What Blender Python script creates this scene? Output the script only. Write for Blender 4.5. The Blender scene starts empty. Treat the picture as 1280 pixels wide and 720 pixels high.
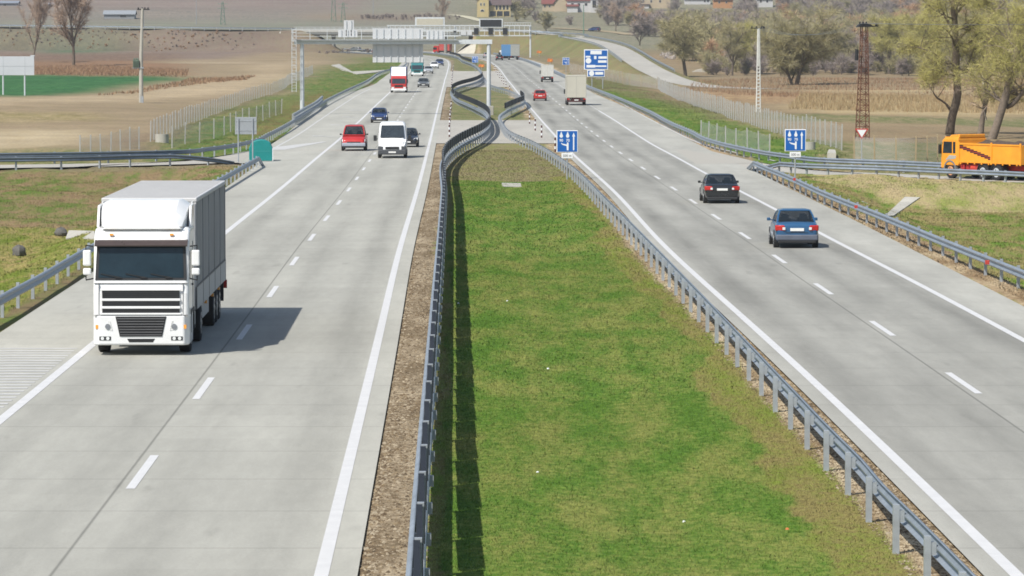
import bpy, math, random
import numpy as np
from mathutils import Vector, Matrix

S = bpy.context.scene
COL = S.collection
PI = math.pi
rnd = random.Random(11)
RS = np.random.RandomState(5)

# ------------------------------------------------------------------ camera
H = 8.1
F = 4900.0
PITCH = math.atan(305.0 / F)
cp, sp = math.cos(PITCH), math.sin(PITCH)
cam = bpy.data.cameras.new('camera')
cam.sensor_width = 36.0
cam.lens = 36.0 * F / 1280.0
cam.clip_start = 1.0
cam.clip_end = 9000.0
camo = bpy.data.objects.new('camera', cam)
COL.objects.link(camo)
camo.location = (0, 0, H)
camo.rotation_euler = (PI / 2 - PITCH, 0, 0)
S.camera = camo


def smooth(a, b, x):
    t = np.clip((x - a) / (b - a), 0, 1)
    return t * t * (3 - 2 * t)


# ------------------------------------------------------------------ height of the land
def prof(Y):
    Y = np.asarray(Y, dtype=float)
    t = np.clip(Y - 400, 0, 150)
    return 0.007 * t * t / 300 + 0.007 * np.clip(Y - 550, 0, 3000)


def hill(Y):
    Y = np.asarray(Y, dtype=float)
    q = np.clip(Y - 1300, 0, 750)
    return 4.5e-5 * q * q + 0.0675 * np.clip(Y - 2050, 0, 500) + 0.02 * np.clip(Y - 2550, 0, 4000)


def base_h(X, Y):
    """land without banks: the road profile, a flat meadow on the right, the hill behind"""
    s = smooth(14, 30, np.asarray(X, dtype=float)) * (1 - smooth(1000, 1300, np.asarray(Y, dtype=float)))
    return prof(Y) * (1 - s) + hill(Y)


def ray(px, py):
    u, v = (px - 640) / F, (360 - py) / F
    return u, cp + v * sp, -sp + v * cp


def at(px, py, Y):
    d = ray(px, py)
    t = Y / d[1]
    return Vector((d[0] * t, Y, H + d[2] * t))


def G(px, py, flat=False):
    d = ray(px, py)
    Ys = np.concatenate([np.arange(30, 700, 1.0), np.arange(700, 3000, 3.0)])
    X = d[0] / d[1] * Ys
    hz = prof(Ys) + hill(Ys) if flat else base_h(X, Ys)
    g = H + d[2] / d[1] * Ys - hz
    i = int(np.argmax(g <= 0))
    if i == 0:
        i = len(Ys) - 1
    Y = Ys[i - 1] + (Ys[i] - Ys[i - 1]) * g[i - 1] / (g[i - 1] - g[i])
    t = Y / d[1]
    return Vector((d[0] * t, Y, H + d[2] * t))


def GX(px, Y):
    """ground point under image column px at distance Y (road profile)"""
    x = (px - 640) / F * Y
    return Vector((x, Y, float(prof(Y) + hill(Y))))


def hermite(xs, ys, q):
    """smooth curve through points (monotone tangents)"""
    xs, ys, q = np.asarray(xs, float), np.asarray(ys, float), np.asarray(q, float)
    d = np.diff(ys) / np.diff(xs)
    m = np.empty_like(ys)
    m[0], m[-1] = d[0], d[-1]
    h = np.diff(xs)
    m[1:-1] = (d[:-1] * h[1:] + d[1:] * h[:-1]) / (h[1:] + h[:-1])
    i = np.clip(np.searchsorted(xs, q) - 1, 0, len(xs) - 2)
    hh = xs[i + 1] - xs[i]
    t = (q - xs[i]) / hh
    r = ((2 * t ** 3 - 3 * t ** 2 + 1) * ys[i] + (t ** 3 - 2 * t ** 2 + t) * hh * m[i]
         + (-2 * t ** 3 + 3 * t ** 2) * ys[i + 1] + (t ** 3 - t ** 2) * hh * m[i + 1])
    r = np.where(q < xs[0], ys[0] + (q - xs[0]) * d[0], r)
    return np.where(q > xs[-1], ys[-1] + (q - xs[-1]) * d[-1], r)


YG = np.concatenate([np.arange(30, 700, 2.0), np.arange(700, 1700, 4.0)])


class Line:
    """X as a function of Y for one road line, from points read off the ground"""

    def __init__(self, pts=None, far=(), X=None, sm=0):
        if X is None:
            P = [G(*p, flat=True) for p in pts] + [GX(*p) for p in far]
            P.sort(key=lambda p: p.y)
            X = hermite([p.y for p in P], [p.x for p in P], YG)
            k = np.ones(15) / 15
            pad = np.concatenate([X[0] + (X[1] - X[0]) * np.arange(-20, 0), X, X[-1] + (X[-1] - X[-2]) * np.arange(1, 21)])
            for _ in range(2):
                pad2 = np.convolve(pad, k, 'same')
                pad2[:8], pad2[-8:] = pad[:8], pad[-8:]
                pad = pad2
            X = pad[20:-20]
        self.X = X

    def __call__(self, Y):
        return np.interp(Y, YG, self.X)

    def off(self, d):
        sl = np.gradient(self.X, YG)
        return Line(X=self.X + d * np.sqrt(1 + sl * sl))


# painted lines of the two carriageways
l_in = Line([(402, 720), (437, 575), (472, 430), (496, 325), (519.6, 245.5), (536.2, 182), (546, 140), (555.2, 104)],
            [(560, 850), (561, 960), (555, 1060), (536, 1140), (500, 1220), (430, 1300), (300, 1400), (130, 1500)])
l_out_near = Line([(0, 527.5), (117.5, 431), (280, 293), (334.6, 250), (400, 194.6), (425, 174), (449, 152), (486, 112.5)])
_w = smooth(450, 620, YG)
l_out = Line(X=l_out_near.X * (1 - _w) + l_in.off(-7.75).X * _w)
l_dash = Line(X=0.502 * l_in.X + 0.498 * l_out.X)
r_in = Line([(1269, 720), (1091, 547), (935.6, 404), (840, 318.5), (768, 240), (747, 221), (718, 195), (693, 169), (670, 143), (647, 115.5), (633, 98), (620, 82.2)],
            [(611, 1000), (597, 1080), (575, 1150), (540, 1220), (470, 1300), (340, 1400), (170, 1500)])
r_dash_near = Line([(1224, 494), (1122.5, 425), (1047, 374), (989, 336), (947, 305), (908, 281), (878.5, 260.6), (853, 243.5), (769, 187), (750.4, 173), (733.3, 159.7), (713, 142.5), (697.5, 129), (688.8, 121.5), (672, 106.5), (662, 97)])
_w2 = smooth(480, 760, YG)
r_dash = Line(X=r_dash_near.X * (1 - _w2) + r_in.off(3.85).X * _w2)
r_out_near = Line([(1280, 427), (1173.7, 369.4), (1024, 292), (978, 267), (926, 240), (886.7, 220), (838, 193), (822, 185), (795.5, 168.5), (762, 146.7), (740, 133.5), (704, 108.5)])
r_out = Line(X=r_out_near.X * (1 - _w2) + r_in.off(7.7).X * _w2)

# pavement edges (outer edges take in the acceleration lanes beyond the gores)
l_pave_in = Line(X=l_in.off(0.55).X)
r_pave_in = Line(X=r_in.off(-0.5).X)
l_pave_out = Line([(0, 417), (113, 343), (200, 286), (278, 238), (322, 206)])
l_acc = Line([(340, 187), (367.5, 172), (400, 150), (423, 134.5), (455, 114), (470, 105)])
_far = l_in.off(-11.0)
_w3 = smooth(560, 680, YG)
l_acc = Line(X=l_acc.X * (1 - _w3) + _far.X * _w3)
GL = G(323, 205).y          # gore noses
GR = G(936, 211).y
r_pave_out = Line([(1252, 370), (1085, 284.5), (966, 226), (937, 211.5)])
r_acc = Line([(905, 189), (882, 184), (864, 177.5), (838, 164.5), (795.5, 142), (757, 120), (735, 110)])
_w4 = smooth(560, 700, YG)
r_acc = Line(X=(r_acc.X + 0.3) * (1 - _w4) + r_in.off(11.2).X * _w4)

# ------------------------------------------------------------------ materials
K = 0.60


def lin(c):
    c = c / 255.0
    return c / 12.92 if c <= 0.04045 else ((c + 0.055) / 1.055) ** 2.4


def alb(r, g, b, k=None):
    k = K if k is None else k
    return tuple(min(0.85, lin(c) * k) for c in (r, g, b))


MATS = {}


def mat(name, col, rough=0.6, metal=0.0, var=0.12, scale=3.0, bump=0.0, spec=0.5, coat=0.0, stretch=None):
    """principled surface with noise in its colour and roughness"""
    if name in MATS:
        return MATS[name]
    m = bpy.data.materials.new(name)
    m.use_nodes = True
    nt = m.node_tree
    N, L = nt.nodes, nt.links
    b = N['Principled BSDF']
    b.inputs['Metallic'].default_value = metal
    b.inputs['Specular IOR Level'].default_value = spec
    b.inputs['Coat Weight'].default_value = coat
    tc = N.new('ShaderNodeTexCoord')
    no = N.new('ShaderNodeTexNoise')
    no.inputs['Scale'].default_value = scale
    no.inputs['Detail'].default_value = 6
    no.inputs['Roughness'].default_value = 0.65
    if stretch:
        mp = N.new('ShaderNodeMapping')
        mp.inputs['Scale'].default_value = stretch
        L.new(tc.outputs['Object'], mp.inputs['Vector'])
        L.new(mp.outputs['Vector'], no.inputs['Vector'])
    else:
        L.new(tc.outputs['Object'], no.inputs['Vector'])
    mr = N.new('ShaderNodeMapRange')
    mr.inputs['From Min'].default_value = 0.3
    mr.inputs['From Max'].default_value = 0.7
    mr.inputs['To Min'].default_value = 1 - var
    mr.inputs['To Max'].default_value = 1 + var
    L.new(no.outputs['Fac'], mr.inputs['Value'])
    mx = N.new('ShaderNodeMix')
    mx.data_type = 'RGBA'
    mx.blend_type = 'MULTIPLY'
    mx.inputs['Factor'].default_value = 1
    mx.inputs[6].default_value = (*col, 1)
    L.new(mr.outputs['Result'], mx.inputs[7])
    L.new(mx.outputs[2], b.inputs['Base Color'])
    mr2 = N.new('ShaderNodeMapRange')
    mr2.inputs['To Min'].default_value = max(0.02, rough - 0.1)
    mr2.inputs['To Max'].default_value = min(1, rough + 0.1)
    L.new(no.outputs['Fac'], mr2.inputs['Value'])
    L.new(mr2.outputs['Result'], b.inputs['Roughness'])
    if bump:
        bp = N.new('ShaderNodeBump')
        bp.inputs['Strength'].default_value = bump
        bp.inputs['Distance'].default_value = 0.05
        L.new(no.outputs['Fac'], bp.inputs['Height'])
        L.new(bp.outputs['Normal'], b.inputs['Normal'])
    MATS[name] = m
    return m


def glass(name, col=(0.012, 0.018, 0.022), rough=0.05):
    return mat(name, col, rough, 0.0, 0.25, 2.5, spec=0.6)


# ------------------------------------------------------------------ mesh helper
class MB:
    def __init__(self):
        self.v, self.f, self.mi = [], [], []

    def add(self, vs, fs, mi=0):
        o = len(self.v)
        self.v.extend([tuple(p) for p in vs])
        self.f.extend([tuple(i + o for i in f) for f in fs])
        self.mi.extend([mi] * len(fs))
        return self

    def box(self, x0, x1, y0, y1, z0, z1, mi=0, M=None):
        vs = [(x, y, z) for z in (z0, z1) for y in (y0, y1) for x in (x0, x1)]
        if M is not None:
            vs = [M @ Vector(p) for p in vs]
        return self.add(vs, [(0, 2, 3, 1), (4, 5, 7, 6), (0, 1, 5, 4), (2, 6, 7, 3), (0, 4, 6, 2), (1, 3, 7, 5)], mi)

    def tube(self, pts, rads, n=8, cap=True, mi=0):
        pts = [Vector(p) for p in pts]
        if not hasattr(rads, '__len__'):
            rads = [rads] * len(pts)
        vs, fs = [], []
        for i, p in enumerate(pts):
            t = (pts[min(i + 1, len(pts) - 1)] - pts[max(i - 1, 0)]).normalized()
            a = Vector((0, 0, 1)) if abs(t.z) < 0.9 else Vector((1, 0, 0))
            u = t.cross(a).normalized()
            w = t.cross(u)
            for k in range(n):
                an = 2 * PI * k / n
                vs.append(p + (u * math.cos(an) + w * math.sin(an)) * rads[i])
        for i in range(len(pts) - 1):
            for k in range(n):
                k2 = (k + 1) % n
                fs.append((i * n + k, (i + 1) * n + k, (i + 1) * n + k2, i * n + k2))
        if cap:
            fs.append(tuple(range(n)))
            fs.append(tuple(reversed(range((len(pts) - 1) * n, len(pts) * n))))
        return self.add(vs, fs, mi)

    def cyl(self, p0, p1, r, n=12, mi=0, r1=None):
        return self.tube([p0, p1], [r, r if r1 is None else r1], n, True, mi)

    def loft(self, rings, cap=True, mi=0):
        n = len(rings[0])
        vs = [p for r in rings for p in r]
        fs = []
        for i in range(len(rings) - 1):
            for k in range(n):
                k2 = (k + 1) % n
                fs.append((i * n + k, i * n + k2, (i + 1) * n + k2, (i + 1) * n + k))
        if cap:
            fs.append(tuple(reversed(range(n))))
            fs.append(tuple(range((len(rings) - 1) * n, len(rings) * n)))
        return self.add(vs, fs, mi)

    def prism(self, poly, axis, a, b, mi=0, M=None):
        """poly: 2-D outline; axis 'x': poly=(y,z); 'y': (x,z); 'z': (x,y)"""
        def P(p, t):
            q = {'x': (t, p[0], p[1]), 'y': (p[0], t, p[1]), 'z': (p[0], p[1], t)}[axis]
            return M @ Vector(q) if M is not None else q
        n = len(poly)
        vs = [P(p, a) for p in poly] + [P(p, b) for p in poly]
        fs = [(i, (i + 1) % n, n + (i + 1) % n, n + i) for i in range(n)]
        fs += [tuple(reversed(range(n))), tuple(range(n, 2 * n))]
        return self.add(vs, fs, mi)

    def build(self, name, mats, parent=None, smooth=False, bevel=0, segs=2, subsurf=0, angle=35):
        me = bpy.data.meshes.new(name)
        me.from_pydata(self.v, [], self.f)
        if not isinstance(mats, (list, tuple)):
            mats = [mats]
        for m in mats:
            me.materials.append(m)
        me.polygons.foreach_set('material_index', self.mi)
        import bmesh
        bm = bmesh.new()
        bm.from_mesh(me)
        bmesh.ops.recalc_face_normals(bm, faces=bm.faces)
        bm.to_mesh(me)
        bm.free()
        if smooth:
            me.polygons.foreach_set('use_smooth', [True] * len(me.polygons))
            if angle and not subsurf:
                me.set_sharp_from_angle(angle=math.radians(angle))
        me.update()
        o = bpy.data.objects.new(name, me)
        COL.objects.link(o)
        if parent is not None:
            o.parent = parent
        if bevel:
            md = o.modifiers.new('bevel', 'BEVEL')
            md.width = bevel
            md.segments = segs
            md.limit_method = 'ANGLE'
            md.angle_limit = math.radians(28)
        if subsurf:
            md = o.modifiers.new('sub', 'SUBSURF')
            md.levels = md.render_levels = subsurf
        return o


def raw(name, V, Fc, mats, parent=None, attrs=None, mi=None):
    """fast mesh from numpy arrays; Fc is (n,3) or (n,4)"""
    me = bpy.data.meshes.new(name)
    V = np.asarray(V, np.float32)
    Fc = np.asarray(Fc, np.int32)
    k = Fc.shape[1]
    me.vertices.add(len(V))
    me.vertices.foreach_set('co', V.ravel())
    me.loops.add(Fc.size)
    me.loops.foreach_set('vertex_index', Fc.ravel())
    me.polygons.add(len(Fc))
    me.polygons.foreach_set('loop_start', np.arange(0, Fc.size, k, dtype=np.int32))
    me.polygons.foreach_set('loop_total', np.full(len(Fc), k, np.int32))
    for m in (mats if isinstance(mats, (list, tuple)) else [mats]):
        me.materials.append(m)
    if mi is not None:
        me.polygons.foreach_set('material_index', np.asarray(mi, np.int32))
    me.update(calc_edges=True)
    me.validate()
    for nm, arr in (attrs or {}).items():
        a = me.attributes.new(nm, 'FLOAT_COLOR', 'POINT')
        c = np.ones((len(V), 4), np.float32)
        c[:, :3] = arr
        a.data.foreach_set('color', c.ravel())
    o = bpy.data.objects.new(name, me)
    COL.objects.link(o)
    if parent is not None:
        o.parent = parent
    return o


def tag(o, label=None, cat=None, group=None, kind=None):
    if label:
        o['label'] = label
    if cat:
        o['category'] = cat
    if group:
        o['group'] = group
    if kind:
        o['kind'] = kind
    return o


def thing(name, label, cat, loc=(0, 0, 0), rz=0.0, group=None):
    o = bpy.data.objects.new(name, None)
    COL.objects.link(o)
    o.location = loc
    o.rotation_euler = (0, 0, rz)
    o.empty_display_size = 0.3
    return tag(o, label, cat, group)


def copy_tree(o, parent=None):
    c = o.copy()
    COL.objects.link(c)
    if parent is not None:
        c.parent = parent
    for ch in [x for x in bpy.data.objects if x.parent == o]:
        copy_tree(ch, c)
    return c


def resample(pts, step):
    """points every `step` metres along a smooth path"""
    P = np.array([tuple(p) for p in pts], float)
    seg = np.linalg.norm(np.diff(P, axis=0), axis=1)
    s = np.concatenate([[0], np.cumsum(seg)])
    n = max(2, int(s[-1] / step) + 1)
    q = np.linspace(0, s[-1], n)
    return np.stack([hermite(s, P[:, i], q) for i in range(3)], 1)
# ------------------------------------------------------------------ lines beside the roads
l_accpave = Line([(332, 185), (344, 178), (365, 161), (387, 144), (411, 128), (440, 113), (465, 100)])
l_accpave = Line(X=l_accpave.X * (1 - _w3) + l_in.off(-11.6).X * _w3)
r_accpave = Line([(887, 188), (864, 176.5), (840, 164.5), (813, 149), (773, 130), (740, 116)])
r_accpave = Line(X=r_accpave.X * (1 - _w4) + r_in.off(11.9).X * _w4)

LN_ = [(328, 205), (287, 203.8), (253, 205), (222, 206), (100, 209), (0, 210.5), (-80, 212)]
LF_ = [(350, 183), (313, 188.5), (258, 198.5), (224, 202.2), (100, 205), (0, 206.5), (-80, 208)]
RN_ = [(930, 210), (960, 213.5), (1003, 218), (1111, 221.5), (1194, 226), (1280, 229.5), (1370, 233)]
RF_ = [(880, 187), (918, 196), (984, 209), (1036, 214.5), (1111, 217.2), (1194, 221.5), (1280, 225), (1370, 229)]
ramp_l = [[G(*p) for p in LN_], [G(*p) for p in LF_]]
ramp_r = [[G(*p) for p in RN_], [G(*p) for p in RF_]]

def world_poly(pts, f=True):
    return [tuple(G(x, y, flat=f))[:2] for x, y in pts]


def inside(X, Y, poly):
    X, Y = np.asarray(X, float), np.asarray(Y, float)
    r = np.zeros(X.shape, bool)
    n = len(poly)
    for i in range(n):
        x0, y0 = poly[i]
        x1, y1 = poly[(i + 1) % n]
        if y0 == y1:
            continue
        c = (y0 > Y) != (y1 > Y)
        r ^= c & (X < (x1 - x0) * (Y - y0) / (y1 - y0) + x0)
    return r


def dist_path(X, Y, P):
    """distance to a polyline and the interpolated third value of its nearest point"""
    best = np.full(X.shape, 1e9)
    val = np.zeros(X.shape)
    for (a, b) in zip(P[:-1], P[1:]):
        dx, dy = b[0] - a[0], b[1] - a[1]
        t = np.clip(((X - a[0]) * dx + (Y - a[1]) * dy) / (dx * dx + dy * dy), 0, 1)
        d = np.hypot(X - a[0] - t * dx, Y - a[1] - t * dy)
        w = d < best
        best = np.where(w, d, best)
        val = np.where(w, a[2] + t * (b[2] - a[2]), val)
    return best, val


# the flyover's approach banks
YB = 1220.0
def bx_(px, Y=YB):
    return (px - 640) / F * Y
DECK = 12.3
bank_l = [(bx_(372), YB, DECK), (bx_(280), YB + 2, DECK + .2), (bx_(150), YB + 8, DECK + .6), (bx_(-20), YB + 20, DECK + 1.2), (bx_(-200), YB + 40, DECK + 2)]
bank_r = [(bx_(604), YB, DECK - .1), (bx_(640), YB, 11.9), (12.4, 1215, 11.0), (18, 1165, 10.0), (23.5, 1110, 8.7), (26.5, 1050, 7.5), (28, 980, 5.9), (29, 900, 3.9),
          (30.5, 830, 2.1), (33.5, 775, .6), (38, 735, .05), (46, 705, .0), (60, 690, .0), (90, 690, .0)]
BANK_HW = 4.6

_noise_k = [(RS.uniform(-1, 1, 2) * f, RS.uniform(0, 6.28), a) for f, a in ((.012, 1.0), (.03, .8), (.07, .5), (.15, .35), (.35, .25), (.8, .15)) for _ in range(3)]


def wob(X, Y, lo=0, hi=18):
    r = 0
    for (k, ph, a) in _noise_k[lo:hi]:
        r = r + a * np.sin(k[0] * X + k[1] * Y + ph)
    return r


pad_y = [(G(560, 179.5, True).y, G(560, 150.5, True).y), (G(600, 109, True).y, G(600, 89, True).y)]


def on_pads(Y):
    r = np.zeros(np.shape(Y), bool)
    for a, b in pad_y:
        r |= (Y > a) & (Y < b)
    return r


def ground_h(X, Y):
    h = base_h(X, Y)
    # gentle ditches in the median and in the two gores
    il, ir = l_pave_in(Y), r_pave_in(Y)
    md = np.clip((X - il - 2.6) / 2.5, 0, 1) * np.clip((ir - 2.0 - X) / 2.5, 0, 1)
    h = h - 0.10 * md * (1 - smooth(225, 250, Y))
    gl = np.clip((l_pave_out(Y) - 2.0 - X) / 3.0, 0, 1) * np.clip((GL - 6 - Y) / 12, 0, 1)
    h = h - 0.75 * smooth(0, 1, gl) * (0.75 + 0.25 * np.sin(X * .25))
    gr = np.clip((X - r_pave_out(Y) - 1.8) / 3.5, 0, 1) * np.clip((228 - Y + (18 - X) * .25) / 12, 0, 1)
    h = h - 1.0 * smooth(0, 1, gr)
    off = np.minimum(np.abs(X - il), np.abs(X - ir))
    rough = np.where((X < l_pave_out(Y) - 1.5) | (X > r_pave_out(Y) + 1.5), 1.0, 0.25)
    h = h + 0.09 * rough * wob(X * 3, Y * 3, 6) * np.clip(off / 3, 0, 1)
    h = h + 0.25 * wob(X, Y, 0, 9) * smooth(24, 60, np.abs(X)) * smooth(250, 400, Y)
    # banks
    for B in (bank_l, bank_r):
        m = (Y > 650) & (Y < 1330)
        d, zt = dist_path(X, Y, B)
        hb = zt - np.maximum(d - BANK_HW, 0) / 1.5
        h = np.where(m, np.maximum(h, hb), h)
    # room for the pavements
    def corridor(x0, x1, ok):
        d = np.minimum(X - x0, x1 - X)
        return np.where(ok, np.clip(d / 0.5 + 0.2, 0, 1), 0)
    c = np.maximum(corridor(np.where(Y < GL, l_pave_out(Y), l_accpave(Y)), il, Y < 1500),
                   corridor(ir, np.where(Y < GR, r_pave_out(Y), r_accpave(Y)), Y < 1500))
    c = np.maximum(c, corridor(il - .4, ir + .4, on_pads(Y)))
    for rp in (ramp_l, ramp_r):
        pl = [tuple(p)[:2] for p in rp[0]] + [tuple(p)[:2] for p in reversed(rp[1])]
        c = np.maximum(c, inside(X, Y, pl).astype(float))
    h = np.where(c > 0, np.minimum(h, prof(Y) + .03) - 0.14 * c, h)
    return h


# ------------------------------------------------------------------ what covers the land
def C(r, g, b, k=1.0):
    return np.array(alb(r, g, b)) * k

COVER = []   # (polygon, colour a, colour b)
def cover(px, a, b, f=True):
    COVER.append((world_poly(px, f), C(*a), C(*b)))

# meadows and fields on the left
cover([(-200, 200), (-200, 56), (420, 62), (420, 120), (180, 205)], (178, 158, 128), (158, 142, 112))
cover([(-200, 72), (-200, 57), (360, 60), (365, 66), (250, 76), (200, 74)], (158, 138, 122), (144, 128, 116))
cover([(-200, 66), (-200, 62), (150, 63), (60, 67)], (96, 122, 88), (130, 126, 100))
cover([(-200, 96), (-200, 76), (180, 77), (240, 84), (235, 96)], (166, 130, 100), (146, 118, 92))
cover([(-200, 76), (-200, 69), (230, 70), (200, 77)], (136, 112, 96), (146, 124, 104))
cover([(60, 69), (130, 69), (170, 66.5), (60, 66)], (92, 124, 90), (120, 124, 96))
cover([(-200, 126), (-200, 95), (205, 96), (234, 99), (226, 104), (150, 111), (85, 120), (40, 126)], (62, 116, 66), (74, 122, 72))
cover([(-200, 142), (-200, 131), (70, 127), (170, 116), (250, 104), (310, 98), (350, 80), (372, 72), (372, 96), (340, 108), (270, 118), (200, 128), (100, 134)], (204, 184, 152), (190, 170, 138))
cover([(200, 80), (260, 78), (360, 79), (360, 80.5), (250, 82)], (200, 180, 150), (186, 168, 140))
cover([(200, 60.5), (250, 59), (345, 62), (345, 63.5), (240, 61.5)], (206, 186, 154), (190, 172, 142))
cover([(-200, 190), (-200, 166), (60, 164), (110, 172), (60, 184)], (214, 196, 162), (190, 172, 138))
cover([(-200, 160), (-200, 146), (110, 146), (120, 154)], (166, 152, 104), (178, 160, 124))
cover([(-200, 206), (-200, 188), (100, 187), (190, 196), (190, 206)], (128, 138, 80), (168, 150, 112))
cover([(150, 196), (150, 172), (190, 168), (250, 143), (270, 146), (200, 184)], (150, 128, 108), (160, 140, 114))
# verge beyond the left lane
cover([(184, 200), (186, 180), (211, 168), (247, 153), (287, 137), (345, 118), (391, 94), (420, 84), (460, 72), (520, 70), (520, 90), (440, 118), (350, 180), (260, 200)],
      (98, 134, 56), (136, 132, 80))
cover([(300, 176), (330, 140), (372, 122), (400, 112), (400, 130), (360, 165)], (142, 128, 80), (112, 128, 66))
# gore on the left
cover([(-400, 480), (-400, 211), (0, 211), (200, 208), (327, 205), (327, 212), (100, 350), (-60, 460)], (176, 150, 112), (104, 130, 52))
cover([(-400, 480), (-400, 300), (0, 268), (60, 272), (180, 250), (240, 246), (240, 262), (-60, 450)], (130, 148, 56), (170, 152, 100))
# beyond the right lane
cover([(1500, 240), (1500, 50), (760, 66), (690, 70), (735, 116), (840, 168), (980, 218)], (172, 150, 118), (154, 138, 108))
cover([(700, 92), (735, 100), (800, 110), (850, 122), (920, 150), (980, 168), (1052, 188), (1080, 208), (980, 215), (840, 166), (740, 116)], (98, 138, 48), (128, 138, 68))
cover([(735, 92), (800, 100), (850, 117), (920, 150), (905, 152), (800, 118), (735, 106)], (144, 130, 96), (120, 132, 74))
cover([(840, 104), (1500, 96), (1500, 120), (960, 122), (880, 116)], (172, 140, 106), (188, 162, 122))
cover([(990, 138), (1000, 118), (1500, 116), (1500, 136)], (206, 186, 144), (182, 158, 116))
cover([(1010, 100), (1500, 96), (1500, 104), (1040, 106)], (200, 182, 142), (180, 152, 116))
cover([(930, 142), (1500, 136), (1500, 150), (980, 152)], (128, 134, 84), (156, 142, 108))
cover([(1030, 182), (1500, 178), (1500, 240), (1030, 214)], (130, 134, 82), (160, 146, 112))
# bank on the right
cover([(930, 209), (1000, 218), (1120, 222), (1500, 236), (1500, 480), (1280, 392), (1090, 296)], (176, 160, 108), (100, 136, 42))
cover([(1000, 219), (1120, 223), (1400, 232), (1400, 243), (1120, 236), (1010, 226)], (212, 192, 146), (150, 156, 84))
cover([(1075, 300), (1240, 300), (1500, 330), (1500, 480), (1280, 392)], (172, 160, 104), (108, 142, 44))


def land_cover(X, Y):
    X, Y = np.asarray(X, float), np.asarray(Y, float)
    n = X.shape
    ca, cb = np.zeros(n + (3,)), np.zeros(n + (3,))
    jx = X + wob(X * 1.5, Y * .6, 6) * np.clip(Y / 400, .15, 2.2)
    jy = Y + wob(Y * .8 + 9, X * 1.3, 3) * np.clip(Y / 90, .3, 10)
    ca[:], cb[:] = C(158, 142, 112), C(142, 134, 100)

    def put(m, a, b):
        ca[m], cb[m] = a, b
    # hill behind, in bands of field
    hz = base_h(X, Y)
    el = 55 - (hz - H) / Y * F + .006 * X
    hl = Y > 1330
    put(hl, C(158, 152, 136), C(144, 144, 124))
    put(hl & (X < 0) & (el + wob(X * .2, Y * .2, 0, 6) < 24) & (el > 17), C(176, 150, 126), C(160, 142, 122))
    put(hl & (X < 0) & (el < 13) & (X < -70), C(160, 140, 130), C(148, 138, 126))
    put(hl & (X < 0) & (el > 27) & (X < -60), C(160, 152, 136), C(136, 142, 120))
    put(hl & (X < -95) & (el < 27) & (el > 12), C(142, 138, 126), C(160, 146, 132))
    put(hl & (X > -75) & (X < -30) & (el > 19) & (el < 26), C(140, 122, 108), C(150, 136, 116))
    put(hl & (X > -30), C(146, 146, 118), C(158, 148, 128))
    for poly, a, b in COVER:
        put(inside(jx, jy, poly) & (Y < 1330), a, b)
    # banks of the flyover
    for B, a, b in ((bank_l, C(138, 122, 110), C(126, 120, 98)), (bank_r, C(150, 136, 96), C(126, 134, 82))):
        d, zt = dist_path(X, Y, B)
        put((d < BANK_HW + 1.5 * np.maximum(zt - base_h(X, Y), 0) + 1) & (zt > .3), a, b)
    # median and dirt strips
    il, ir = l_pave_in(Y), r_pave_in(Y)
    med = (X > il - .5) & (X < ir + .5) & (Y < 1400)
    jz = wob(X * 4, Y * 2, 6)
    put(med, C(100, 140, 48, 1.04), C(138, 145, 74))
    put(med & (jy * .2 + Y * .8 > 234), C(164, 152, 112), C(140, 142, 86))
    put(med & (Y > 340), C(128, 138, 84), C(150, 138, 104))
    put(med & (X < il + .95 + .06 * jz), C(142, 124, 98), C(184, 168, 142))
    put(med & (X > il + .95 + .06 * jz) & (X < il + 1.35 + .1 * jz) & (Y < 240), C(158, 148, 96), C(118, 142, 58))
    put(med & (X > ir - .95 + .06 * jz), C(170, 146, 110), C(214, 196, 164))
    put(med & (X < ir - .95 + .06 * jz) & (X > ir - 2.0 + .4 * jz) & (Y < 240), C(164, 152, 94), C(126, 142, 58))
    # worn verge along the outer pavement edges
    put((X < l_pave_out(Y)) & (X > l_pave_out(Y) - .8) & (Y < GL), C(150, 132, 98), C(110, 126, 62))
    put((X > r_pave_out(Y)) & (X < r_pave_out(Y) + 1.1 + .2 * jz) & (Y < GR), C(170, 144, 110), C(200, 180, 146))
    put((X > r_accpave(Y)) & (X < r_accpave(Y) + .9) & (Y > GR), C(186, 160, 126), C(200, 180, 146))
    return ca, cb


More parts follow.
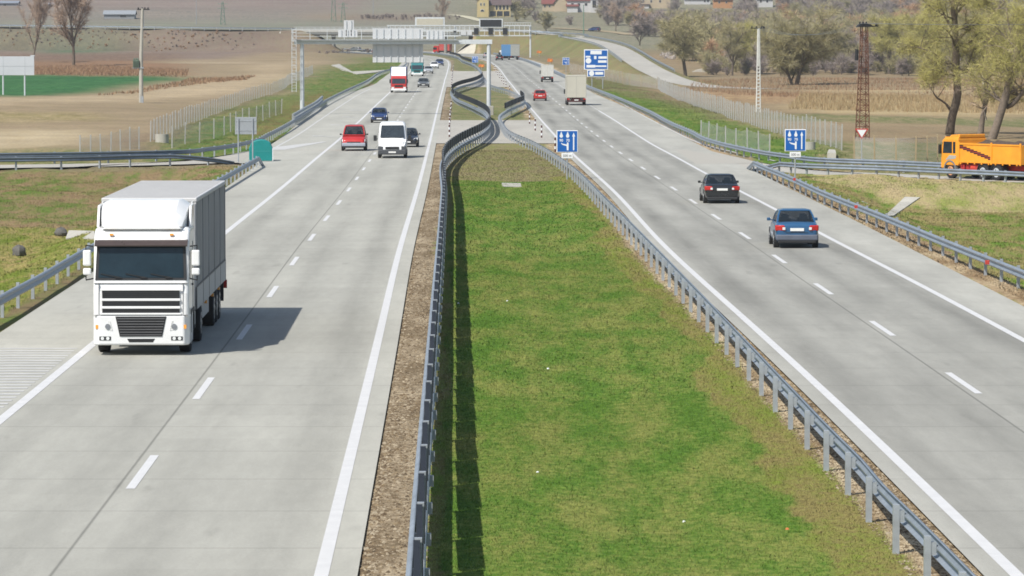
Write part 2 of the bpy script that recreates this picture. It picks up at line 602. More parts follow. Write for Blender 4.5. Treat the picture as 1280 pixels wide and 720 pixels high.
def land_material(name, strength=1.0):
    m = bpy.data.materials.new(name)
    m.use_nodes = True
    N, L = m.node_tree.nodes, m.node_tree.links
    b = N['Principled BSDF']
    b.inputs['Roughness'].default_value = 0.95
    b.inputs['Specular IOR Level'].default_value = 0.15
    g = N.new('ShaderNodeNewGeometry')
    A, B = N.new('ShaderNodeAttribute'), N.new('ShaderNodeAttribute')
    A.attribute_name, B.attribute_name = 'ca', 'cb'

    def noise(scale, stretch, det=5, rough=.6):
        mp = N.new('ShaderNodeMapping')
        mp.inputs['Scale'].default_value = stretch
        L.new(g.outputs['Position'], mp.inputs['Vector'])
        n = N.new('ShaderNodeTexNoise')
        n.inputs['Scale'].default_value = scale
        n.inputs['Detail'].default_value = det
        n.inputs['Roughness'].default_value = rough
        L.new(mp.outputs['Vector'], n.inputs['Vector'])
        return n.outputs['Fac']

    def rng(v, a, b_, c, d):
        r = N.new('ShaderNodeMapRange')
        for k, x in zip(('From Min', 'From Max', 'To Min', 'To Max'), (a, b_, c, d)):
            r.inputs[k].default_value = x
        L.new(v, r.inputs['Value'])
        return r.outputs['Result']

    def math_(op, a, b_):
        q = N.new('ShaderNodeMath')
        q.operation = op
        for i, x in enumerate((a, b_)):
            if isinstance(x, (int, float)):
                q.inputs[i].default_value = x
            else:
                L.new(x, q.inputs[i])
        return q.outputs[0]
    n1 = noise(1.0, (.85, .17, .85))          # patches, several metres long
    n2 = noise(1.0, (.035, .012, .035), 4)  # large drifts
    n3 = noise(1.0, (5, 3.6, 5), 4, .7)     # tufts
    n4 = noise(1.0, (26, 20, 26), 3, .7)    # blades and crumbs
    mixf = rng(math_('ADD', math_('MULTIPLY', n1, .75), math_('ADD', math_('MULTIPLY', n2, .3), math_('MULTIPLY', n3, .5))), .69, .89, 0, 1)
    mx = N.new('ShaderNodeMix')
    mx.data_type = 'RGBA'
    L.new(mixf, mx.inputs['Factor'])
    L.new(A.outputs['Color'], mx.inputs[6])
    L.new(B.outputs['Color'], mx.inputs[7])
    v = math_('MULTIPLY', rng(n3, .3, .7, 1 - .36 * strength, 1 + .36 * strength), rng(n4, .3, .7, 1 - .3 * strength, 1 + .3 * strength))
    n5 = noise(1.0, (.02, .11, .02), 4, .6)   # furrows and drifts across the fields
    ps = N.new('ShaderNodeSeparateXYZ')
    L.new(g.outputs['Position'], ps.inputs[0])
    far = rng(ps.outputs[1], 240, 340, 0, 1)
    v = math_('MULTIPLY', v, math_('ADD', 1.0, math_('MULTIPLY', far, rng(n5, .3, .7, -.15, .15))))
    v = math_('MULTIPLY', v, rng(n1, .3, .7, .84, 1.16))
    mm = N.new('ShaderNodeMix')
    mm.data_type = 'RGBA'
    mm.blend_type = 'MULTIPLY'
    mm.inputs['Factor'].default_value = 1
    L.new(mx.outputs[2], mm.inputs[6])
    L.new(v, mm.inputs[7])
    L.new(mm.outputs[2], b.inputs['Base Color'])
    bp = N.new('ShaderNodeBump')
    bp.inputs['Strength'].default_value = .5 * strength
    bp.inputs['Distance'].default_value = .12
    L.new(math_('ADD', n3, math_('MULTIPLY', n4, .4)), bp.inputs['Height'])
    L.new(bp.outputs['Normal'], b.inputs['Normal'])
    if name == 'grass_blades':     # thin bent blades share the light of the turf they grow in
        va, vn = N.new('ShaderNodeVectorMath'), N.new('ShaderNodeVectorMath')
        va.operation, vn.operation = 'MULTIPLY_ADD', 'NORMALIZE'
        va.inputs[1].default_value = (.35, .35, .35)
        va.inputs[2].default_value = (0, 0, 1)
        L.new(g.outputs['Normal'], va.inputs[0])
        L.new(va.outputs[0], vn.inputs[0])
        L.new(vn.outputs[0], b.inputs['Normal'])
    return m


M_LAND = land_material('land')
M_BLADE = land_material('grass_blades', .6)


def build_ground():
    Ys = [34.0]
    while Ys[-1] < 4300:
        Ys.append(Ys[-1] + min(max(.3, Ys[-1] * .0042), 6.0 if Ys[-1] < 1400 else 30))
    Ys = np.array(Ys)
    u = np.linspace(-1, 1, 361)
    hw = 22 + .175 * Ys
    Xg, Yg = u[None, :] * hw[:, None], np.repeat(Ys[:, None], len(u), 1)
    Z = ground_h(Xg, Yg)
    ca, cb = land_cover(Xg, Yg)
    # fields run into one another: soften their borders away from the roads
    out = (np.where(Yg < GL, l_pave_out(Yg), l_accpave(Yg)) - 4 > Xg) | (np.where(Yg < GR, r_pave_out(Yg), r_accpave(Yg)) + 4 < Xg) | (Yg > 1250)
    m_ = (out * smooth(180, 330, Yg))[..., None]
    for arr in (ca, cb):
        b = arr.copy()
        for _ in range(3):
            for ax, w in ((0, 3), (1, 3)):
                b = sum(np.roll(b, k, ax) for k in range(-w, w + 1)) / (2 * w + 1)
        arr[:] = arr * (1 - m_) + b * m_
    V = np.stack([Xg, Yg, Z], -1).reshape(-1, 3)
    r, c = len(Ys), len(u)
    i = (np.arange(r - 1)[:, None] * c + np.arange(c - 1)[None, :]).ravel()
    Fq = np.stack([i, i + 1, i + c + 1, i + c], 1)
    o = raw('ground', V, Fq, M_LAND, attrs={'ca': ca.reshape(-1, 3), 'cb': cb.reshape(-1, 3)})
    o.data.polygons.foreach_set('use_smooth', np.ones(len(Fq), bool))
    tag(o, kind='structure')


build_ground()


# ------------------------------------------------------------------ pavements
def concrete(name, col, lane=True, wear=1.0, worn=.07):
    m = bpy.data.materials.new(name)
    m.use_nodes = True
    N, L = m.node_tree.nodes, m.node_tree.links
    b = N['Principled BSDF']
    b.inputs['Roughness'].default_value = .85
    b.inputs['Specular IOR Level'].default_value = .25
    uv = N.new('ShaderNodeUVMap')
    uv.uv_map = 'uv'
    sx = N.new('ShaderNodeSeparateXYZ')
    L.new(uv.outputs['UV'], sx.inputs[0])

    def math_(op, a, b_=0.0, c=None):
        q = N.new('ShaderNodeMath')
        q.operation = op
        for i, x in enumerate((a, b_) + ((c,) if c is not None else ())):
            if isinstance(x, (int, float)):
                q.inputs[i].default_value = x
            else:
                L.new(x, q.inputs[i])
        return q.outputs[0]

    def noise(stretch, det=4, rough=.6):
        mp = N.new('ShaderNodeMapping')
        mp.inputs['Scale'].default_value = stretch
        L.new(uv.outputs['UV'], mp.inputs['Vector'])
        n = N.new('ShaderNodeTexNoise')
        n.inputs['Scale'].default_value = 1
        n.inputs['Detail'].default_value = det
        n.inputs['Roughness'].default_value = rough
        L.new(mp.outputs['Vector'], n.inputs['Vector'])
        return n.outputs['Fac']

    def rng(v, a, b_, c, d):
        r = N.new('ShaderNodeMapRange')
        for k, x in zip(('From Min', 'From Max', 'To Min', 'To Max'), (a, b_, c, d)):
            r.inputs[k].default_value = x
        L.new(v, r.inputs['Value'])
        return r.outputs['Result']
    U, Vv = sx.outputs[0], sx.outputs[1]
    # slab to slab difference
    cu, cv = math_('FLOOR', math_('DIVIDE', math_('ADD', U, 38.75), 3.85)), math_('FLOOR', math_('DIVIDE', Vv, 5.0))
    cmb = N.new('ShaderNodeCombineXYZ')
    L.new(cu, cmb.inputs[0])
    L.new(cv, cmb.inputs[1])
    wn = N.new('ShaderNodeTexWhiteNoise')
    L.new(cmb.outputs[0], wn.inputs['Vector'])
    v = rng(wn.outputs['Value'], 0, 1, .965, 1.03)
    # joints
    ju = math_('ABSOLUTE', math_('SUBTRACT', math_('FRACT', math_('DIVIDE', math_('ADD', U, 40.675), 3.85)), .5))
    jv = math_('ABSOLUTE', math_('SUBTRACT', math_('FRACT', math_('DIVIDE', Vv, 5.0)), .5))
    lu = math_('MAXIMUM', rng(ju, .0, .011, .5, 1.0), rng(math_('ABSOLUTE', U), 1.9, 2.0, 0, 1))
    lv = rng(jv, .0, .013, .72, 1.0)
    v = math_('MULTIPLY', v, math_('MULTIPLY', lu, lv))
    # tyre tracks: darker bands in each lane, broken up along the road
    if lane:
        tr = math_('ABSOLUTE', math_('SUBTRACT', math_('FRACT', math_('DIVIDE', math_('ADD', U, 38.5), 1.925)), .5))
        inl = rng(math_('ABSOLUTE', U), 3.4, 4.2, 1, 0)
        trk = math_('MULTIPLY', rng(tr, .05, .4, 1, 0), inl)
        v = math_('MULTIPLY', v, math_('SUBTRACT', 1.0, math_('MULTIPLY', trk, rng(noise((.5, .02, 1)), .35, .7, .0, .20 * wear))))
        v = math_('MULTIPLY', v, math_('SUBTRACT', 1.0, math_('MULTIPLY', inl, worn)))
    v = math_('MULTIPLY', v, rng(noise((.25, .035, 1), 5, .65), .3, .7, 1 - .10 * wear, 1 + .08 * wear))
    v = math_('MULTIPLY', v, rng(noise((3.0, .5, 1), 5, .75), .3, .7, .93, 1.06))
    v = math_('MULTIPLY', v, rng(noise((20, 8, 1), 3, .7), .3, .7, .95, 1.05))
    # a few dark spots and scuffs
    v = math_('MULTIPLY', v, rng(noise((1.3, .22, 1), 3, .5), .66, .74, 1.0, .86))
    mm = N.new('ShaderNodeMix')
    mm.data_type = 'RGBA'
    mm.blend_type = 'MULTIPLY'
    mm.inputs['Factor'].default_value = 1
    mm.inputs[6].default_value = (*col, 1)
    L.new(v, mm.inputs[7])
    L.new(mm.outputs[2], b.inputs['Base Color'])
    return m


M_ROADL = concrete('concrete_road', alb(203, 202, 192), True, 1.3)
M_ROADR = concrete('concrete_road_worn', alb(200, 199, 190), True, 1.9, .17)
M_PAD = concrete('concrete_pad', alb(204, 200, 190), False)
M_PAINT = mat('road_paint', alb(243, 243, 243), .6, var=.07, scale=2.0)
M_PAINT2 = mat('road_paint_worn', alb(226, 226, 224), .7, var=.12, scale=2.0)


def strip(name, xa, xb, Ys, dz, m, uref=None, n=1):
    V, UV = [], []
    A, B, U0 = xa(Ys), xb(Ys), (uref(Ys) if uref is not None else xa(Ys))
    z = prof(Ys) + dz
    for k in range(n + 1):
        t = k / n
        X = A + (B - A) * t
        V.append(np.stack([X, Ys, z], 1))
        UV.append(np.stack([X - U0, Ys], 1))
    V, UV = np.stack(V, 1).reshape(-1, 3), np.stack(UV, 1).reshape(-1, 2)
    c = n + 1
    i = (np.arange(len(Ys) - 1)[:, None] * c + np.arange(n)[None, :]).ravel()
    Fq = np.stack([i, i + 1, i + c + 1, i + c], 1)
    o = raw(name, V, Fq, m)
    ul = o.data.uv_layers.new(name='uv')
    ul.data.foreach_set('uv', UV[Fq.ravel()].astype(np.float32).ravel())
    return tag(o, kind='structure')


def ys(a, b, far=4.0):
    return np.unique(np.concatenate([[a, b], YG[(YG > a) & (YG < b)]]))


class Mix:
    def __init__(self, f):
        self.f = f

    def __call__(self, Y):
        return self.f(Y)


def l_edge(Y):
    return np.where(Y < GL + .5, l_pave_out(Y), l_accpave(Y))


def r_edge(Y):
    return np.where(Y < GR + .5, r_pave_out(Y), r_accpave(Y))


def splice(name, ea, eb, Ys, g, m, uref):
    """a carriageway whose outer edge jumps at the gore nose"""
    Yl = np.unique(np.concatenate([Ys, [g, g + 1.0]]))
    return strip(name, ea, eb, Yl, .03, m, uref, 6)


splice('road', l_edge, l_pave_in, ys(34, 1498), GL, M_ROADL, l_dash)
splice('road', r_pave_in, r_edge, ys(34, 1498), GR, M_ROADR, r_dash)
for a, b in pad_y:
    strip('pavement', l_pave_in, r_pave_in, ys(a, b), .026, M_PAD, l_dash, 2)


def ribbon(name, A, B, dz, m, n=60, kind='structure'):
    A, B = resample(A, .1), resample(B, .1)
    ia, ib = np.linspace(0, len(A) - 1, n).astype(int), np.linspace(0, len(B) - 1, n).astype(int)
    V = np.stack([A[ia], B[ib]], 1).reshape(-1, 3)
    V[:, 2] = prof(V[:, 1]) + dz
    i = np.arange(n - 1) * 2
    o = raw(name, V, np.stack([i, i + 1, i + 3, i + 2], 1), m)
    ul = o.data.uv_layers.new(name='uv')
    Fq = np.stack([i, i + 1, i + 3, i + 2], 1).ravel()
    ul.data.foreach_set('uv', V[Fq, :2].astype(np.float32).ravel())
    return tag(o, kind=kind)


ribbon('slip_road', ramp_l[0], ramp_l[1], .022, M_PAD)
ribbon('slip_road', ramp_r[0], ramp_r[1], .022, M_PAD)


def centred(ln, w):
    return Line(X=ln.X - w / 2), Line(X=ln.X + w / 2)


def paint(ln, w, a, b, m=None, name='lane_line'):
    p, q = centred(ln, w)
    strip(name, p, q, ys(a, b), .036, m or M_PAINT)


paint(l_in, .22, 34, 1450)
paint(l_out, .24, 34, 1450)
paint(r_in, .22, 34, 1450)
paint(r_out, .22, 34, 470)
paint(l_acc, .2, 272, 620, M_PAINT2)
paint(r_acc, .2, GR + 6, 1400, M_PAINT2)


def dashes(ln, y0, y1, on, per, w, m=None):
    V, Fq = [], []
    y = y0
    while y < y1:
        q = np.array([y, y + on / 2, y + on])
        X, z = ln(q), prof(q) + .036
        o = len(V)
        for k in range(3):
            V += [(X[k] - w / 2, q[k], z[k]), (X[k] + w / 2, q[k], z[k])]
        Fq += [(o, o + 1, o + 3, o + 2), (o + 2, o + 3, o + 5, o + 4)]
        y += per
    tag(raw('lane_dashes', V, Fq, m or M_PAINT), kind='structure')


y_l = 4900 * 8.1 / (615 - 55.0)
dashes(l_dash, y_l - 18 * 2, 1400, 5.8, 18.0, .17)
y_r = 4900 * 8.1 / (507 - 55.0)
dashes(r_dash, y_r - 18 * 4 + 2.5, 1400, 5.8, 18.0, .17)
dashes(r_out, 474, 800, 1.8, 6.0, .22)
# cross-hatching on the shoulder beside the lorry
V, Fq = [], []
yy = 86.0
while yy < 104:
    x1 = float(l_out(yy)) - .28
    x0 = x1 - 3.4
    o = len(V)
    V += [(x0, yy, .0365), (x1, yy, .0365), (x1, yy + .3, .0365), (x0, yy + .3, .0365)]
    Fq.append((o, o + 1, o + 2, o + 3))
    yy += .80
tag(raw('shoulder_hatching', V, Fq, M_PAINT2), kind='structure')


def mark(name, px, poly, m=None, L_=1.0, W_=1.0, rz=0.0, dz=.042):
    """a flat painted figure whose outline is given in metres round a ground point"""
    p = G(*px, flat=True)
    c, s = math.cos(rz), math.sin(rz)
    V = [(p.x + x * W_ * c - y * L_ * s, p.y + x * W_ * s + y * L_ * c, float(prof(p.y + y * L_)) + dz) for x, y in poly]
    me = bpy.data.meshes.new(name)
    me.from_pydata(V, [], [tuple(range(len(V)))])
    me.materials.append(m or M_PAINT2)
    o = bpy.data.objects.new(name, me)
    COL.objects.link(o)
    return tag(o, kind='structure')


# white arrows and nose markings in the merging lanes
arrow = [(-.1, -3), (.1, -3), (.1, 1), (.45, 1), (0, 3), (-.45, 1), (-.1, 1)]
for px in ((404, 171), (425, 157), (438, 147), (447, 138.5)):
    mark('lane_arrow', px, arrow, W_=1.6, rz=.35)
mark('gore_marking', (372, 184), [(-3.2, -9), (-.5, -9), (1.6, 16), (1.2, 16)], W_=1.0)
mark('gore_marking', (876, 198), [(-1.0, -14), (3.6, -12), (-.2, 22), (-.9, 22)], M_PAD, dz=.033)
# ------------------------------------------------------------------ metals and paints
M_GALV = mat('galvanised_steel', (.27, .31, .36), .5, .45, .16, 1.5, spec=.4)
M_GALVD = mat('dark_galvanised_steel', (.17, .205, .25), .45, .5, .2, 1.5, spec=.4)
M_POST = mat('galvanised_post', (.36, .39, .42), .5, .35, .15, 3)
M_SCREEN = mat('slate_screen', (.016, .019, .025), .75, 0, .25, 2, spec=.2)
M_WHITEST = mat('white_steel', (.52, .55, .57), .5, .05, .08, 2)
M_PALEST = mat('pale_steel', (.46, .49, .51), .5, .1, .08, 2)
M_SIGNBACK = mat('sign_back', alb(196, 203, 210), .45, .3, .07, 1)
M_WHITEP = mat('white_panel', alb(238, 240, 242), .5, 0, .05, 1)
M_BLUE = mat('sign_blue', alb(22, 112, 206, .62), .4, 0, .04, 2)
M_SIGNW = mat('sign_white', (.72, .74, .76), .45, 0, .04, 2)
M_BLACK = mat('matt_black', (.012, .013, .015), .6, 0, .3, 4)
M_RED = mat('sign_red', (.42, .045, .03), .5, 0, .1, 3)
M_ORANGE = mat('sign_orange', (.50, .15, .04), .55, 0, .15, 3)
M_CONC = mat('cast_concrete', alb(206, 203, 192), .9, 0, .12, 1.2, .2)
M_TEAL = mat('teal_plastic', alb(10, 148, 146, .7), .55, 0, .08, 2)
M_RUST = mat('rusty_steel', alb(128, 86, 66), .8, .1, .3, 2)
M_CREOS = mat('weathered_post', alb(196, 176, 140), .85, 0, .2, 2)

BEAM = [(0, .75), (.03, .742), (.08, .71), (.08, .665), (.012, .615), (.012, .575), (.08, .525), (.08, .48), (.03, .448), (0, .44)]


def sweep(mb, P, prof2, side, mi=0, dz=0.0, off=0.0):
    P = np.asarray(P)
    T = np.gradient(P, axis=0)[:, :2]
    T /= np.linalg.norm(T, axis=1)[:, None]
    Nn = np.stack([T[:, 1], -T[:, 0]], 1) * side
    k = len(prof2)
    V = []
    for p, n in zip(P, Nn):
        for (d, z) in prof2:
            V.append((p[0] + n[0] * (d + off), p[1] + n[1] * (d + off), p[2] + z + dz))
    Fq = [(i * k + j, i * k + j + 1, (i + 1) * k + j + 1, (i + 1) * k + j) for i in range(len(P) - 1) for j in range(k - 1)]
    mb.add(V, Fq, mi)
    return Nn


def guardrail(label, pts, sides, spacing=4.0, dark=False, screens=None, start_down=0, end_down=0, z_of=None, group=None, double=False):
    """steel crash barrier: W-beam(s), a post every few metres and, where it has them, anti-glare screens"""
    P = resample(pts, 1.0)
    P[:, 2] = (z_of(P[:, 0], P[:, 1]) if z_of else base_h(P[:, 0], P[:, 1])) + .0
    s = np.concatenate([[0], np.cumsum(np.linalg.norm(np.diff(P[:, :2], axis=0), axis=1))])
    drop = np.zeros(len(P))
    if start_down:
        drop += np.clip(1 - s / start_down, 0, 1) * .62
    if end_down:
        drop += np.clip(1 - (s[-1] - s) / end_down, 0, 1) * .62
    root = thing('guardrail', label, 'guardrail', tuple(P[0]), group=group)
    o0 = P[0].copy()
    Q = P - o0
    Q[:, 2] -= drop
    mb = MB()
    for sd in sides:
        Nn = sweep(mb, Q, BEAM, sd, off=-.02 if screens and sd > 0 and len(sides) > 1 else .12)
        if double:
            sweep(mb, Q, BEAM, sd, off=.12, dz=.42)
    bo = mb.build('beam', M_GALVD if dark else M_GALV, root, smooth=True, angle=60)
    bo.modifiers.new('thick', 'SOLIDIFY').thickness = .006
    # posts
    n = int(s[-1] / spacing)
    q = np.arange(n + 1) * spacing + .5
    X = [np.interp(q, s, Q[:, i]) for i in range(3)]
    tx, ty = np.interp(q, s, np.gradient(Q[:, 0])), np.interp(q, s, np.gradient(Q[:, 1]))
    pm = MB()
    pm.box(-.05, .05, -.06, .06, -.35, .78 + (.4 if double else 0))
    for sd in sides:
        x0, x1 = (.05, .13) if sd > 0 else (-.13, -.05)
        pm.box(x0, x1, -.05, .05, .5, .69)
    p0 = None
    many = n > 99
    idx = list(range(n + 1))
    own = idx[:100] if many else idx
    for i in own:
        if p0 is None:
            p0 = o = pm.build('post', M_POST, root)
        else:
            o = p0.copy()
            COL.objects.link(o)
        o.location = (X[0][i], X[1][i], X[2][i])
        o.rotation_euler = (0, 0, math.atan2(-tx[i], ty[i]))
    if many:
        rb = MB()
        for i in idx[100:]:
            Mx = Matrix.Translation((X[0][i], X[1][i], X[2][i])) @ Matrix.Rotation(math.atan2(-tx[i], ty[i]), 4, 'Z')
            rb.box(-.05, .05, -.06, .06, -.35, .78, M=Mx)
        tag(rb.build('post', M_POST, root), kind='stuff')
    if screens:
        cnt = 0
        p1 = None
        sm = MB()
        sm.box(-.045, .045, -1.86, 1.86, 1.02, 1.62)
        sm.box(-.03, .07, 1.88, 1.99, .7, 1.64, 1)
        far = MB()
        for (ya, yb, dx, turn, far_ok) in screens:
            for a in np.arange(2.5, s[-1] - 2, 4.0):
                x, y, z = (float(np.interp(a, s, Q[:, i])) for i in range(3))
                if not (ya <= y + o0[1] < yb):
                    continue
                t = math.atan2(-float(np.interp(a, s, np.gradient(Q[:, 0]))), float(np.interp(a, s, np.gradient(Q[:, 1])))) + turn
                cnt += 1
                if cnt <= 100:
                    if p1 is None:
                        p1 = o = sm.build('screen_panel', [M_SCREEN, M_POST], root)
                    else:
                        o = p1.copy()
                        COL.objects.link(o)
                    o.location = (x + dx, y, z)
                    o.rotation_euler = (0, 0, t)
                else:
                    Mx = Matrix.Translation((x + dx, y, z)) @ Matrix.Rotation(t, 4, 'Z')
                    far.box(-.05, .05, -1.86, 1.86, 1.02, 1.62, M=Mx)
        if far.v:
            tag(far.build('screen_panel', M_SCREEN, root), kind='stuff')
    return root


def gp(lst, far=()):
    return [G(*p, flat=True) for p in lst] + [GX(*p) for p in far]


GRP = 'steel guardrails along the motorway'
near = lambda x, y: G(x, y, True)
B1 = [near(519, 900), near(525, 790)] + gp([(528.5, 720), (540, 525), (552, 332), (556, 260), (559.5, 208), (571, 197), (585, 188), (600, 179.5), (610, 171), (612.5, 161), (606, 148.5), (590, 139.5), (572, 131), (565.5, 125),
      (566, 119), (577, 113.5), (591, 109.5), (600.5, 105), (602, 97), (598.5, 89.5), (590, 83.5)], [(579, 960), (570, 1060), (545, 1150), (505, 1220), (430, 1310)])
guardrail('long median guardrail carrying dark anti-glare screens, weaving past the concrete crossovers', B1, (-1, 1), group=GRP,
          screens=[(40, 262, .0, .010, 1), (262, 345, .0, 0, 1), (345, 520, 0, 0, 1), (528, 700, 0, 0, 1), (850, 1100, 0, 0, 1)], z_of=lambda X, Y: prof(Y))
B2 = [near(1260, 850)] + gp([(1126, 698), (1093, 662), (1064, 624), (1039, 596), (1015, 569), (993, 543), (957, 501), (941, 482), (840, 364), (754, 267), (712, 222), (665, 189), (634, 173.5), (627, 164), (623.5, 154), (630, 148), (645, 140), (654, 135.5), (650, 127.5), (638, 120), (613, 112), (604.5, 102)])
guardrail('bare grey guardrail between the median grass and the receding carriageway', B2, (1,), group=GRP, screens=[(428, 520, 0, 0, 1)], z_of=lambda X, Y: prof(Y))
R3 = gp([(-90, 452), (8, 393), (43.6, 372.6), (76, 352), (180, 289), (260, 246), (313, 214.5), (326, 207)])
guardrail('short guardrail on the grassy bank beside the white lorry, ending at the teal crash cushion', R3, (1,), end_down=5, group=GRP)
R2 = gp([(-160, 213), (0, 211), (100, 209.8), (180, 207.2), (222, 206.6), (253, 206), (290, 204)])
guardrail('dark guardrail on the near edge of the joining slip road, its end sunk low', R2, (1,), dark=True, end_down=6, group=GRP, spacing=3.0)
R1 = gp([(-160, 206.5), (0, 205), (100, 203.6), (180, 202), (224, 200.6), (258, 197), (313, 187), (335, 177), (355, 166), (376, 152.5), (409, 130.5), (435, 117), (455, 107.5), (484, 91.5)], [(498, 830), (508, 930), (500, 1040), (478, 1110), (440, 1180), (380, 1250)])
guardrail('long dark guardrail from the joining slip road up the edge of oncoming lanes', R1, (1,), dark=True, group=GRP, z_of=lambda X, Y: prof(Y))
R4 = gp([(937, 211.5), (946, 216.5), (995, 238.5), (1026, 254), (1110, 290), (1202.7, 331), (1236.6, 345.6), (1274.5, 362), (1340, 390), (1450, 437), (1600, 501)])
guardrail('guardrail at the foot of the grass bank, passing the blue sedan, with small red reflectors', R4, (1,), start_down=7, group=GRP)
RR = [x for x in bpy.data.objects if x.get('label', '').startswith('guardrail at the foot')][0]
for q in ((993, 224.5), (1070, 259), (1234, 328.5)):
    Yr = 4900 * 7.4 / (q[1] - 55)
    m = MB()
    w_ = at(q[0], q[1], Yr) - Vector(RR.location)
    m.box(w_.x - .07, w_.x + .07, w_.y - .06, w_.y + .06, w_.z - .05, w_.z + .09)
    m.build('reflector', M_RED, RR)
R5 = gp([(943, 214), (960, 215.5), (1003, 219), (1111, 223), (1194, 227), (1241, 229), (1290, 231.5), (1380, 236), (1480, 241)])
guardrail('guardrail on the top of the bank running in front of the orange tipper lorry', R5, (1,), start_down=5, group=GRP, spacing=2.0)
R6 = [GX(617, 1160), GX(640, 1080), GX(655, 1000), GX(671, 900)] + gp([(700, 95.5), (740, 114.5), (773, 128), (813, 146.5), (840, 162), (864, 173), (887, 184.8), (918, 193.5), (984, 206), (1036, 212), (1111, 215), (1194, 219), (1290, 223)])
guardrail('long guardrail curving along the outer edge of the receding lanes and round the slip road', R6[::-1], (-1,), group=GRP, z_of=lambda X, Y: prof(Y))
# double rails at the gantry foot
R7 = gp([(378, 157), (392, 147), (404, 139), (412, 131)])
guardrail('short extra guardrail guarding the foot of the near gantry leg', [p + Vector((-1.0, 0, .1)) for p in R7], (1,), group=GRP, double=True)


# ------------------------------------------------------------------ chain-link fences
def wire_material():
    m = bpy.data.materials.new('chain_link_wire')
    m.use_nodes = True
    N, L = m.node_tree.nodes, m.node_tree.links
    b = N['Principled BSDF']
    b.inputs['Base Color'].default_value = (.46, .48, .50, 1)
    b.inputs['Roughness'].default_value = .6
    uv = N.new('ShaderNodeUVMap')
    uv.uv_map = 'uv'
    mp = N.new('ShaderNodeMapping')
    mp.inputs['Rotation'].default_value = (0, 0, PI / 4)
    L.new(uv.outputs['UV'], mp.inputs['Vector'])
    br = N.new('ShaderNodeTexBrick')
    br.offset = 0
    br.inputs['Scale'].default_value = 12
    br.inputs['Mortar Size'].default_value = .06
    br.inputs['Mortar Smooth'].default_value = .1
    br.inputs['Brick Width'].default_value = 1
    br.inputs['Row Height'].default_value = 1
    L.new(mp.outputs['Vector'], br.inputs['Vector'])
    L.new(br.outputs['Fac'], b.inputs['Alpha'])
    return m


M_WIRE = wire_material()
M_FENCEP = mat('fence_post_concrete', alb(200, 200, 196), .9, 0, .15, 2)


def fence(label, pts, spacing, h, z_of=None, mpost=None, group='chain-link fences beside the motorway', lean=0.0):
    P = resample(pts, 1.0)
    zf = z_of or ground_h
    P[:, 2] = zf(P[:, 0], P[:, 1])
    s = np.concatenate([[0], np.cumsum(np.linalg.norm(np.diff(P[:, :2], axis=0), axis=1))])
    o0 = P[0].copy()
    Q = P - o0
    root = thing('chain_link_fence', label, 'fence', tuple(o0), group=group)
    n = min(99, int(s[-1] / spacing))
    p0 = None
    r = random.Random(len(pts))
    pm = MB()
    pm.box(-.045, .045, -.045, .045, -.3, h)
    pm.box(-.045, .045, -.045, .3, h, h + .03)
    for i in range(n + 1):
        a = i * s[-1] / n
        x, y, z = (float(np.interp(a, s, Q[:, k])) for k in range(3))
        if p0 is None:
            p0 = o = pm.build('post', mpost or M_FENCEP, root)
        else:
            o = p0.copy()
            COL.objects.link(o)
        o.location = (x, y, z)
        o.rotation_euler = (r.uniform(-.03, .03), r.uniform(-.03, .03), 0)
    V = np.concatenate([Q + [0, 0, .05], Q + [0, 0, h - .1]])
    k = len(Q)
    i = np.arange(k - 1)
    Fq = np.stack([i, i + 1, k + i + 1, k + i], 1)
    o = raw('wire_mesh', V, Fq, M_WIRE, root)
    UV = np.stack([np.concatenate([s, s]), V[:, 2] - np.concatenate([Q[:, 2], Q[:, 2]])], 1)
    o.data.uv_layers.new(name='uv').data.foreach_set('uv', UV[Fq.ravel()].astype(np.float32).ravel())
    return root


fence('chain-link fence with pale posts climbing beside the dry field to the utility gantry',
      gp([(188, 176.5), (211, 166.5), (247, 151.5), (287, 136), (322, 123), (345.5, 116), (364, 105), (391, 93)]), 5.2, 1.75)
fence('short chain-link fence behind the dark guardrail below the bare field', gp([(100, 199), (140, 192.5), (174, 187)]), 4.0, 1.7)
fence('broken wire fence beside the concrete ring, leaning posts and sagging wire', gp([(215, 187), (235, 181), (272, 172), (300, 160), (352, 142)]), 11, 1.7)
fence('chain-link fence with close pale posts running below the willows to the lattice pole',
      [G(822, 112), G(833, 118), G(878, 136), G(940, 156), G(982, 169.5), G(1022, 180), G(1052, 187)], 3.2, 2.0)
fence('chain-link fence of mixed posts in front of the orange tipper lorry', [G(1068, 206), G(1105, 206.5), G(1135, 206.5), G(1172, 205)], 1.35, 1.9, mpost=M_CREOS)
fence('loose wire fence along the grass verge above the long guardrail', [G(876, 176), G(900, 183), G(915, 187), G(940, 193), G(962, 199)], 7, 1.7)
fence('old fence of leaning timber posts under the flyover ramp', [G(712, 92), G(745, 98), G(775, 104), G(800, 109), G(822, 112)], 4.5, 2.2, mpost=M_CREOS)


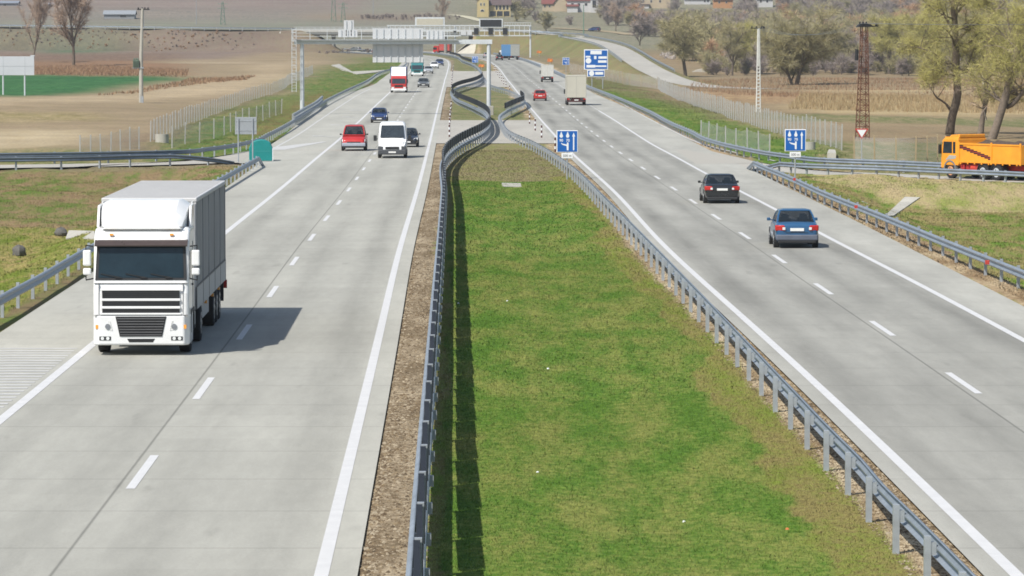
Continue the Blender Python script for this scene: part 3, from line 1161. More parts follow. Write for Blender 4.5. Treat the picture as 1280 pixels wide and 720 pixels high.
# ------------------------------------------------------------------ gantries
def gantry_near():
    Y = 447.0
    k = Y / F
    px0 = GX(378, Y)
    root = thing('sign_gantry', 'near white gantry with box beam, railed walkway and white panel backs over the oncoming lanes', 'gantry', (px0.x, Y, float(prof(Y))))
    W = (611 - 378) * k
    zt = H + (55 - 49.5) * k - prof(Y)
    zb = zt - .52
    m = MB()
    m.tube([(0, 0, -.6), (0, 0, zb)], [.26, .22], 12)
    m.box(-.5, .5, -.5, .5, -.7, .02)
    m.build('leg', M_WHITEST, root, True)
    m = MB()
    m.tube([(W, 0, -.6), (W, 0, zb)], [.26, .22], 12)
    m.build('leg', M_WHITEST, root, True)
    m = MB()
    m.box(W - .55, W + .55, -.55, .55, -.5, 1.0)
    m.build('footing', M_CONC, root, bevel=.05)
    m = MB()
    m.box(-.9, W + .4, -.3, .3, zb, zt)
    for x in np.arange(0, W, 3.1):
        m.box(x - .03, x + .03, -.32, .32, zb - .04, zt + .03)
    m.build('beam', M_WHITEST, root, bevel=.02)
    m = MB()
    m.box(-1.1, W - 3.5, -.75, -.31, zt - .08, zt - .02)
    m.build('walkway', M_PALEST, root)
    m = MB()
    for x in np.arange(-1.0, W - 3.4, 1.95):
        m.box(x - .035, x + .035, -.78, -.72, zt, zt + 1.15)
    for z in (.35, .72, 1.12):
        m.box(-1.05, W - 3.5, -.77, -.73, zt + z, zt + z + .045)
    m.build('railing', M_WHITEST, root)
    m = MB()
    for x in (-1.12, -.62):
        m.box(x - .03, x + .03, -.8, -.74, 2.6, zt + 1.3)
    for z in np.arange(2.7, zt + 1.2, .33):
        m.box(-1.12, -.62, -.79, -.75, z, z + .035)
    for z in np.arange(4.6, zt + 1.2, .95):
        m.box(-1.2, -.54, -1.3, -1.26, z, z + .05)
        m.box(-1.2, -1.16, -1.3, -.75, z, z + .05)
        m.box(-.58, -.54, -1.3, -.75, z, z + .05)
    m.build('ladder', M_WHITEST, root)

    def panel(xa, xb, ya, yb, y, ribs):
        x0, x1 = (xa - 378) * k, (xb - 378) * k
        z0, z1 = H - (yb - 55) * k - prof(Y), H - (ya - 55) * k - prof(Y)
        m = MB()
        m.box(x0, x1, y, y + .05, z0, z1)
        p = m.build('sign_panel', M_WHITEP, root)
        for i in range(ribs):
            m = MB()
            x = x0 + (x1 - x0) * (i + .5) / ribs
            m.box(x - .05, x + .05, y - .09, y - .003, z0 + .05, z1 - .05)
            m.build('stiffener', M_PALEST, p)
    panel(466, 529, 54.8, 78, .4, 7)
    panel(466, 529, 35.5, 48.6, .4, 7)
    panel(430, 442.5, 25.5, 46, .45, 2)
    panel(423, 447, 37.5, 46.5, .36, 3)
    panel(533, 556, 38, 49, .4, 4)
    return root


gantry_near()


def gantry_far():
    Y = 1090.0
    k = Y / F
    root = thing('sign_gantry', 'far white truss gantry with dark message board and three black lane signals', 'gantry', tuple(GX(663, Y)))
    ox, zg = 663, float(prof(Y))

    def x_(p):
        return (p - ox) * k

    def z_(p):
        return H - (p - 55) * k - zg
    for p, r in ((663, .26), (569, .24), (486, .24)):
        m = MB()
        m.tube([(x_(p), 0, -.8), (x_(p), 0, z_(32))], r, 10)
        m.build('leg', M_WHITEST, root, True)
    m = MB()
    for z in (32, 38.5, 44.6):
        for y in (-.6, .6):
            m.box(x_(484), x_(664), y - .08, y + .08, z_(z) - .14, z_(z) + .14)
    for p in np.arange(488, 664, 6.2):
        for y in (-.6, .6):
            m.box(x_(p) - .06, x_(p) + .06, y - .06, y + .06, z_(44.6), z_(32))
    m.build('truss', M_WHITEST, root)
    m = MB()
    for p in np.arange(628, 664, 3.2):
        m.box(x_(p) - .04, x_(p) + .04, -.66, -.6, z_(32), z_(28.5))
    m.box(x_(628), x_(664), -.66, -.6, z_(28.8), z_(28.2))
    m.build('railing', M_PALEST, root)
    m = MB()
    m.box(x_(599), x_(628.5), -.95, -.62, z_(34.5), z_(23.5))
    fr = m.build('message_board_frame', M_WHITEST, root)
    m = MB()
    m.box(x_(600.5), x_(627), -1.0, -.955, z_(33.5), z_(24.8))
    m.build('message_screen', M_BLACK, fr)
    for p in (595.5, 613.5, 631.5):
        m = MB()
        m.box(x_(p - 3), x_(p + 3), -1.0, -.65, z_(43.5), z_(35))
        m.build('lane_signal', M_BLACK, root)
    m = MB()
    m.box(x_(519), x_(556), .65, .95, z_(34.5), z_(21.5))
    b = m.build('message_board_frame', M_WHITEST, root)
    m = MB()
    m.box(x_(521), x_(554), .55, .647, z_(33.5), z_(23.5))
    m.build('back_panel', mat('beige_panel', alb(222, 216, 196), .6), b)
    m = MB()
    for p in (466, 472, 478):
        pass
    for p0, p1 in ((576, 583), (584, 590)):
        m.box(x_(p0), x_(p1), -.9, -.65, z_(44), z_(38))
    m.build('sign_panel', M_WHITEP, root)
    m = MB()
    m.box(x_(567), x_(570.5), -.95, -.7, z_(42), z_(38.5))
    m.build('camera_box', M_BLACK, root)


gantry_far()


# ------------------------------------------------------------------ flyover
def flyover():
    k = YB / F
    xa, xb = bx_(374), bx_(603)
    root = thing('flyover_bridge', 'pale concrete road bridge with steel railings crossing over the motorway', 'bridge', (xa, YB, float(prof(YB))))
    W = xb - xa
    zg = float(prof(YB))
    zt = DECK - zg
    m = MB()
    m.box(-1.5, W + 1.5, -4.4, 4.4, zt - .45, zt + .03)
    m.box(0, W, -3.8, 3.8, zt - 1.5, zt - .45)
    m.build('deck', M_CONC, root, bevel=.05)
    for x in (.19, .5, .8):
        m = MB()
        for y in (-2.2, 2.2):
            m.tube([(W * x, y, -1), (W * x, y, zt - 1.5)], .5, 14)
        m.box(W * x - .6, W * x + .6, -3.4, 3.4, zt - 2.1, zt - 1.5)
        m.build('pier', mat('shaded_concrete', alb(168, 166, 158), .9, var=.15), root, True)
    m = MB()
    for y in (-4.2, 4.2):
        for x in np.arange(-1, W + 1, 2.0):
            m.box(x - .04, x + .04, y - .04, y + .04, zt, zt + 1.1)
        for z in (.55, .8, 1.1):
            m.box(-1.4, W + 1.4, y - .03, y + .03, zt + z - .05, zt + z)
    m.build('railing', M_PALEST, root)
    m = MB()
    m.box(-1.5, W + 1.5, -4.46, -4.41, zt - .5, zt + .3)
    m.build('edge_beam', mat('edge_beam_white', alb(222, 222, 216), .8), root)
    for sx, x0 in ((1, 0), (-1, W)):
        m = MB()
        P = [(x0 - sx * 1.2, zt - 1.0), (x0 + sx * 1.5, zt - 1.5), (x0 + sx * 9.0, -.3), (x0 - sx * 1.2, -.3)]
        m.prism(P if sx > 0 else P[::-1], 'y', -5.2, 5.2)
        # paved cone that faces the traffic
        m.add([(x0 - sx * 2, -5.2, zt - 1.0), (x0 + sx * 1.5, -5.2, zt - 1.5), (x0 + sx * 8.6, -5.2, -.3), (x0 + sx * 7.4, -9.5, -.3), (x0 - sx * 3, -12.5, -.3)],
              [(0, 1, 2, 3, 4)] if sx > 0 else [(4, 3, 2, 1, 0)])
        m.build('abutment', mat('abutment_paving', alb(222, 216, 200), .9, var=.08, scale=.8), root)
        m = MB()
        for d in (3.2, 5.4):
            m.tube([(x0 - sx * d, -4.8, zt - .6), (x0 - sx * (d + 1.3), -12.6, .05)], .32, 6)
        m.build('drain_channel', M_CONC, root)


flyover()


def path_strip(name, B, hw, dz, m):
    P = resample([Vector(b) for b in B], 4.0)
    T = np.gradient(P, axis=0)[:, :2]
    T /= np.linalg.norm(T, axis=1)[:, None]
    Nn = np.stack([T[:, 1], -T[:, 0], np.zeros(len(P))], 1)
    A, Bb = P + Nn * hw, P - Nn * hw
    V = np.stack([A, Bb], 1).reshape(-1, 3)
    V[:, 2] += dz
    i = np.arange(len(P) - 1) * 2
    Fq = np.stack([i, i + 1, i + 3, i + 2], 1)
    o = raw(name, V, Fq, m)
    o.data.uv_layers.new(name='uv').data.foreach_set('uv', V[Fq.ravel(), :2].astype(np.float32).ravel())
    return tag(o, kind='structure'), P


path_strip('flyover_road', bank_l, 3.4, .07, M_PAD)
path_strip('flyover_road', bank_r[:12], 3.0, .07, M_PAD)


def bank_rail(label, B, side, off, dark):
    P = resample([Vector(b) for b in B], 3.0)
    T = np.gradient(P, axis=0)[:, :2]
    T /= np.linalg.norm(T, axis=1)[:, None]
    P[:, 0] += T[:, 1] * off * side
    P[:, 1] -= T[:, 0] * off * side
    zz = P[:, 2].copy()
    xs, ysv = P[:, 0].copy(), P[:, 1].copy()

    def zof(X, Y):
        d2 = (np.asarray(X)[:, None] - xs[None]) ** 2 + (np.asarray(Y)[:, None] - ysv[None]) ** 2
        return zz[np.argmin(d2, 1)]
    guardrail(label, [Vector(p) for p in P], (-side,), dark=dark, group='guardrails on the flyover approaches', z_of=zof)


bank_rail('guardrail on the camera side of the flyover approach beside the ploughed fields', bank_l[:5], -1, 4.2, True)
bank_rail('guardrail on the inner edge of the curving flyover ramp', bank_r[:8], 1, 3.9, False)
bank_rail('guardrail on the outer edge of the curving flyover ramp above the bushes', bank_r[:9], -1, 3.9, False)


# ------------------------------------------------------------------ signs
def text_mesh(body, size, name, m, parent, M, bold=.02):
    cu = bpy.data.curves.new(name, 'FONT')
    cu.body = body
    cu.size = size
    cu.align_x = 'CENTER'
    cu.align_y = 'CENTER'
    cu.offset = bold * size
    cu.extrude = .002
    tmp = bpy.data.objects.new('tmp', cu)
    COL.objects.link(tmp)
    dg = bpy.context.evaluated_depsgraph_get()
    me = bpy.data.meshes.new_from_object(tmp.evaluated_get(dg))
    bpy.data.objects.remove(tmp)
    me.materials.clear()
    me.materials.append(m)
    o = bpy.data.objects.new(name, me)
    COL.objects.link(o)
    o.parent = parent
    o.matrix_local = M
    return o


FACE = Matrix.Rotation(PI / 2, 4, 'X')   # text facing -Y


def lane_sign(label, px, base_y, sc=1.0, sub='500 m', detail=True, group=None, pole=.045, W=1.28, hh=1.33, z0=1.62, p=None):
    p = p or G(px, base_y)
    root = thing('lane_sign', label, 'road sign', (p.x, p.y, float(ground_h(np.array([p.x]), np.array([p.y]))[0])), .04, group)
    W, hh, z0 = W * sc, hh * sc, z0 * sc
    m = MB()
    m.cyl((0, .08, -.3), (0, .08, z0 + hh - .1), pole, 10)
    m.build('pole', M_POST, root, True)
    m = MB()
    m.box(-W / 2, W / 2, -.012, .03, z0, z0 + hh)
    m.build('panel_border', M_SIGNW, root, bevel=.03)
    m = MB()
    b = .045 * sc
    m.box(-W / 2 + b, W / 2 - b, -.02, -.0125, z0 + b, z0 + hh - b)
    pn = m.build('panel', M_BLUE, root)
    a, c = -.0235, -.0201

    def poly(pts, nm='arrow_head'):
        m = MB()
        m.prism([(x * W, z0 + z * hh) for x, z in pts], 'y', a, c)
        m.build(nm, M_SIGNW, pn)
    # tall arrow
    poly([(.27, .1), (.33, .1), (.33, .72), (.37, .72), (.30, .9), (.23, .72), (.27, .72)], 'tall_arrow')
    for x in (-.28, .02):
        pts = [(x + .078 * math.sin(t), .74 - .075 * math.cos(t)) for t in np.linspace(-2.2, 2.2, 13)] + [(x, .95)]
        poly(pts)
    poly([(-.29, .40), (-.22, .34), (-.03, .29), (-.02, .10), (.06, .10), (.06, .44), (-.01, .46), (-.02, .36), (-.24, .40), (-.27, .44)], 'bent_arrow')
    if detail:
        text_mesh('90', .22 * sc, 'lettering', M_SIGNW, pn, Matrix.Translation((-.28 * W, -.022, z0 + .54 * hh)) @ FACE)
        text_mesh('70', .22 * sc, 'lettering', M_SIGNW, pn, Matrix.Translation((.03 * W, -.022, z0 + .54 * hh)) @ FACE)
    if sub:
        m = MB()
        m.box(-.34 * sc, .34 * sc, -.012, .03, z0 - .36 * sc, z0 - .04 * sc)
        sp_ = m.build('distance_plate', M_SIGNW, root, bevel=.02)
        text_mesh(sub, .2 * sc, 'lettering', mat('plate_grey', (.2, .2, .2), .6), sp_, Matrix.Translation((0, -.0145, z0 - .2 * sc)) @ FACE)
    return root


SG = 'blue lane signs with white arrows'
lane_sign('blue lane sign with white arrows standing on the median grass by the guardrail', 709, 224, group=SG)
lane_sign('blue lane sign with white arrows on the bank in front of the yield sign', 994, 223, group=SG)
lane_sign('small blue lane sign beyond the tall gantry leg, between the weaving rails', 594, 92, .98, None, False, SG, p=GX(594, 800), z0=2.2)
lane_sign('small blue lane sign on the verge beside the large white-bordered blue board', 707.5, 93, 1.05, None, False, SG, p=G(707.5, 95), z0=2.1)


def big_sign():
    p = G(746, 111)
    k = p.y / F
    root = thing('direction_sign', 'large blue direction board with white border and a smaller plate below', 'road sign', tuple(p), .03)
    zz = lambda y: (111 - y) * k
    xx = lambda x: (x - 746) * k
    for x in (740, 753.5):
        m = MB()
        m.cyl((xx(x), .15, -.5), (xx(x), .15, zz(70)), .07, 8)
        m.build('leg', M_POST, root, True)

    def board(x0, x1, y0, y1, b):
        m = MB()
        m.box(xx(x0), xx(x1), -.02, .06, zz(y1), zz(y0))
        m.build('panel_border', M_SIGNW, root, bevel=.15, segs=3)
        m = MB()
        m.box(xx(x0 + b), xx(x1 - b), -.05, -.021, zz(y1 - b), zz(y0 + b))
        return m.build('panel', M_BLUE, root, bevel=.02)
    a = board(730, 760, 62, 87.2, 1.1)
    b = board(734, 756, 87.5, 96.2, .9)

    def bits(parent, rects, m_=M_SIGNW, name='white_symbol'):
        m = MB()
        for (x0, x1, y0, y1) in rects:
            m.box(xx(x0), xx(x1), -.062, -.0505, zz(y1), zz(y0))
        m.build(name, m_, parent)
    bits(a, [(738, 752, 63.6, 68), (742.5, 745.5, 70, 74), (748, 758.5, 70.5, 73.5), (747.5, 758.2, 75.5, 78.5), (733, 744, 81.2, 84.5), (744, 758, 81.8, 83.8), (732, 738, 70, 72)])
    bits(b, [(744, 754, 90, 93.4)])
    for par, (x, y, r) in ((a, (735.5, 76, .45)), (b, (739.5, 91.8, .42))):
        m = MB()
        m.prism([(xx(x) + r * math.cos(t), zz(y) + r * math.sin(t)) for t in np.linspace(0, 2 * PI, 17)[:-1]], 'y', -.064, -.0505)
        m.build('white_disc', M_SIGNW, par)


big_sign()


def sign_from_behind():
    p = G(307.5, 203)
    k = p.y / F
    root = thing('road_sign', 'square road sign seen from its grey back on two legs by the teal cushion', 'road sign', tuple(p))
    for x in (-9.5, 8.5):
        m = MB()
        m.cyl((x * k, -.03, -.4), (x * k, -.03, (203 - 148) * k), .045, 8)
        m.build('leg', M_POST, root, True)
    m = MB()
    m.box(-13.5 * k, 13.5 * k, .02, .05, (203 - 168) * k, (203 - 146.5) * k)
    pn = m.build('panel', M_SIGNBACK, root, bevel=.02)
    m = MB()
    for z in (151, 163):
        m.box(-12.5 * k, 12.5 * k, -.004, .0185, (203 - z) * k - .03, (203 - z) * k + .03)
    m.build('bracket', M_POST, pn)


sign_from_behind()


def crash_cushion():
    p = G(326, 201.5)
    k = p.y / F
    root = thing('crash_cushion', 'teal crash cushion with rounded top standing at the gore nose', 'crash cushion', tuple(p), .05)
    w, h = 14.5 * k, 27 * k
    pts = [(-w, .02), (w, .02), (w, h * .62), (w * .8, h * .86), (w * .4, h * .97), (0, h), (-w * .4, h * .97), (-w * .8, h * .86), (-w, h * .62)]
    m = MB()
    m.prism(pts, 'y', -.35, 1.6)
    m.build('shell', M_TEAL, root, bevel=.05)
    m = MB()
    m.box(-w * 1.01, w * 1.01, -.36, 1.61, h * .46, h * .485)
    m.build('seam', mat('teal_seam', alb(70, 180, 176), .6), root)
    m = MB()
    m.box(w, w + .05, -.36, -.2, .02, h * .6)
    m.build('reflector_edge', M_SIGNW, root)


crash_cushion()


def yield_sign():
    p = G(1077, 206)
    k = p.y / F
    root = thing('yield_sign', 'red-bordered white triangle sign pointing down in front of the rusty lattice pole', 'road sign', tuple(p))
    m = MB()
    m.cyl((0, .04, -.3), (0, .04, 46 * k), .035, 8)
    m.build('pole', M_POST, root, True)
    zc = (206 - 165.5) * k

    def tri(r):
        return [(-r * .95, zc + r * .52), (r * .95, zc + r * .52), (0, zc - r)]
    m = MB()
    m.prism(tri(9.0 * k), 'y', -.015, .01)
    m.build('border', M_RED, root, bevel=.01)
    m = MB()
    m.prism(tri(6.2 * k), 'y', -.022, -.0155)
    m.build('panel', M_SIGNW, root)


yield_sign()


def orange_post(label, p, w, h, z):
    root = thing('warning_board', label, 'road sign', tuple(p))
    m = MB()
    m.cyl((0, .05, -.3), (0, .05, z + h * .5), .05, 8)
    m.build('post', M_POST, root)
    m = MB()
    m.prism([(-w, z), (-w * .4, z + .12), (w * .3, z - .1), (w, z + .1), (w * .9, z + h), (w * .2, z + h * .9), (-w * .5, z + h * 1.1), (-w, z + h * .8)], 'y', -.03, .03)
    m.build('board', M_ORANGE, root)
    m = MB()
    m.cyl((w * .3, -.14, z + h * .4), (w * .3, -.04, z + h * .4), w * .35, 10)
    m.build('lamp', mat('amber_lens', (.75, .30, .04), .3), root)


OG = 'orange warning boards on posts'
orange_post('orange warning board between the weaving median rails', GX(602, 800), .6, .6, 1.1, )
orange_post('orange warning board on the slope right of the far gantry leg', G(674, 71) , .7, .7, 1.0)
orange_post('orange warning board above the white box van on the verge', GX(687.5, 890) + Vector((0, 0, 0)), .6, .8, 1.1)


def billboard():
    p = G(16, 123)
    k = p.y / F
    root = thing('billboard', 'blank white billboard on two legs at the edge of the green field', 'billboard', tuple(p))
    for x in (4, 31):
        m = MB()
        m.cyl(((x - 16) * k, .1, -.4), ((x - 16) * k, .1, 50 * k), .12, 8)
        m.build('leg', M_WHITEST, root, True)
    m = MB()
    m.box(-40 * k, 27 * k, -.05, .05, 29 * k, 52.5 * k)
    m.box(22.5 * k, 27.8 * k, -.06, .06, 52.5 * k, 54 * k)
    pn = m.build('panel', mat('billboard_white', alb(232, 236, 244), .6, var=.05, scale=.4), root)
    m = MB()
    for x in (-36, -11.5, 15.5):
        m.box(x * k - .02, x * k + .02, -.06, -.051, 29.3 * k, 52.2 * k)
    m.box(-40 * k, 27 * k, -.062, -.052, 40 * k, 40.3 * k)
    m.build('seam', M_SIGNBACK, pn)


billboard()


# ------------------------------------------------------------------ poles
def insulator(m, x, y, z):
    m.tube([(x, y, z), (x, y, z + .12), (x, y, z + .2)], [.05, .11, .05], 8)


def pole_transformer():
    p = G(176.5, 131)
    k = p.y / F
    root = thing('utility_pole', 'pale concrete utility pole with a green transformer in the dry field', 'utility pole', tuple(p), .02)
    hh = 123 * k
    m = MB()
    m.tube([(0, 0, -.5), (.02, 0, hh * .5), (.24, 0, hh - .3)], [.30, .24, .17], 10)
    m.build('shaft', M_CONC, root, True)
    m = MB()
    m.box(-.45, 1.15, -.08, .08, hh - .5, hh - .36)
    for x in (-.3, .2, .55, .95):
        insulator(m, x, 0, hh - .36)
    m.build('crossarm', M_BLACK, root)
    m = MB()
    m.box(.3, .42, -.05, .05, hh - 2.7, hh - .5)
    m.box(-.1, .4, -.15, .15, hh - 2.9, hh - 2.7)
    m.build('switch_rod', M_POST, root)
    m = MB()
    m.box(-1.0, -.25, -.4, .4, hh * .38, hh * .38 + 1.0)
    for x in np.arange(-.95, -.25, .13):
        m.box(x, x + .04, -.48, .48, hh * .38 + .1, hh * .38 + .85)
    for x in (-.85, -.6, -.4):
        insulator(m, x, 0, hh * .38 + 1.0)
    m.build('transformer', mat('transformer_green', alb(120, 140, 122), .6), root)
    m = MB()
    m.box(-1.05, .35, -.3, .3, hh * .38 - .15, hh * .38)
    m.box(-.1, .3, -.28, .28, .1, 1.1)
    m.build('bracket', M_POST, root)
    return root


pole_transformer()


def pole_ladder_concrete():
    p = G(948, 141.5)
    k = p.y / F
    root = thing('utility_pole', 'white concrete utility pole with ladder-like openings behind the fence', 'utility pole', tuple(p), .3)
    hh = 106 * k
    m = MB()
    for s in (-1, 1):
        m.tube([(s * .26, 0, -.4), (s * .11, 0, hh)], [.09, .06], 6)
    for z in np.arange(.5, hh, .42):
        w = .26 - .15 * z / hh
        m.box(-w, w, -.06, .06, z, z + .17)
    m.box(-.1, .1, -.07, .07, hh * .55, hh)
    m.build('shaft', mat('white_concrete', (.62, .62, .58), .85, 0, .08, 2), root)
    m = MB()
    m.box(-.95, .75, -.06, .06, hh - .05, hh + .04)
    for x in (-.85, -.3, .35, .65):
        insulator(m, x, 0, hh + .04)
    m.build('crossarm', M_BLACK, root)


pole_ladder_concrete()


def lattice_pole():
    p = G(1078, 173)
    k = p.y / F
    root = thing('lattice_pole', 'rusty lattice steel pole with a crossarm standing behind the yield sign', 'utility pole', tuple(p), .25)
    hh = 139 * k
    w = lambda z: .48 - .25 * z / hh
    m = MB()
    for sx in (-1, 1):
        for sy in (-1, 1):
            m.tube([(sx * w(0), sy * w(0), -.3), (sx * w(hh) + .12, sy * w(hh), hh)], .048, 5)
    z = 0.1
    i = 0
    while z < hh - .5:
        z2 = z + .46
        f = lambda q: .12 * q / hh
        for sy in (-1, 1):
            m.tube([(-w(z) + f(z), sy * w(z), z), (w(z) + f(z), sy * w(z), z)], .03, 4)
            s = 1 if i % 2 else -1
            m.tube([(-w(z) * s + f(z), sy * w(z), z), (w(z2) * s + f(z2), sy * w(z2), z2)], .024, 4)
            m.tube([(sy * w(z) + f(z), -w(z) * s, z), (sy * w(z2) + f(z2), w(z2) * s, z2)], .024, 4)
        z = z2
        i += 1
    m.build('lattice_frame', M_RUST, root)
    m = MB()
    m.prism([(-.55, hh), (.85, hh), (.6, hh + .22), (.1, hh + .3), (-.35, hh + .22)], 'y', -.35, .35)
    m.box(-.5, 1.35, -.05, .05, hh + .02, hh + .1)
    for x in (-.3, .0, .3, 1.2):
        insulator(m, x, 0, hh + .25 if x < 1 else hh + .05)
    m.build('crossarm', M_BLACK, root)
    m = MB()
    m.tube([(-.75, -.5, hh * .70), (-.72, -.5, hh * .8)], .16, 8)
    m.build('switch_box', M_BLACK, root)


lattice_pole()


def mast(label, px, base, top, m_, r=.14, cross=False, p=None):
    p = p or G(px, base)
    k = p.y / F
    root = thing('lamp_mast' if not cross else 'pylon', label, 'mast', tuple(p))
    hh = (base - top) * k
    m = MB()
    if not cross:
        m.tube([(0, 0, -.5), (0, 0, hh)], [r, r * .6], 8)
        m.build('shaft', m_, root, True)
    else:
        for sx in (-1, 1):
            for sy in (-1, 1):
                m.tube([(sx * 1.1, sy * 1.1, -.5), (sx * .3, sy * .3, hh)], .09, 4)
        for i in range(10):
            z0, z1 = hh * i / 10, hh * (i + 1) / 10
            a, b = 1.1 - .8 * i / 10, 1.1 - .8 * (i + 1) / 10
            s = 1 if i % 2 else -1
            for sy in (-1, 1):
                m.tube([(-a * s, sy * a, z0), (b * s, sy * b, z1)], .06, 4)
                m.tube([(sy * a, -a * s, z0), (sy * b, b * s, z1)], .06, 4)
        m.build('lattice_frame', m_, root)
        m = MB()
        for z in (.72, .9):
            m.box(-2.2, 2.2, -.1, .1, hh * z, hh * z + .18)
        m.build('crossarm', m_, root)


M_GREENST = mat('green_steel', alb(130, 165, 142), .6, .1)
mast('thin grey mast on the ploughed hillside above the flyover approach', 245.5, 33, -30, M_SIGNBACK)
mast('thin pale mast rising behind the panel backs of the near gantry', 466.5, 20, -30, M_SIGNBACK)
mast('green lattice pylon on the hillside above the left flyover approach', 278.5, 33, 2, M_GREENST, cross=True)
mast('green lattice pylon on the hillside behind the railed gantry walkway', 417, 28, -20, M_GREENST, cross=True)
mast('thin green lattice pylon beside its taller neighbour on the hillside', 429, 29, 3, M_GREENST, cross=True)
mast('slim green lattice mast by the road below the white houses', 729.5, 42, 6, M_GREENST, r=.2, p=at(729.5, 42, 1330))


# wires of the pole line on the right
def wire(a, b, sag, label, group):
    m = MB()
    a, b = Vector(a), Vector(b)
    pts = [(b - a) * t + Vector((0, 0, -4 * sag * t * (1 - t))) for t in np.linspace(0, 1, 15)]
    m.tube(pts, .014, 4)
    o = m.build('overhead_wire', mat('wire_grey', (.16, .17, .18), .5, .4), None)
    o.location = a
    tag(o, label, 'wire', group)


p1, p2 = G(948, 141.5), G(1078, 173)
h1, h2 = 106 * p1.y / F + .2, 139 * p2.y / F + .3
p3 = Vector((74, 262, 11.5))
p0 = Vector((18, 640, 12.5))
for dx in (-.8, -.1, .6):
    wire(p1 + Vector((dx, 0, h1)), p2 + Vector((dx * .7 + .2, 0, h2)), 1.0, 'thin overhead wire strung from the white concrete pole to the lattice pole', 'wires between the white pole and the lattice pole')
    wire(p2 + Vector((dx * .7 + .2, 0, h2)), p3 + Vector((dx, 0, 0)), .8, 'thin overhead wire running off past the tipper lorry from the lattice pole', 'wires beyond the lattice pole')


# striped delineators at the median crossovers
def delineator():
    root = thing('delineator_post', 'red and white striped marker post', 'marker post', (0, 0, 0))
    m = MB()
    m.cyl((0, 0, -.1), (0, 0, 1.15), .062, 10)
    m.build('shaft', M_SIGNW, root, True)
    m = MB()
    for z in (.0, .44, .88):
        m.cyl((0, 0, z), (0, 0, z + .22), .068, 10)
    m.build('dark_band', mat('dark_red_band', (.07, .016, .014), .6), root, True)
    return root


dl = None
LP = [(561.7, 171.5), (562, 162), (562.6, 152), (563.3, 143.5), (564, 137), (564.4, 113.5), (564.7, 107), (565.2, 101), (565.6, 96), (566, 91.5), (566.4, 87)]
RP = [(694, 190), (677, 172.5), (669, 163.5), (662, 155), (637, 116), (632.5, 110), (629.5, 105.5), (627, 101.5), (624.5, 97.5), (622, 94), (620, 90.5), (618, 87.5)]
for row, side, word in ((LP, 'oncoming', 'left'), (RP, 'receding', 'right')):
    for i, p in enumerate(row):
        if dl is None:
            dl = o = delineator()
        else:
            o = copy_tree(dl)
        o.location = G(*p, flat=True)
        o['group'] = f'striped posts along the {side} lanes'
        o['label'] = f'red and white striped post in the row edging the crossovers beside the {side} lanes'
        if side == 'receding' and i < 4:
            o['label'] = ('striped post behind the blue lane sign on the median', 'striped post nearest the camera of the three on the bare crossover slab',
                          'middle one of the three striped posts on the bare crossover slab', 'striped post standing last of three on the crossover slab, by the rail end')[i]
            del o['group']
        if side == 'oncoming' and i == 0:
            o['label'] = 'striped post nearest the dark screens, first of the row beside the oncoming lanes'
            del o['group']


# small concrete things
def ring(label, p, r, h):
    root = thing('concrete_ring', label, 'concrete ring', tuple(p))
    m = MB()
    n = 24
    P = [(r, 0), (r, h), (r * .82, h), (r * .82, 0)]
    rings = [[(x * math.cos(t), x * math.sin(t), z) for x, z in P] for t in np.linspace(0, 2 * PI, n + 1)[:-1]]
    vs = [q for rg in rings for q in rg]
    fs = [(i * 4 + j, ((i + 1) % n) * 4 + j, ((i + 1) % n) * 4 + (j + 1) % 4, i * 4 + (j + 1) % 4) for i in range(n) for j in range(4)]
    m.add(vs, fs)
    m.build('wall', M_CONC, root, True)


ring('white concrete manhole ring beside the end of the field fence', G(202.5, 179), .55, .75)
ring('pale concrete manhole ring on the verge behind the blue lane sign', G(1012, 187), .45, .6)


def rock(label, p, sc, m_, name='boulder', cat='boulder'):
    r = random.Random(int(p.x * 100) & 0xffff)
    m = MB()
    n, kk = 9, 6
    rings = []
    for i in range(kk + 1):
        a = PI * i / kk
        rings.append([((math.sin(a) * math.cos(t) + .01) * sc[0] * r.uniform(.8, 1.1), math.sin(a) * math.sin(t) * sc[1] * r.uniform(.8, 1.1), -math.cos(a) * sc[2] * r.uniform(.85, 1.05) + sc[2] * .6)
                      for t in np.linspace(0, 2 * PI, n + 1)[:-1]])
    m.loft(rings)
    o = m.build(name, m_, None, True, angle=40)
    o.location = p
    return tag(o, label, cat)


def on_ground(px, py):
    """the point of the real, uneven ground under a pixel"""
    d = ray(px, py)
    Ys = np.arange(40, 1500, .25)
    X = d[0] / d[1] * Ys
    g = H + d[2] / d[1] * Ys - ground_h(X, Ys)
    i = int(np.argmax(g <= 0))
    return Vector((X[i], Ys[i], float(H + d[2] / d[1] * Ys[i])))


M_ROCK = mat('grey_rock', alb(118, 116, 112), .9, 0, .3, 3, .5)
rock('dark grey boulder lying in the grass near the white lorry', on_ground(24, 320), (.32, .35, .3), M_ROCK)
rock('grey boulder beside the concrete culvert head behind the lorry', on_ground(76, 295), (.30, .3, .26), M_ROCK)


def slab(label, name, px_pts, th, cat='concrete slab', lift=.05):
    P = [on_ground(*p) for p in px_pts]
    c = sum(P, Vector()) / len(P)
    m = MB()
    n = len(P)
    m.add([p - c + Vector((0, 0, lift)) for p in P] + [p - c - Vector((0, 0, th)) for p in P],
          [tuple(range(n)), tuple(reversed(range(n, 2 * n)))] + [(i, (i + 1) % n, n + (i + 1) % n, n + i) for i in range(n)])
    o = m.build(name, M_CONC, None)
    o.location = c
    return tag(o, label, cat)


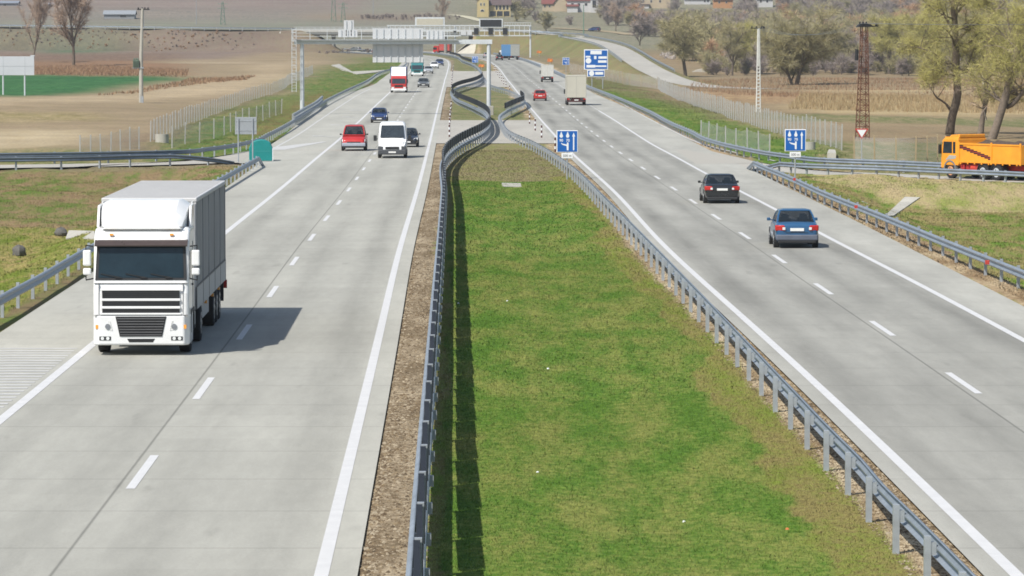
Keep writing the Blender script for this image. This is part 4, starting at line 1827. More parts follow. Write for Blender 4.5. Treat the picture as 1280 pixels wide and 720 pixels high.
slab('concrete culvert apron in the ditch beside the lorry', 'culvert_apron', [(82, 299), (118, 300), (118, 290), (86, 289)], .3, 'culvert')
def chute():
    a = [on_ground(1106 + (1131 - 1106) * t, 271.5 - 24 * t) for t in np.linspace(0, 1, 9)]
    b = [on_ground(1117 + (1150 - 1117) * t, 271 - 23 * t) for t in np.linspace(0, 1, 9)]
    m = MB()
    c = a[0].copy()
    up = Vector((0, 0, .07))
    for i in range(8):
        q = [a[i], b[i], b[i + 1], a[i + 1]]
        m.add([p - c + up for p in q] + [p - c - up for p in q], [(0, 1, 2, 3), (7, 6, 5, 4), (0, 4, 5, 1), (1, 5, 6, 2), (2, 6, 7, 3), (3, 7, 4, 0)])
    o = m.build('drain_chute', M_CONC, None)
    o.location = c
    tag(o, 'pale concrete chute slab running down the bank below the tipper lorry', 'drain')


chute()
slab('narrow concrete drain channel at the foot of the bank chute', 'drain_channel', [(1072, 256), (1108, 271), (1116, 270), (1078, 252)], .1, 'drain', lift=.04)
slab('small white concrete drain lid on the median grass', 'drain_slab', [(628, 233.5), (652, 234), (651, 229.5), (627, 229)], .06, 'drain slab', lift=.03)
slab('pale concrete slab lying on the grass beyond the long guardrail', 'concrete_slab', [(1034, 199), (1045, 199.2), (1044, 195), (1036, 194.5)], .1, lift=.45)
slab('concrete drain bed on the verge below the flyover, shaped like a wedge', 'drain_bed', [(414, 82), (446, 93.5), (470, 91), (482, 88), (440, 90), (424, 80.5)], .4, 'drain', lift=.12)
for i, (px, py) in enumerate([(634, 377), (573, 380), (685, 462), (672, 592), (855, 654), (984, 663)]):
    q = on_ground(px, py)
    names = ['white paper scrap on the grass near the small drain lid', 'pale scrap by the dark shadow of the screens', 'tiny white scrap in the centre of the median lawn', 'pale paper scrap on the lower median lawn',
             'round white scrap on the lawn near the bare guardrail posts', 'orange-brown litter scrap on the grass by the guardrail posts', 'dull scrap in the grass beside the barrier shadow', 'white scrap on the grass below the lane sign']
    rock(names[i], q, (.035, .05, .03), M_ORANGE if i == 5 else M_SIGNW, 'litter_scrap', 'litter')
# ------------------------------------------------------------------ vehicles
def paintm(name, col, rough=.3, coat=.6, metal=0.0):
    return mat('paint_' + name, col, rough, metal, .04, 1.5, coat=coat)


M_TYRE = mat('tyre_rubber', (.018, .018, .019), .85, 0, .2, 8)
M_RIM = mat('wheel_rim', (.30, .31, .32), .4, .6, .15, 6)
M_TRIMB = mat('black_trim', (.02, .021, .023), .55, 0, .15, 5)
M_CARGLASS = mat('car_glass_clear', (.014, .020, .024), .05, 0, .2, 2.5, spec=.9)
M_CARGLASS.node_tree.nodes['Principled BSDF'].inputs['Alpha'].default_value = .5
M_GLASS = mat('car_glass', (.022, .030, .036), .06, 0, .3, 2.5, spec=.9)
M_GLASSB = mat('windscreen_glass', (.012, .024, .032), .1, 0, .3, 1.2, spec=.4)
M_LAMP = mat('headlight_lens', (.66, .68, .68), .15, 0, .1, 8)
M_TAIL = mat('tail_light_lens', (.40, .02, .015), .25, 0, .15, 8)
M_AMBER = mat('indicator_lens', (.75, .32, .05), .3, 0, .1, 8)
M_PLATE = mat('number_plate', (.72, .72, .70), .5, 0, .06, 12)
M_SEAT = mat('seat_fabric', (.03, .03, .034), .9, 0, .2, 8)
M_CHASSIS = mat('chassis_grey', (.035, .036, .038), .7, 0, .25, 4)


def ring_body(hw, zb, zs, zt):
    half = [(0, zb), (.74 * hw, zb), (.93 * hw, zb + .05), (hw, zb + .2), (1.0 * hw, (zb + zs) / 2 + .1), (.985 * hw, zs - .03), (.93 * hw, zs + (zt - zs) * .7), (.72 * hw, zt), (0, zt + .015)]
    return half + [(-x, z) for x, z in reversed(half[1:-1])]


BODIES = {
    # t, width factor, bottom, shoulder, top (heights for a 1.45 m car)
    'sedan': ([(-.5, .80, .34, .70, .80), (-.49, .90, .27, .82, .93), (-.455, .965, .21, .90, .985), (-.36, .995, .19, .91, 1.0), (-.2, 1, .18, .91, .98), (.05, 1, .18, .89, .95), (.2, 1, .18, .86, .93),
                (.25, .995, .18, .84, .92), (.38, .97, .19, .77, .84), (.455, .91, .21, .68, .75), (.487, .83, .25, .60, .66), (.498, .72, .30, .52, .57)],
              dict(b0=-.385, b1=.245, r0=-.20, r1=.045, belt=.93)),
    'hatch': ([(-.5, .80, .36, .74, .86), (-.488, .91, .28, .86, .96), (-.45, .97, .21, .91, .99), (-.3, 1, .18, .92, .99), (-.1, 1, .18, .91, .97), (.12, 1, .18, .88, .95), (.25, .995, .18, .85, .94),
                (.36, .975, .19, .79, .87), (.45, .91, .21, .70, .78), (.487, .83, .25, .61, .67), (.498, .72, .30, .52, .57)],
              dict(b0=-.485, b1=.27, r0=-.40, r1=.06, belt=.94)),
    'mpv': ([(-.5, .84, .36, .82, .94), (-.49, .93, .28, .92, 1.0), (-.45, .98, .21, .95, 1.02), (-.3, 1, .18, .95, 1.02), (0, 1, .18, .94, 1.0), (.2, 1, .18, .92, .99), (.3, .99, .18, .88, .97),
             (.40, .96, .19, .81, .88), (.46, .91, .21, .72, .79), (.49, .83, .25, .62, .68), (.499, .72, .30, .52, .57)],
            dict(b0=-.49, b1=.335, r0=-.455, r1=.15, belt=.98)),
}


def wheel(parent, x, y, r, w, n=20, rim=M_RIM):
    m = MB()
    s = 1 if x > 0 else -1
    m.tube([(x - s * w / 2, y, r), (x - s * w * .42, y, r), (x + s * w * .42, y, r), (x + s * w / 2, y, r)], [r * .9, r, r, r * .92], n)
    o = m.build('wheel', M_TYRE, parent, True)
    m = MB()
    m.tube([(x + s * w * .3, y, r), (x + s * (w / 2 + .006), y, r)], [r * .66, r * .60], n)
    for k in range(5):
        a = 2 * PI * k / 5
        m.cyl((x + s * (w / 2 + .004), y + math.cos(a) * r * .36, r + math.sin(a) * r * .36), (x + s * (w / 2 + .012), y + math.cos(a) * r * .36, r + math.sin(a) * r * .36), r * .1, 6, 1)
    m.build('rim', [rim, M_TYRE], o)
    return o


def quad_on(mb, c, s0, s1, t0, t1, off, th=.012):
    """thin pane on the bilinear face c=(bottom-left, bottom-right, top-right, top-left), raised along its normal"""
    c = [Vector(p) for p in c]
    n = (c[1] - c[0]).cross(c[3] - c[0]).normalized()

    def P(s, t):
        return (c[0] * (1 - s) + c[1] * s) * (1 - t) + (c[3] * (1 - s) + c[2] * s) * t
    q = [P(s0, t0), P(s1, t0), P(s1, t1), P(s0, t1)]
    a = [p + n * off for p in q]
    b = [p + n * (off - th) for p in q]
    mb.add(a + b, [(0, 1, 2, 3), (7, 6, 5, 4), (0, 4, 5, 1), (1, 5, 6, 2), (2, 6, 7, 3), (3, 7, 4, 0)])


def car(name, label, cat, p, rz, paint, L_=4.4, W_=1.75, Hh=1.45, kind='sedan', group=None, detail=2, bumper=None, lamp=None, tail=None, plate=True, view='rear', tail_low=False):
    root = thing(name, label, cat, tuple(p), rz, group)
    st, g = BODIES[kind]
    z = Hh / 1.45 if kind != 'mpv' else Hh / 1.62
    hw = W_ / 2
    m = MB()
    rings = [[(x, t * L_, zz * z) for x, zz in ring_body(hw * wf, zb, zs, zt)] for t, wf, zb, zs, zt in st]
    m.loft(rings)
    m.build('body', paint, root, True, subsurf=2 if detail > 1 else 1, angle=0)
    # cabin
    belt = g['belt'] * z
    roof = Hh
    b0, b1, r0, r1 = g['b0'] * L_, g['b1'] * L_, g['r0'] * L_, g['r1'] * L_
    bw, rw = hw * .95, hw * .745
    lv = [(belt - .12, b0 + .02, b1 - .0, bw * 1.02), (belt, b0, b1, bw), (belt * .45 + roof * .55, b0 * .42 + r0 * .58 - .02, b1 * .42 + r1 * .58 + .03, bw * .46 + rw * .54 + .018), (roof - .05, r0, r1, rw), (roof, r0 + .22, r1 - .22, rw - .18)]
    rings = []
    for (zz, ya, yb, w) in lv:
        mid = (ya + yb) / 2
        bow = .05
        rings.append([(-w * .94, ya, zz), (0, ya - bow, zz), (w * .94, ya, zz), (w, mid, zz), (w * .94, yb, zz), (0, yb + bow, zz), (-w * .94, yb, zz), (-w, mid, zz)])
    m = MB()
    m.loft(rings[3:])
    cab_rings = m
    # glass: follow the lower and upper half of each cabin face
    A, B, Cc = lv[1], lv[2], lv[3]

    def corners(lv_, which):
        zz, ya, yb, w = lv_
        e = .94 * w
        return {'f': [(e, yb, zz), (0, yb + .05, zz), (-e, yb, zz)], 'r': [(-e, ya, zz), (0, ya - .05, zz), (e, ya, zz)],
                'R': [(e, ya, zz), (w, (ya + yb) / 2, zz), (e, yb, zz)], 'L': [(-e, yb, zz), (-w, (ya + yb) / 2, zz), (-e, ya, zz)]}[which]

    def pane(which, nm, s_in, t0, t1, gm=M_CARGLASS):
        mb = MB()
        fm = cab_rings
        for (la, lb, ta, tb) in ((A, B, t0, 1.0), (B, Cc, 0.0, t1)):
            ca, cb = corners(la, which), corners(lb, which)
            for k in (0, 1):
                s0, s1 = (s_in, 1.0) if k == 0 else (0.0, 1 - s_in)
                if which in 'RL':
                    s0, s1 = (s_in, .97) if k == 0 else (.03, 1 - s_in)
                cell = [ca[k], ca[k + 1], cb[k + 1], cb[k]]
                quad_on(mb, cell, s0, s1, ta, tb, .004, .006)
                for (a0, a1, c0, c1) in ((0, s0, 0, 1), (s1, 1, 0, 1), (s0, s1, 0, ta), (s0, s1, tb, 1)):
                    if a1 - a0 > .001 and c1 - c0 > .001:
                        quad_on(fm, cell, a0, a1, c0, c1, .012, .03)
        return mb.build(nm, gm, root)
    pane('f', 'windscreen', .08, .10, .86, M_CARGLASS)
    pane('r', 'rear_window', .075, .14, .88)
    for k in 'RL':
        pane(k, 'side_window', .12, .12, .82)
    cab_rings.build('cabin', paint, root)
    m = MB()
    m.box(-bw * .96, bw * .96, b0 + .08, b1 - .06, belt - .2, belt + .03)
    m.build('interior', M_SEAT, root)
    # wheels
    wr, ww = .315 * max(1, Hh / 1.5), .21
    for y in (-.315 * L_, .305 * L_):
        for s in (-1, 1):
            if detail > 1:
                m = MB()
                m.tube([(s * (hw - .2), y, wr + .02), (s * (hw + .006), y, wr + .02)], [wr * 1.16, wr * 1.16], 22)
                m.build('wheel_arch', M_TRIMB, root)
            wheel(root, s * (hw - ww / 2 + .012), y, wr, ww)
    # ends
    zf = z
    m = MB()
    m.box(-hw * .55, hw * .55, L_ * .487, L_ * .5 + .012, .42 * zf, .58 * zf)
    m.build('grille', M_TRIMB, root, bevel=.02)
    for s in (-1, 1):
        m = MB()
        m.box(-hw * .86, hw * .86, min(s * L_ * .47, s * L_ * .503), max(s * L_ * .47, s * L_ * .503), .2 * zf, .33 * zf)
        m.build('lower_valance', M_TRIMB, root, bevel=.03)
    if bumper is not None:
        m = MB()
        for s in (-1, 1):
            m.box(-hw * .95, hw * .95, min(s * L_ * .46, s * L_ * .507), max(s * L_ * .46, s * L_ * .507), .3 * zf, .52 * zf)
        m.build('bumper', bumper, root, bevel=.05, segs=3)
    for s in (-1, 1):
        m = MB()
        m.add([(s * hw * .56, L_ * .476, .56 * zf), (s * hw * .87, L_ * .449, .58 * zf), (s * hw * .90, L_ * .438, .74 * zf), (s * hw * .60, L_ * .462, .70 * zf),
               (s * hw * .56, L_ * .499, .55 * zf), (s * hw * .93, L_ * .463, .57 * zf), (s * hw * .97, L_ * .444, .72 * zf), (s * hw * .60, L_ * .487, .685 * zf)],
              [(0, 1, 2, 3), (4, 5, 6, 7), (0, 1, 5, 4), (1, 2, 6, 5), (2, 3, 7, 6), (3, 0, 4, 7)])
        m.build('headlight', lamp or M_LAMP, root, bevel=.015)
        m = MB()
        zt0, zt1 = (.66, .88)
        m.add([(s * hw * .56, -L_ * .46, zt0 * zf), (s * hw * .97, -L_ * .43, zt0 * zf), (s * hw * .985, -L_ * .43, zt1 * zf), (s * hw * .6, -L_ * .46, zt1 * zf),
               (s * hw * .52, -L_ * .509, zt0 * zf), (s * hw * .99, -L_ * .488, zt0 * zf), (s * hw * 1.0, -L_ * .484, zt1 * zf), (s * hw * .56, -L_ * .507, zt1 * zf)],
              [(0, 1, 2, 3), (4, 5, 6, 7), (0, 1, 5, 4), (1, 2, 6, 5), (2, 3, 7, 6), (3, 0, 4, 7)])
        m.build('tail_light', tail or M_TAIL, root, bevel=.05, segs=3)
        m = MB()
        m.box(min(s * hw * .92, s * (hw + .05)), max(s * hw * .92, s * (hw + .05)), b1 - .42, b1 - .38, belt + .02, belt + .06)
        m.box(min(s * (hw + .01), s * (hw + .15)), max(s * (hw + .01), s * (hw + .15)), b1 - .46, b1 - .34, belt + .01, belt + .13)
        m.build('wing_mirror', paint if cat != 'van' else M_TRIMB, root, bevel=.03)
    if detail > 1:
        for s in (-1, 1):
            m = MB()
            m.box(s * hw * .60 - .055, s * hw * .60 + .055, -L_ * .5135, -L_ * .50, .70 * zf, .80 * zf)
            m.build('reverse_lamp', M_LAMP, root, bevel=.01)
        m = MB()
        m.box(-hw * .5, hw * .5, -L_ * .503, -L_ * .49, .595 * zf, .608 * zf)
        m.build('boot_seam', M_TRIMB, root)
    if plate:
        m = MB()
        m.box(-.26, .26, L_ * .5 + .013, L_ * .5 + .03, .36 * zf, .46 * zf)
        m.build('number_plate', M_PLATE, root)
        m = MB()
        zp = (.66 if kind == 'sedan' else .62)
        m.box(-.27, .27, -L_ * .507, -L_ * .495, zp * zf, (zp + .11) * zf)
        m.build('number_plate', M_PLATE, root)
    if detail > 1:
        m = MB()
        for s in (-1, 1):
            for y in (.0, -.95):
                m.box(s * .37 - .2, s * .37 + .2, y, y + .12, belt - .1, belt + .17)
                m.box(s * .37 - .12, s * .37 + .12, y + .02, y + .1, belt + .18, belt + .31)
        m.build('seat_backs', M_SEAT, root)
    return root


def heading(ln, Y, away):
    """rotation that points +Y of a vehicle along the road"""
    dx = float(ln(Y + 6) - ln(Y - 6)) / 12
    a = -math.atan(dx)
    return a if away else a + PI


def on(px, py):
    p = G(px, py, flat=True)
    return Vector((p.x, p.y, float(prof(p.y)) + .031))


# -- the receding side
P_BLACK = paintm('black', (.012, .014, .017), .25)
P_BLUE = paintm('metallic_blue', (.022, .095, .21), .3, .7, .2)
P_RED = paintm('red', (.42, .022, .018))
P_NAVY = paintm('navy', (.014, .035, .12))
P_GREY = paintm('grey', (.11, .12, .125), .3, .6, .2)
P_SILVER = paintm('silver', (.45, .47, .49), .3, .6, .3)
P_WHITE = paintm('white', (.78, .79, .80), .35)
P_TEALP = paintm('teal', (.02, .16, .17))
P_GREYB = mat('dusty_bumper', (.10, .115, .15), .6, .1, .1, 3)

pc = on(902, 255.3)
car('sedan', 'black sedan with red tail lights driving away past the sloping rail end', 'car', pc + Vector((0, 2.3, 0)), heading(r_dash, pc.y, True), P_BLACK, 4.7, 1.80, 1.46, 'sedan')
pc = on(996.5, 311.5)
car('sedan', 'blue sedan with dusty bumper driving away in the outer lane', 'car', pc + Vector((0, 2.2, 0)), heading(r_dash, pc.y, True) - .015, P_BLUE, 4.35, 1.74, 1.51, 'sedan', bumper=P_GREYB)
pc = on(675, 126.5)
car('hatchback', 'small red hatchback driving away behind the cream box lorry', 'car', pc + Vector((0, 2, 0)), heading(r_dash, pc.y, True), P_RED, 3.9, 1.76, 1.5, 'hatch')
pc = on(624, 75.6)
car('hatchback', 'dark car driving away under the far truss gantry', 'car', pc, heading(r_dash, 1060, True), P_BLACK, 4.2, 1.8, 1.5, 'hatch', detail=1)
pc = on(608, 72.5)
car('hatchback', 'pale grey car beside the bridge abutment, half hidden by the tall gantry leg', 'car', pc, heading(r_dash, 1120, True), P_SILVER, 4.0, 1.7, 1.5, 'hatch', detail=1)

# -- the oncoming side
pc = on(441.5, 189.3)
car('minivan', 'red minivan with grey bumper on the outer lane line beside the white van', 'van', pc + Vector((0, 2.4, 0)), heading(l_dash, pc.y, False), P_RED, 4.75, 1.86, 1.93, 'mpv', bumper=mat('grey_bumper', (.33, .36, .42), .6), view='front', lamp=M_LAMP)
pc = on(473.5, 154)
car('compact_car', 'dark blue compact car oncoming behind the red minivan', 'car', pc + Vector((0, 2, 0)), heading(l_dash, pc.y, False), P_NAVY, 4.0, 1.72, 1.52, 'hatch', view='front')
pc = on(508.5, 184.5)
car('sedan', 'dark car overtaking, half hidden by the white panel van', 'car', pc + Vector((0, 2.2, 0)), heading(l_dash, pc.y, False), paintm('dark_blue_black', (.014, .018, .028)), 4.5, 1.76, 1.47, 'sedan', view='front')
pc = on(529, 109.5)
car('sedan', 'dark grey car oncoming in the inner lane beside the red lorry', 'car', pc + Vector((0, 2, 0)), heading(l_dash, pc.y, False), P_GREY, 4.5, 1.86, 1.5, 'sedan', view='front')
pc = on(535.5, 92)
car('sedan', 'silver car oncoming ahead of the teal lorry', 'car', pc, heading(l_dash, pc.y, False), P_SILVER, 4.4, 1.85, 1.5, 'sedan', detail=1, view='front')
pc = on(543, 85.8)
car('hatchback', 'white car oncoming between the silver car and the dark blue one', 'car', pc, heading(l_dash, pc.y, False), P_WHITE, 4.2, 1.85, 1.5, 'hatch', detail=1, view='front')
pc = on(549.5, 82.3)
car('hatchback', 'dark blue car oncoming, last in the file before the bend', 'car', pc, heading(l_dash, pc.y, False), P_NAVY, 4.2, 1.85, 1.55, 'hatch', detail=1, view='front')
car('hatchback', 'dark car on the bend beyond the flyover, left of the white panel backs', 'car', at(459, 67.5, 1265) * 1.0, 1.2, P_BLACK, 4.6, 1.9, 1.6, 'hatch', detail=1)
car('hatchback', 'grey car on the bend beyond the flyover, leading the dark one', 'car', at(443, 64.5, 1290) * 1.0, 1.2, P_GREY, 4.4, 1.8, 1.5, 'hatch', detail=1)
car('hatchback', 'dark blue car on the lane below the white houses', 'car', at(743, 39, 1360), .9, P_NAVY, 4.4, 1.8, 1.5, 'hatch', detail=1)


def panel_van():
    p = on(489.5, 198.5)
    root = thing('panel_van', 'white panel van with dark bumper oncoming beside the red minivan', 'van', tuple(p + Vector((0, 2.8, 0))), heading(l_dash, p.y, False))
    L_, hw = 5.4, 1.01
    # side outline: nose, bonnet, windscreen, roof
    def ring(t, w, zb, zm, zt, tw):
        half = [(0, zb), (.8 * w, zb), (w, zb + .15), (w, zm), (w * (1 + tw) / 2 + .02, (zm + zt) / 2 + .1), (w * tw, zt - .12), (w * tw - .14, zt), (0, zt + .03)]
        return [(x, t, z) for x, z in half + [(-x, z) for x, z in reversed(half[1:-1])]]
    R = [ring(-2.7, hw * .97, .36, 1.2, 2.42, .90), ring(-2.6, hw, .3, 1.2, 2.52, .90), ring(0, hw, .28, 1.2, 2.54, .90), ring(.95, hw, .28, 1.2, 2.5, .88), ring(1.15, hw, .28, 1.2, 2.42, .86),
         ring(1.85, hw, .28, 1.1, 1.42, .9), ring(2.25, hw * .97, .28, .95, 1.2, .9), ring(2.58, hw * .90, .30, .8, 1.0, .9), ring(2.68, hw * .8, .36, .7, .85, .9)]
    m = MB()
    m.loft(R)
    m.build('body', P_WHITE, root, True, angle=40, bevel=.03)
    m = MB()
    quad_on(m, [(hw * .86, 1.9, 1.40), (-hw * .86, 1.9, 1.40), (-hw * .76, 1.17, 2.38), (hw * .76, 1.17, 2.38)], .0, 1, .02, .9, .05)
    m.build('windscreen', M_GLASS, root)
    for s in (-1, 1):
        m = MB()
        c = [(s * hw * 1.005, .35, 1.35), (s * hw * 1.005, 1.65, 1.35), (s * hw * .93, 1.1, 2.1), (s * hw * .93, .35, 2.1)]
        quad_on(m, c if s < 0 else [c[1], c[0], c[3], c[2]], 0, 1, 0, 1, .02)
        m.build('side_window', M_GLASS, root)
        m = MB()
        m.box(min(s * hw, s * (hw + .12)), max(s * hw, s * (hw + .12)), 1.45, 1.5, 1.32, 1.36)
        m.box(min(s * (hw + .1), s * (hw + .33)), max(s * (hw + .1), s * (hw + .33)), 1.4, 1.55, 1.2, 1.6)
        m.build('wing_mirror', M_TRIMB, root, bevel=.04)
        m = MB()
        m.add([(s * .62, 2.5, .82), (s * .93, 2.3, .84), (s * .90, 2.1, 1.18), (s * .74, 2.28, 1.12), (s * .62, 2.69, .82), (s * .95, 2.5, .84), (s * .93, 2.26, 1.16), (s * .74, 2.48, 1.1)],
              [(0, 1, 2, 3), (4, 5, 6, 7), (0, 1, 5, 4), (1, 2, 6, 5), (2, 3, 7, 6), (3, 0, 4, 7)])
        m.build('headlight', M_LAMP, root)
        for y in (1.75, -1.65):
            wheel(root, s * (hw - .1), y, .34, .22)
    m = MB()
    m.box(-hw * .97, hw * .97, 2.35, 2.74, .26, .62)
    for s in (-1, 1):
        m.box(min(s * .62, s * hw), max(s * .62, s * hw), 2.2, 2.70, .55, .86)
    m.build('bumper', mat('charcoal_bumper', (.055, .06, .068), .6), root, bevel=.07, segs=3)
    m = MB()
    m.box(-.48, .48, 2.66, 2.73, .64, .82)
    m.build('grille', M_BLACK, root, bevel=.02)
    m = MB()
    m.box(-.26, .26, 2.745, 2.76, .38, .49)
    m.build('number_plate', M_PLATE, root)


panel_van()


def truck_wheels(root, xs, ys_, r=.5, w=.3):
    for y in ys_:
        for x in xs:
            wheel(root, x, y, r, w)


def box_lorry(label, p, rz, cabm, boxm, hh, L_=7.5, W_=2.5, front=True, capm=None, chass=M_CHASSIS, name='lorry', group=None, rear_frame=None, cab_h=2.5):
    """rigid lorry: cab at +Y, box body behind"""
    root = thing(name, label, 'lorry', tuple(p), rz, group)
    hw = W_ / 2
    f = L_ / 2
    side = [(f - 1.9, .55), (f - .05, .45), (f, .55), (f - .02, 1.25), (f - .25, 2.15), (f - .4, cab_h), (f - 1.9, cab_h)]
    m = MB()
    m.prism(side, 'x', -hw * .92, hw * .92)
    m.build('cab', cabm, root, bevel=.07, segs=3)
    m = MB()
    quad_on(m, [(hw * .82, f - .02, 1.3), (-hw * .82, f - .02, 1.3), (-hw * .78, f - .25, 2.12), (hw * .78, f - .25, 2.12)], 0, 1, .04, .96, .02)
    m.build('windscreen', M_GLASS, root)
    for s in (-1, 1):
        m = MB()
        m.box(min(s * hw * .9, s * (hw * .92 + .012)), max(s * hw * .9, s * (hw * .92 + .012)), f - 1.3, f - .35, 1.3, 2.0)
        m.build('side_window', M_GLASS, root)
        m = MB()
        m.box(min(s * hw * .94, s * (hw * .94 + .22)), max(s * hw * .94, s * (hw * .94 + .22)), f - .3, f - .2, 1.4, 2.0)
        m.build('wing_mirror', M_TRIMB, root)
        m = MB()
        m.box(s * hw * .7 - .2, s * hw * .7 + .2, f - .05, f + .025, .62, .84)
        m.build('headlight', M_LAMP, root)
        m = MB()
        m.box(s * hw * .8 - .16, s * hw * .8 + .16, -f - .02, -f + .06, .72, .88)
        m.build('tail_light', M_TAIL, root)
    m = MB()
    m.box(-hw * .5, hw * .5, f - .03, f + .015, .85, 1.12)
    m.build('grille', M_BLACK, root)
    m = MB()
    m.box(-hw * .92, hw * .92, f - .3, f + .05, .32, .6)
    m.build('bumper', P_WHITE if front else M_TRIMB, root, bevel=.04)
    m = MB()
    m.box(-.26, .26, f + .052, f + .065, .4, .5)
    m.box(-.26, .26, -f - .035, -f - .02, .62, .74)
    m.build('number_plate', M_PLATE, root)
    m = MB()
    m.box(-.5, .5, -f + .1, f - .4, .5, .95)
    m.box(-hw * .9, hw * .9, -f, -f + .08, .45, .62)
    m.build('chassis', chass, root)
    m = MB()
    m.box(-hw, hw, -f, f - 2.05, .98, hh)
    b = m.build('cargo_box', boxm, root, bevel=.04)
    if rear_frame:
        m = MB()
        for x in (-hw + .04, 0, hw - .04):
            m.box(x - .03, x + .03, -f - .012, -f - .002, 1.05, hh - .06)
        m.box(-hw + .05, hw - .05, -f - .014, -f - .003, hh - .12, hh - .05)
        m.build('door_frame', rear_frame, b)
    if capm:
        m = MB()
        m.prism([(f - 1.95, cab_h - .1), (f - .5, cab_h - .05), (f - .75, cab_h + .5), (f - 1.4, hh - .05), (f - 1.95, hh)], 'x', -hw * .88, hw * .88)
        m.build('wind_deflector', capm, root, bevel=.08, segs=3)
    truck_wheels(root, (-hw + .17, hw - .17), (f - 1.2, -f + 1.6), .44, .28)
    return root


p = on(498, 116)
box_lorry('red cab lorry with white roof deflector and blue cargo box, oncoming', p + Vector((0, 4, 0)), heading(l_dash, p.y, False), P_RED, paintm('deep_blue_box', (.025, .04, .20), .5), 3.85, 8.0, 2.5, capm=P_WHITE)
p = on(521, 95.5)
box_lorry('teal cab lorry oncoming far off under the white panel backs', p + Vector((0, 4, 0)), heading(l_dash, p.y, False), P_TEALP, paintm('teal_box', (.05, .16, .18), .5), 3.3, 7.0, 2.4)
p = on(720, 132)
M_CREAM = mat('cream_box', alb(226, 222, 206), .6, 0, .05, .8)
box_lorry('cream box lorry seen from behind on the receding outer lane', p + Vector((0, 4, 0)), heading(r_out, p.y, True), P_WHITE, M_CREAM, 3.85, 8.0, 2.55, front=False, rear_frame=mat('cream_shade', alb(206, 204, 192), .6), chass=mat('dark_red_chassis', (.06, .012, .012), .7))
p = on(684, 103)
box_lorry('small white box van receding ahead of the cream lorry', p + Vector((0, 3, 0)), heading(r_out, p.y, True), P_WHITE, mat('white_box', alb(236, 235, 228), .6), 3.0, 6.0, 2.15, front=False, rear_frame=M_CREAM, cab_h=2.2)
p = on(636.5, 74.8)
box_lorry('far lorry with blue side and pale doors near the far gantry', p, heading(r_dash, 1080, True) + .25, P_WHITE, paintm('blue_curtain', (.06, .20, .42), .5), 4.0, 10, 2.55, front=False, rear_frame=None)
o = [x for x in bpy.data.objects if x.name.startswith('cargo_box')][-1]
m = MB()
m.box(-1.22, 1.22, -5.03, -5.005, 1.05, 3.95)
m.build('rear_door', mat('pale_door', alb(212, 214, 206), .6), o)
box_lorry('red lorry on the crossing road behind the far median rail', at(553, 67.2, 1240) * 1.0, 1.25, P_RED, paintm('red_box', (.40, .06, .05), .5), 3.6, 5.6, 2.5)


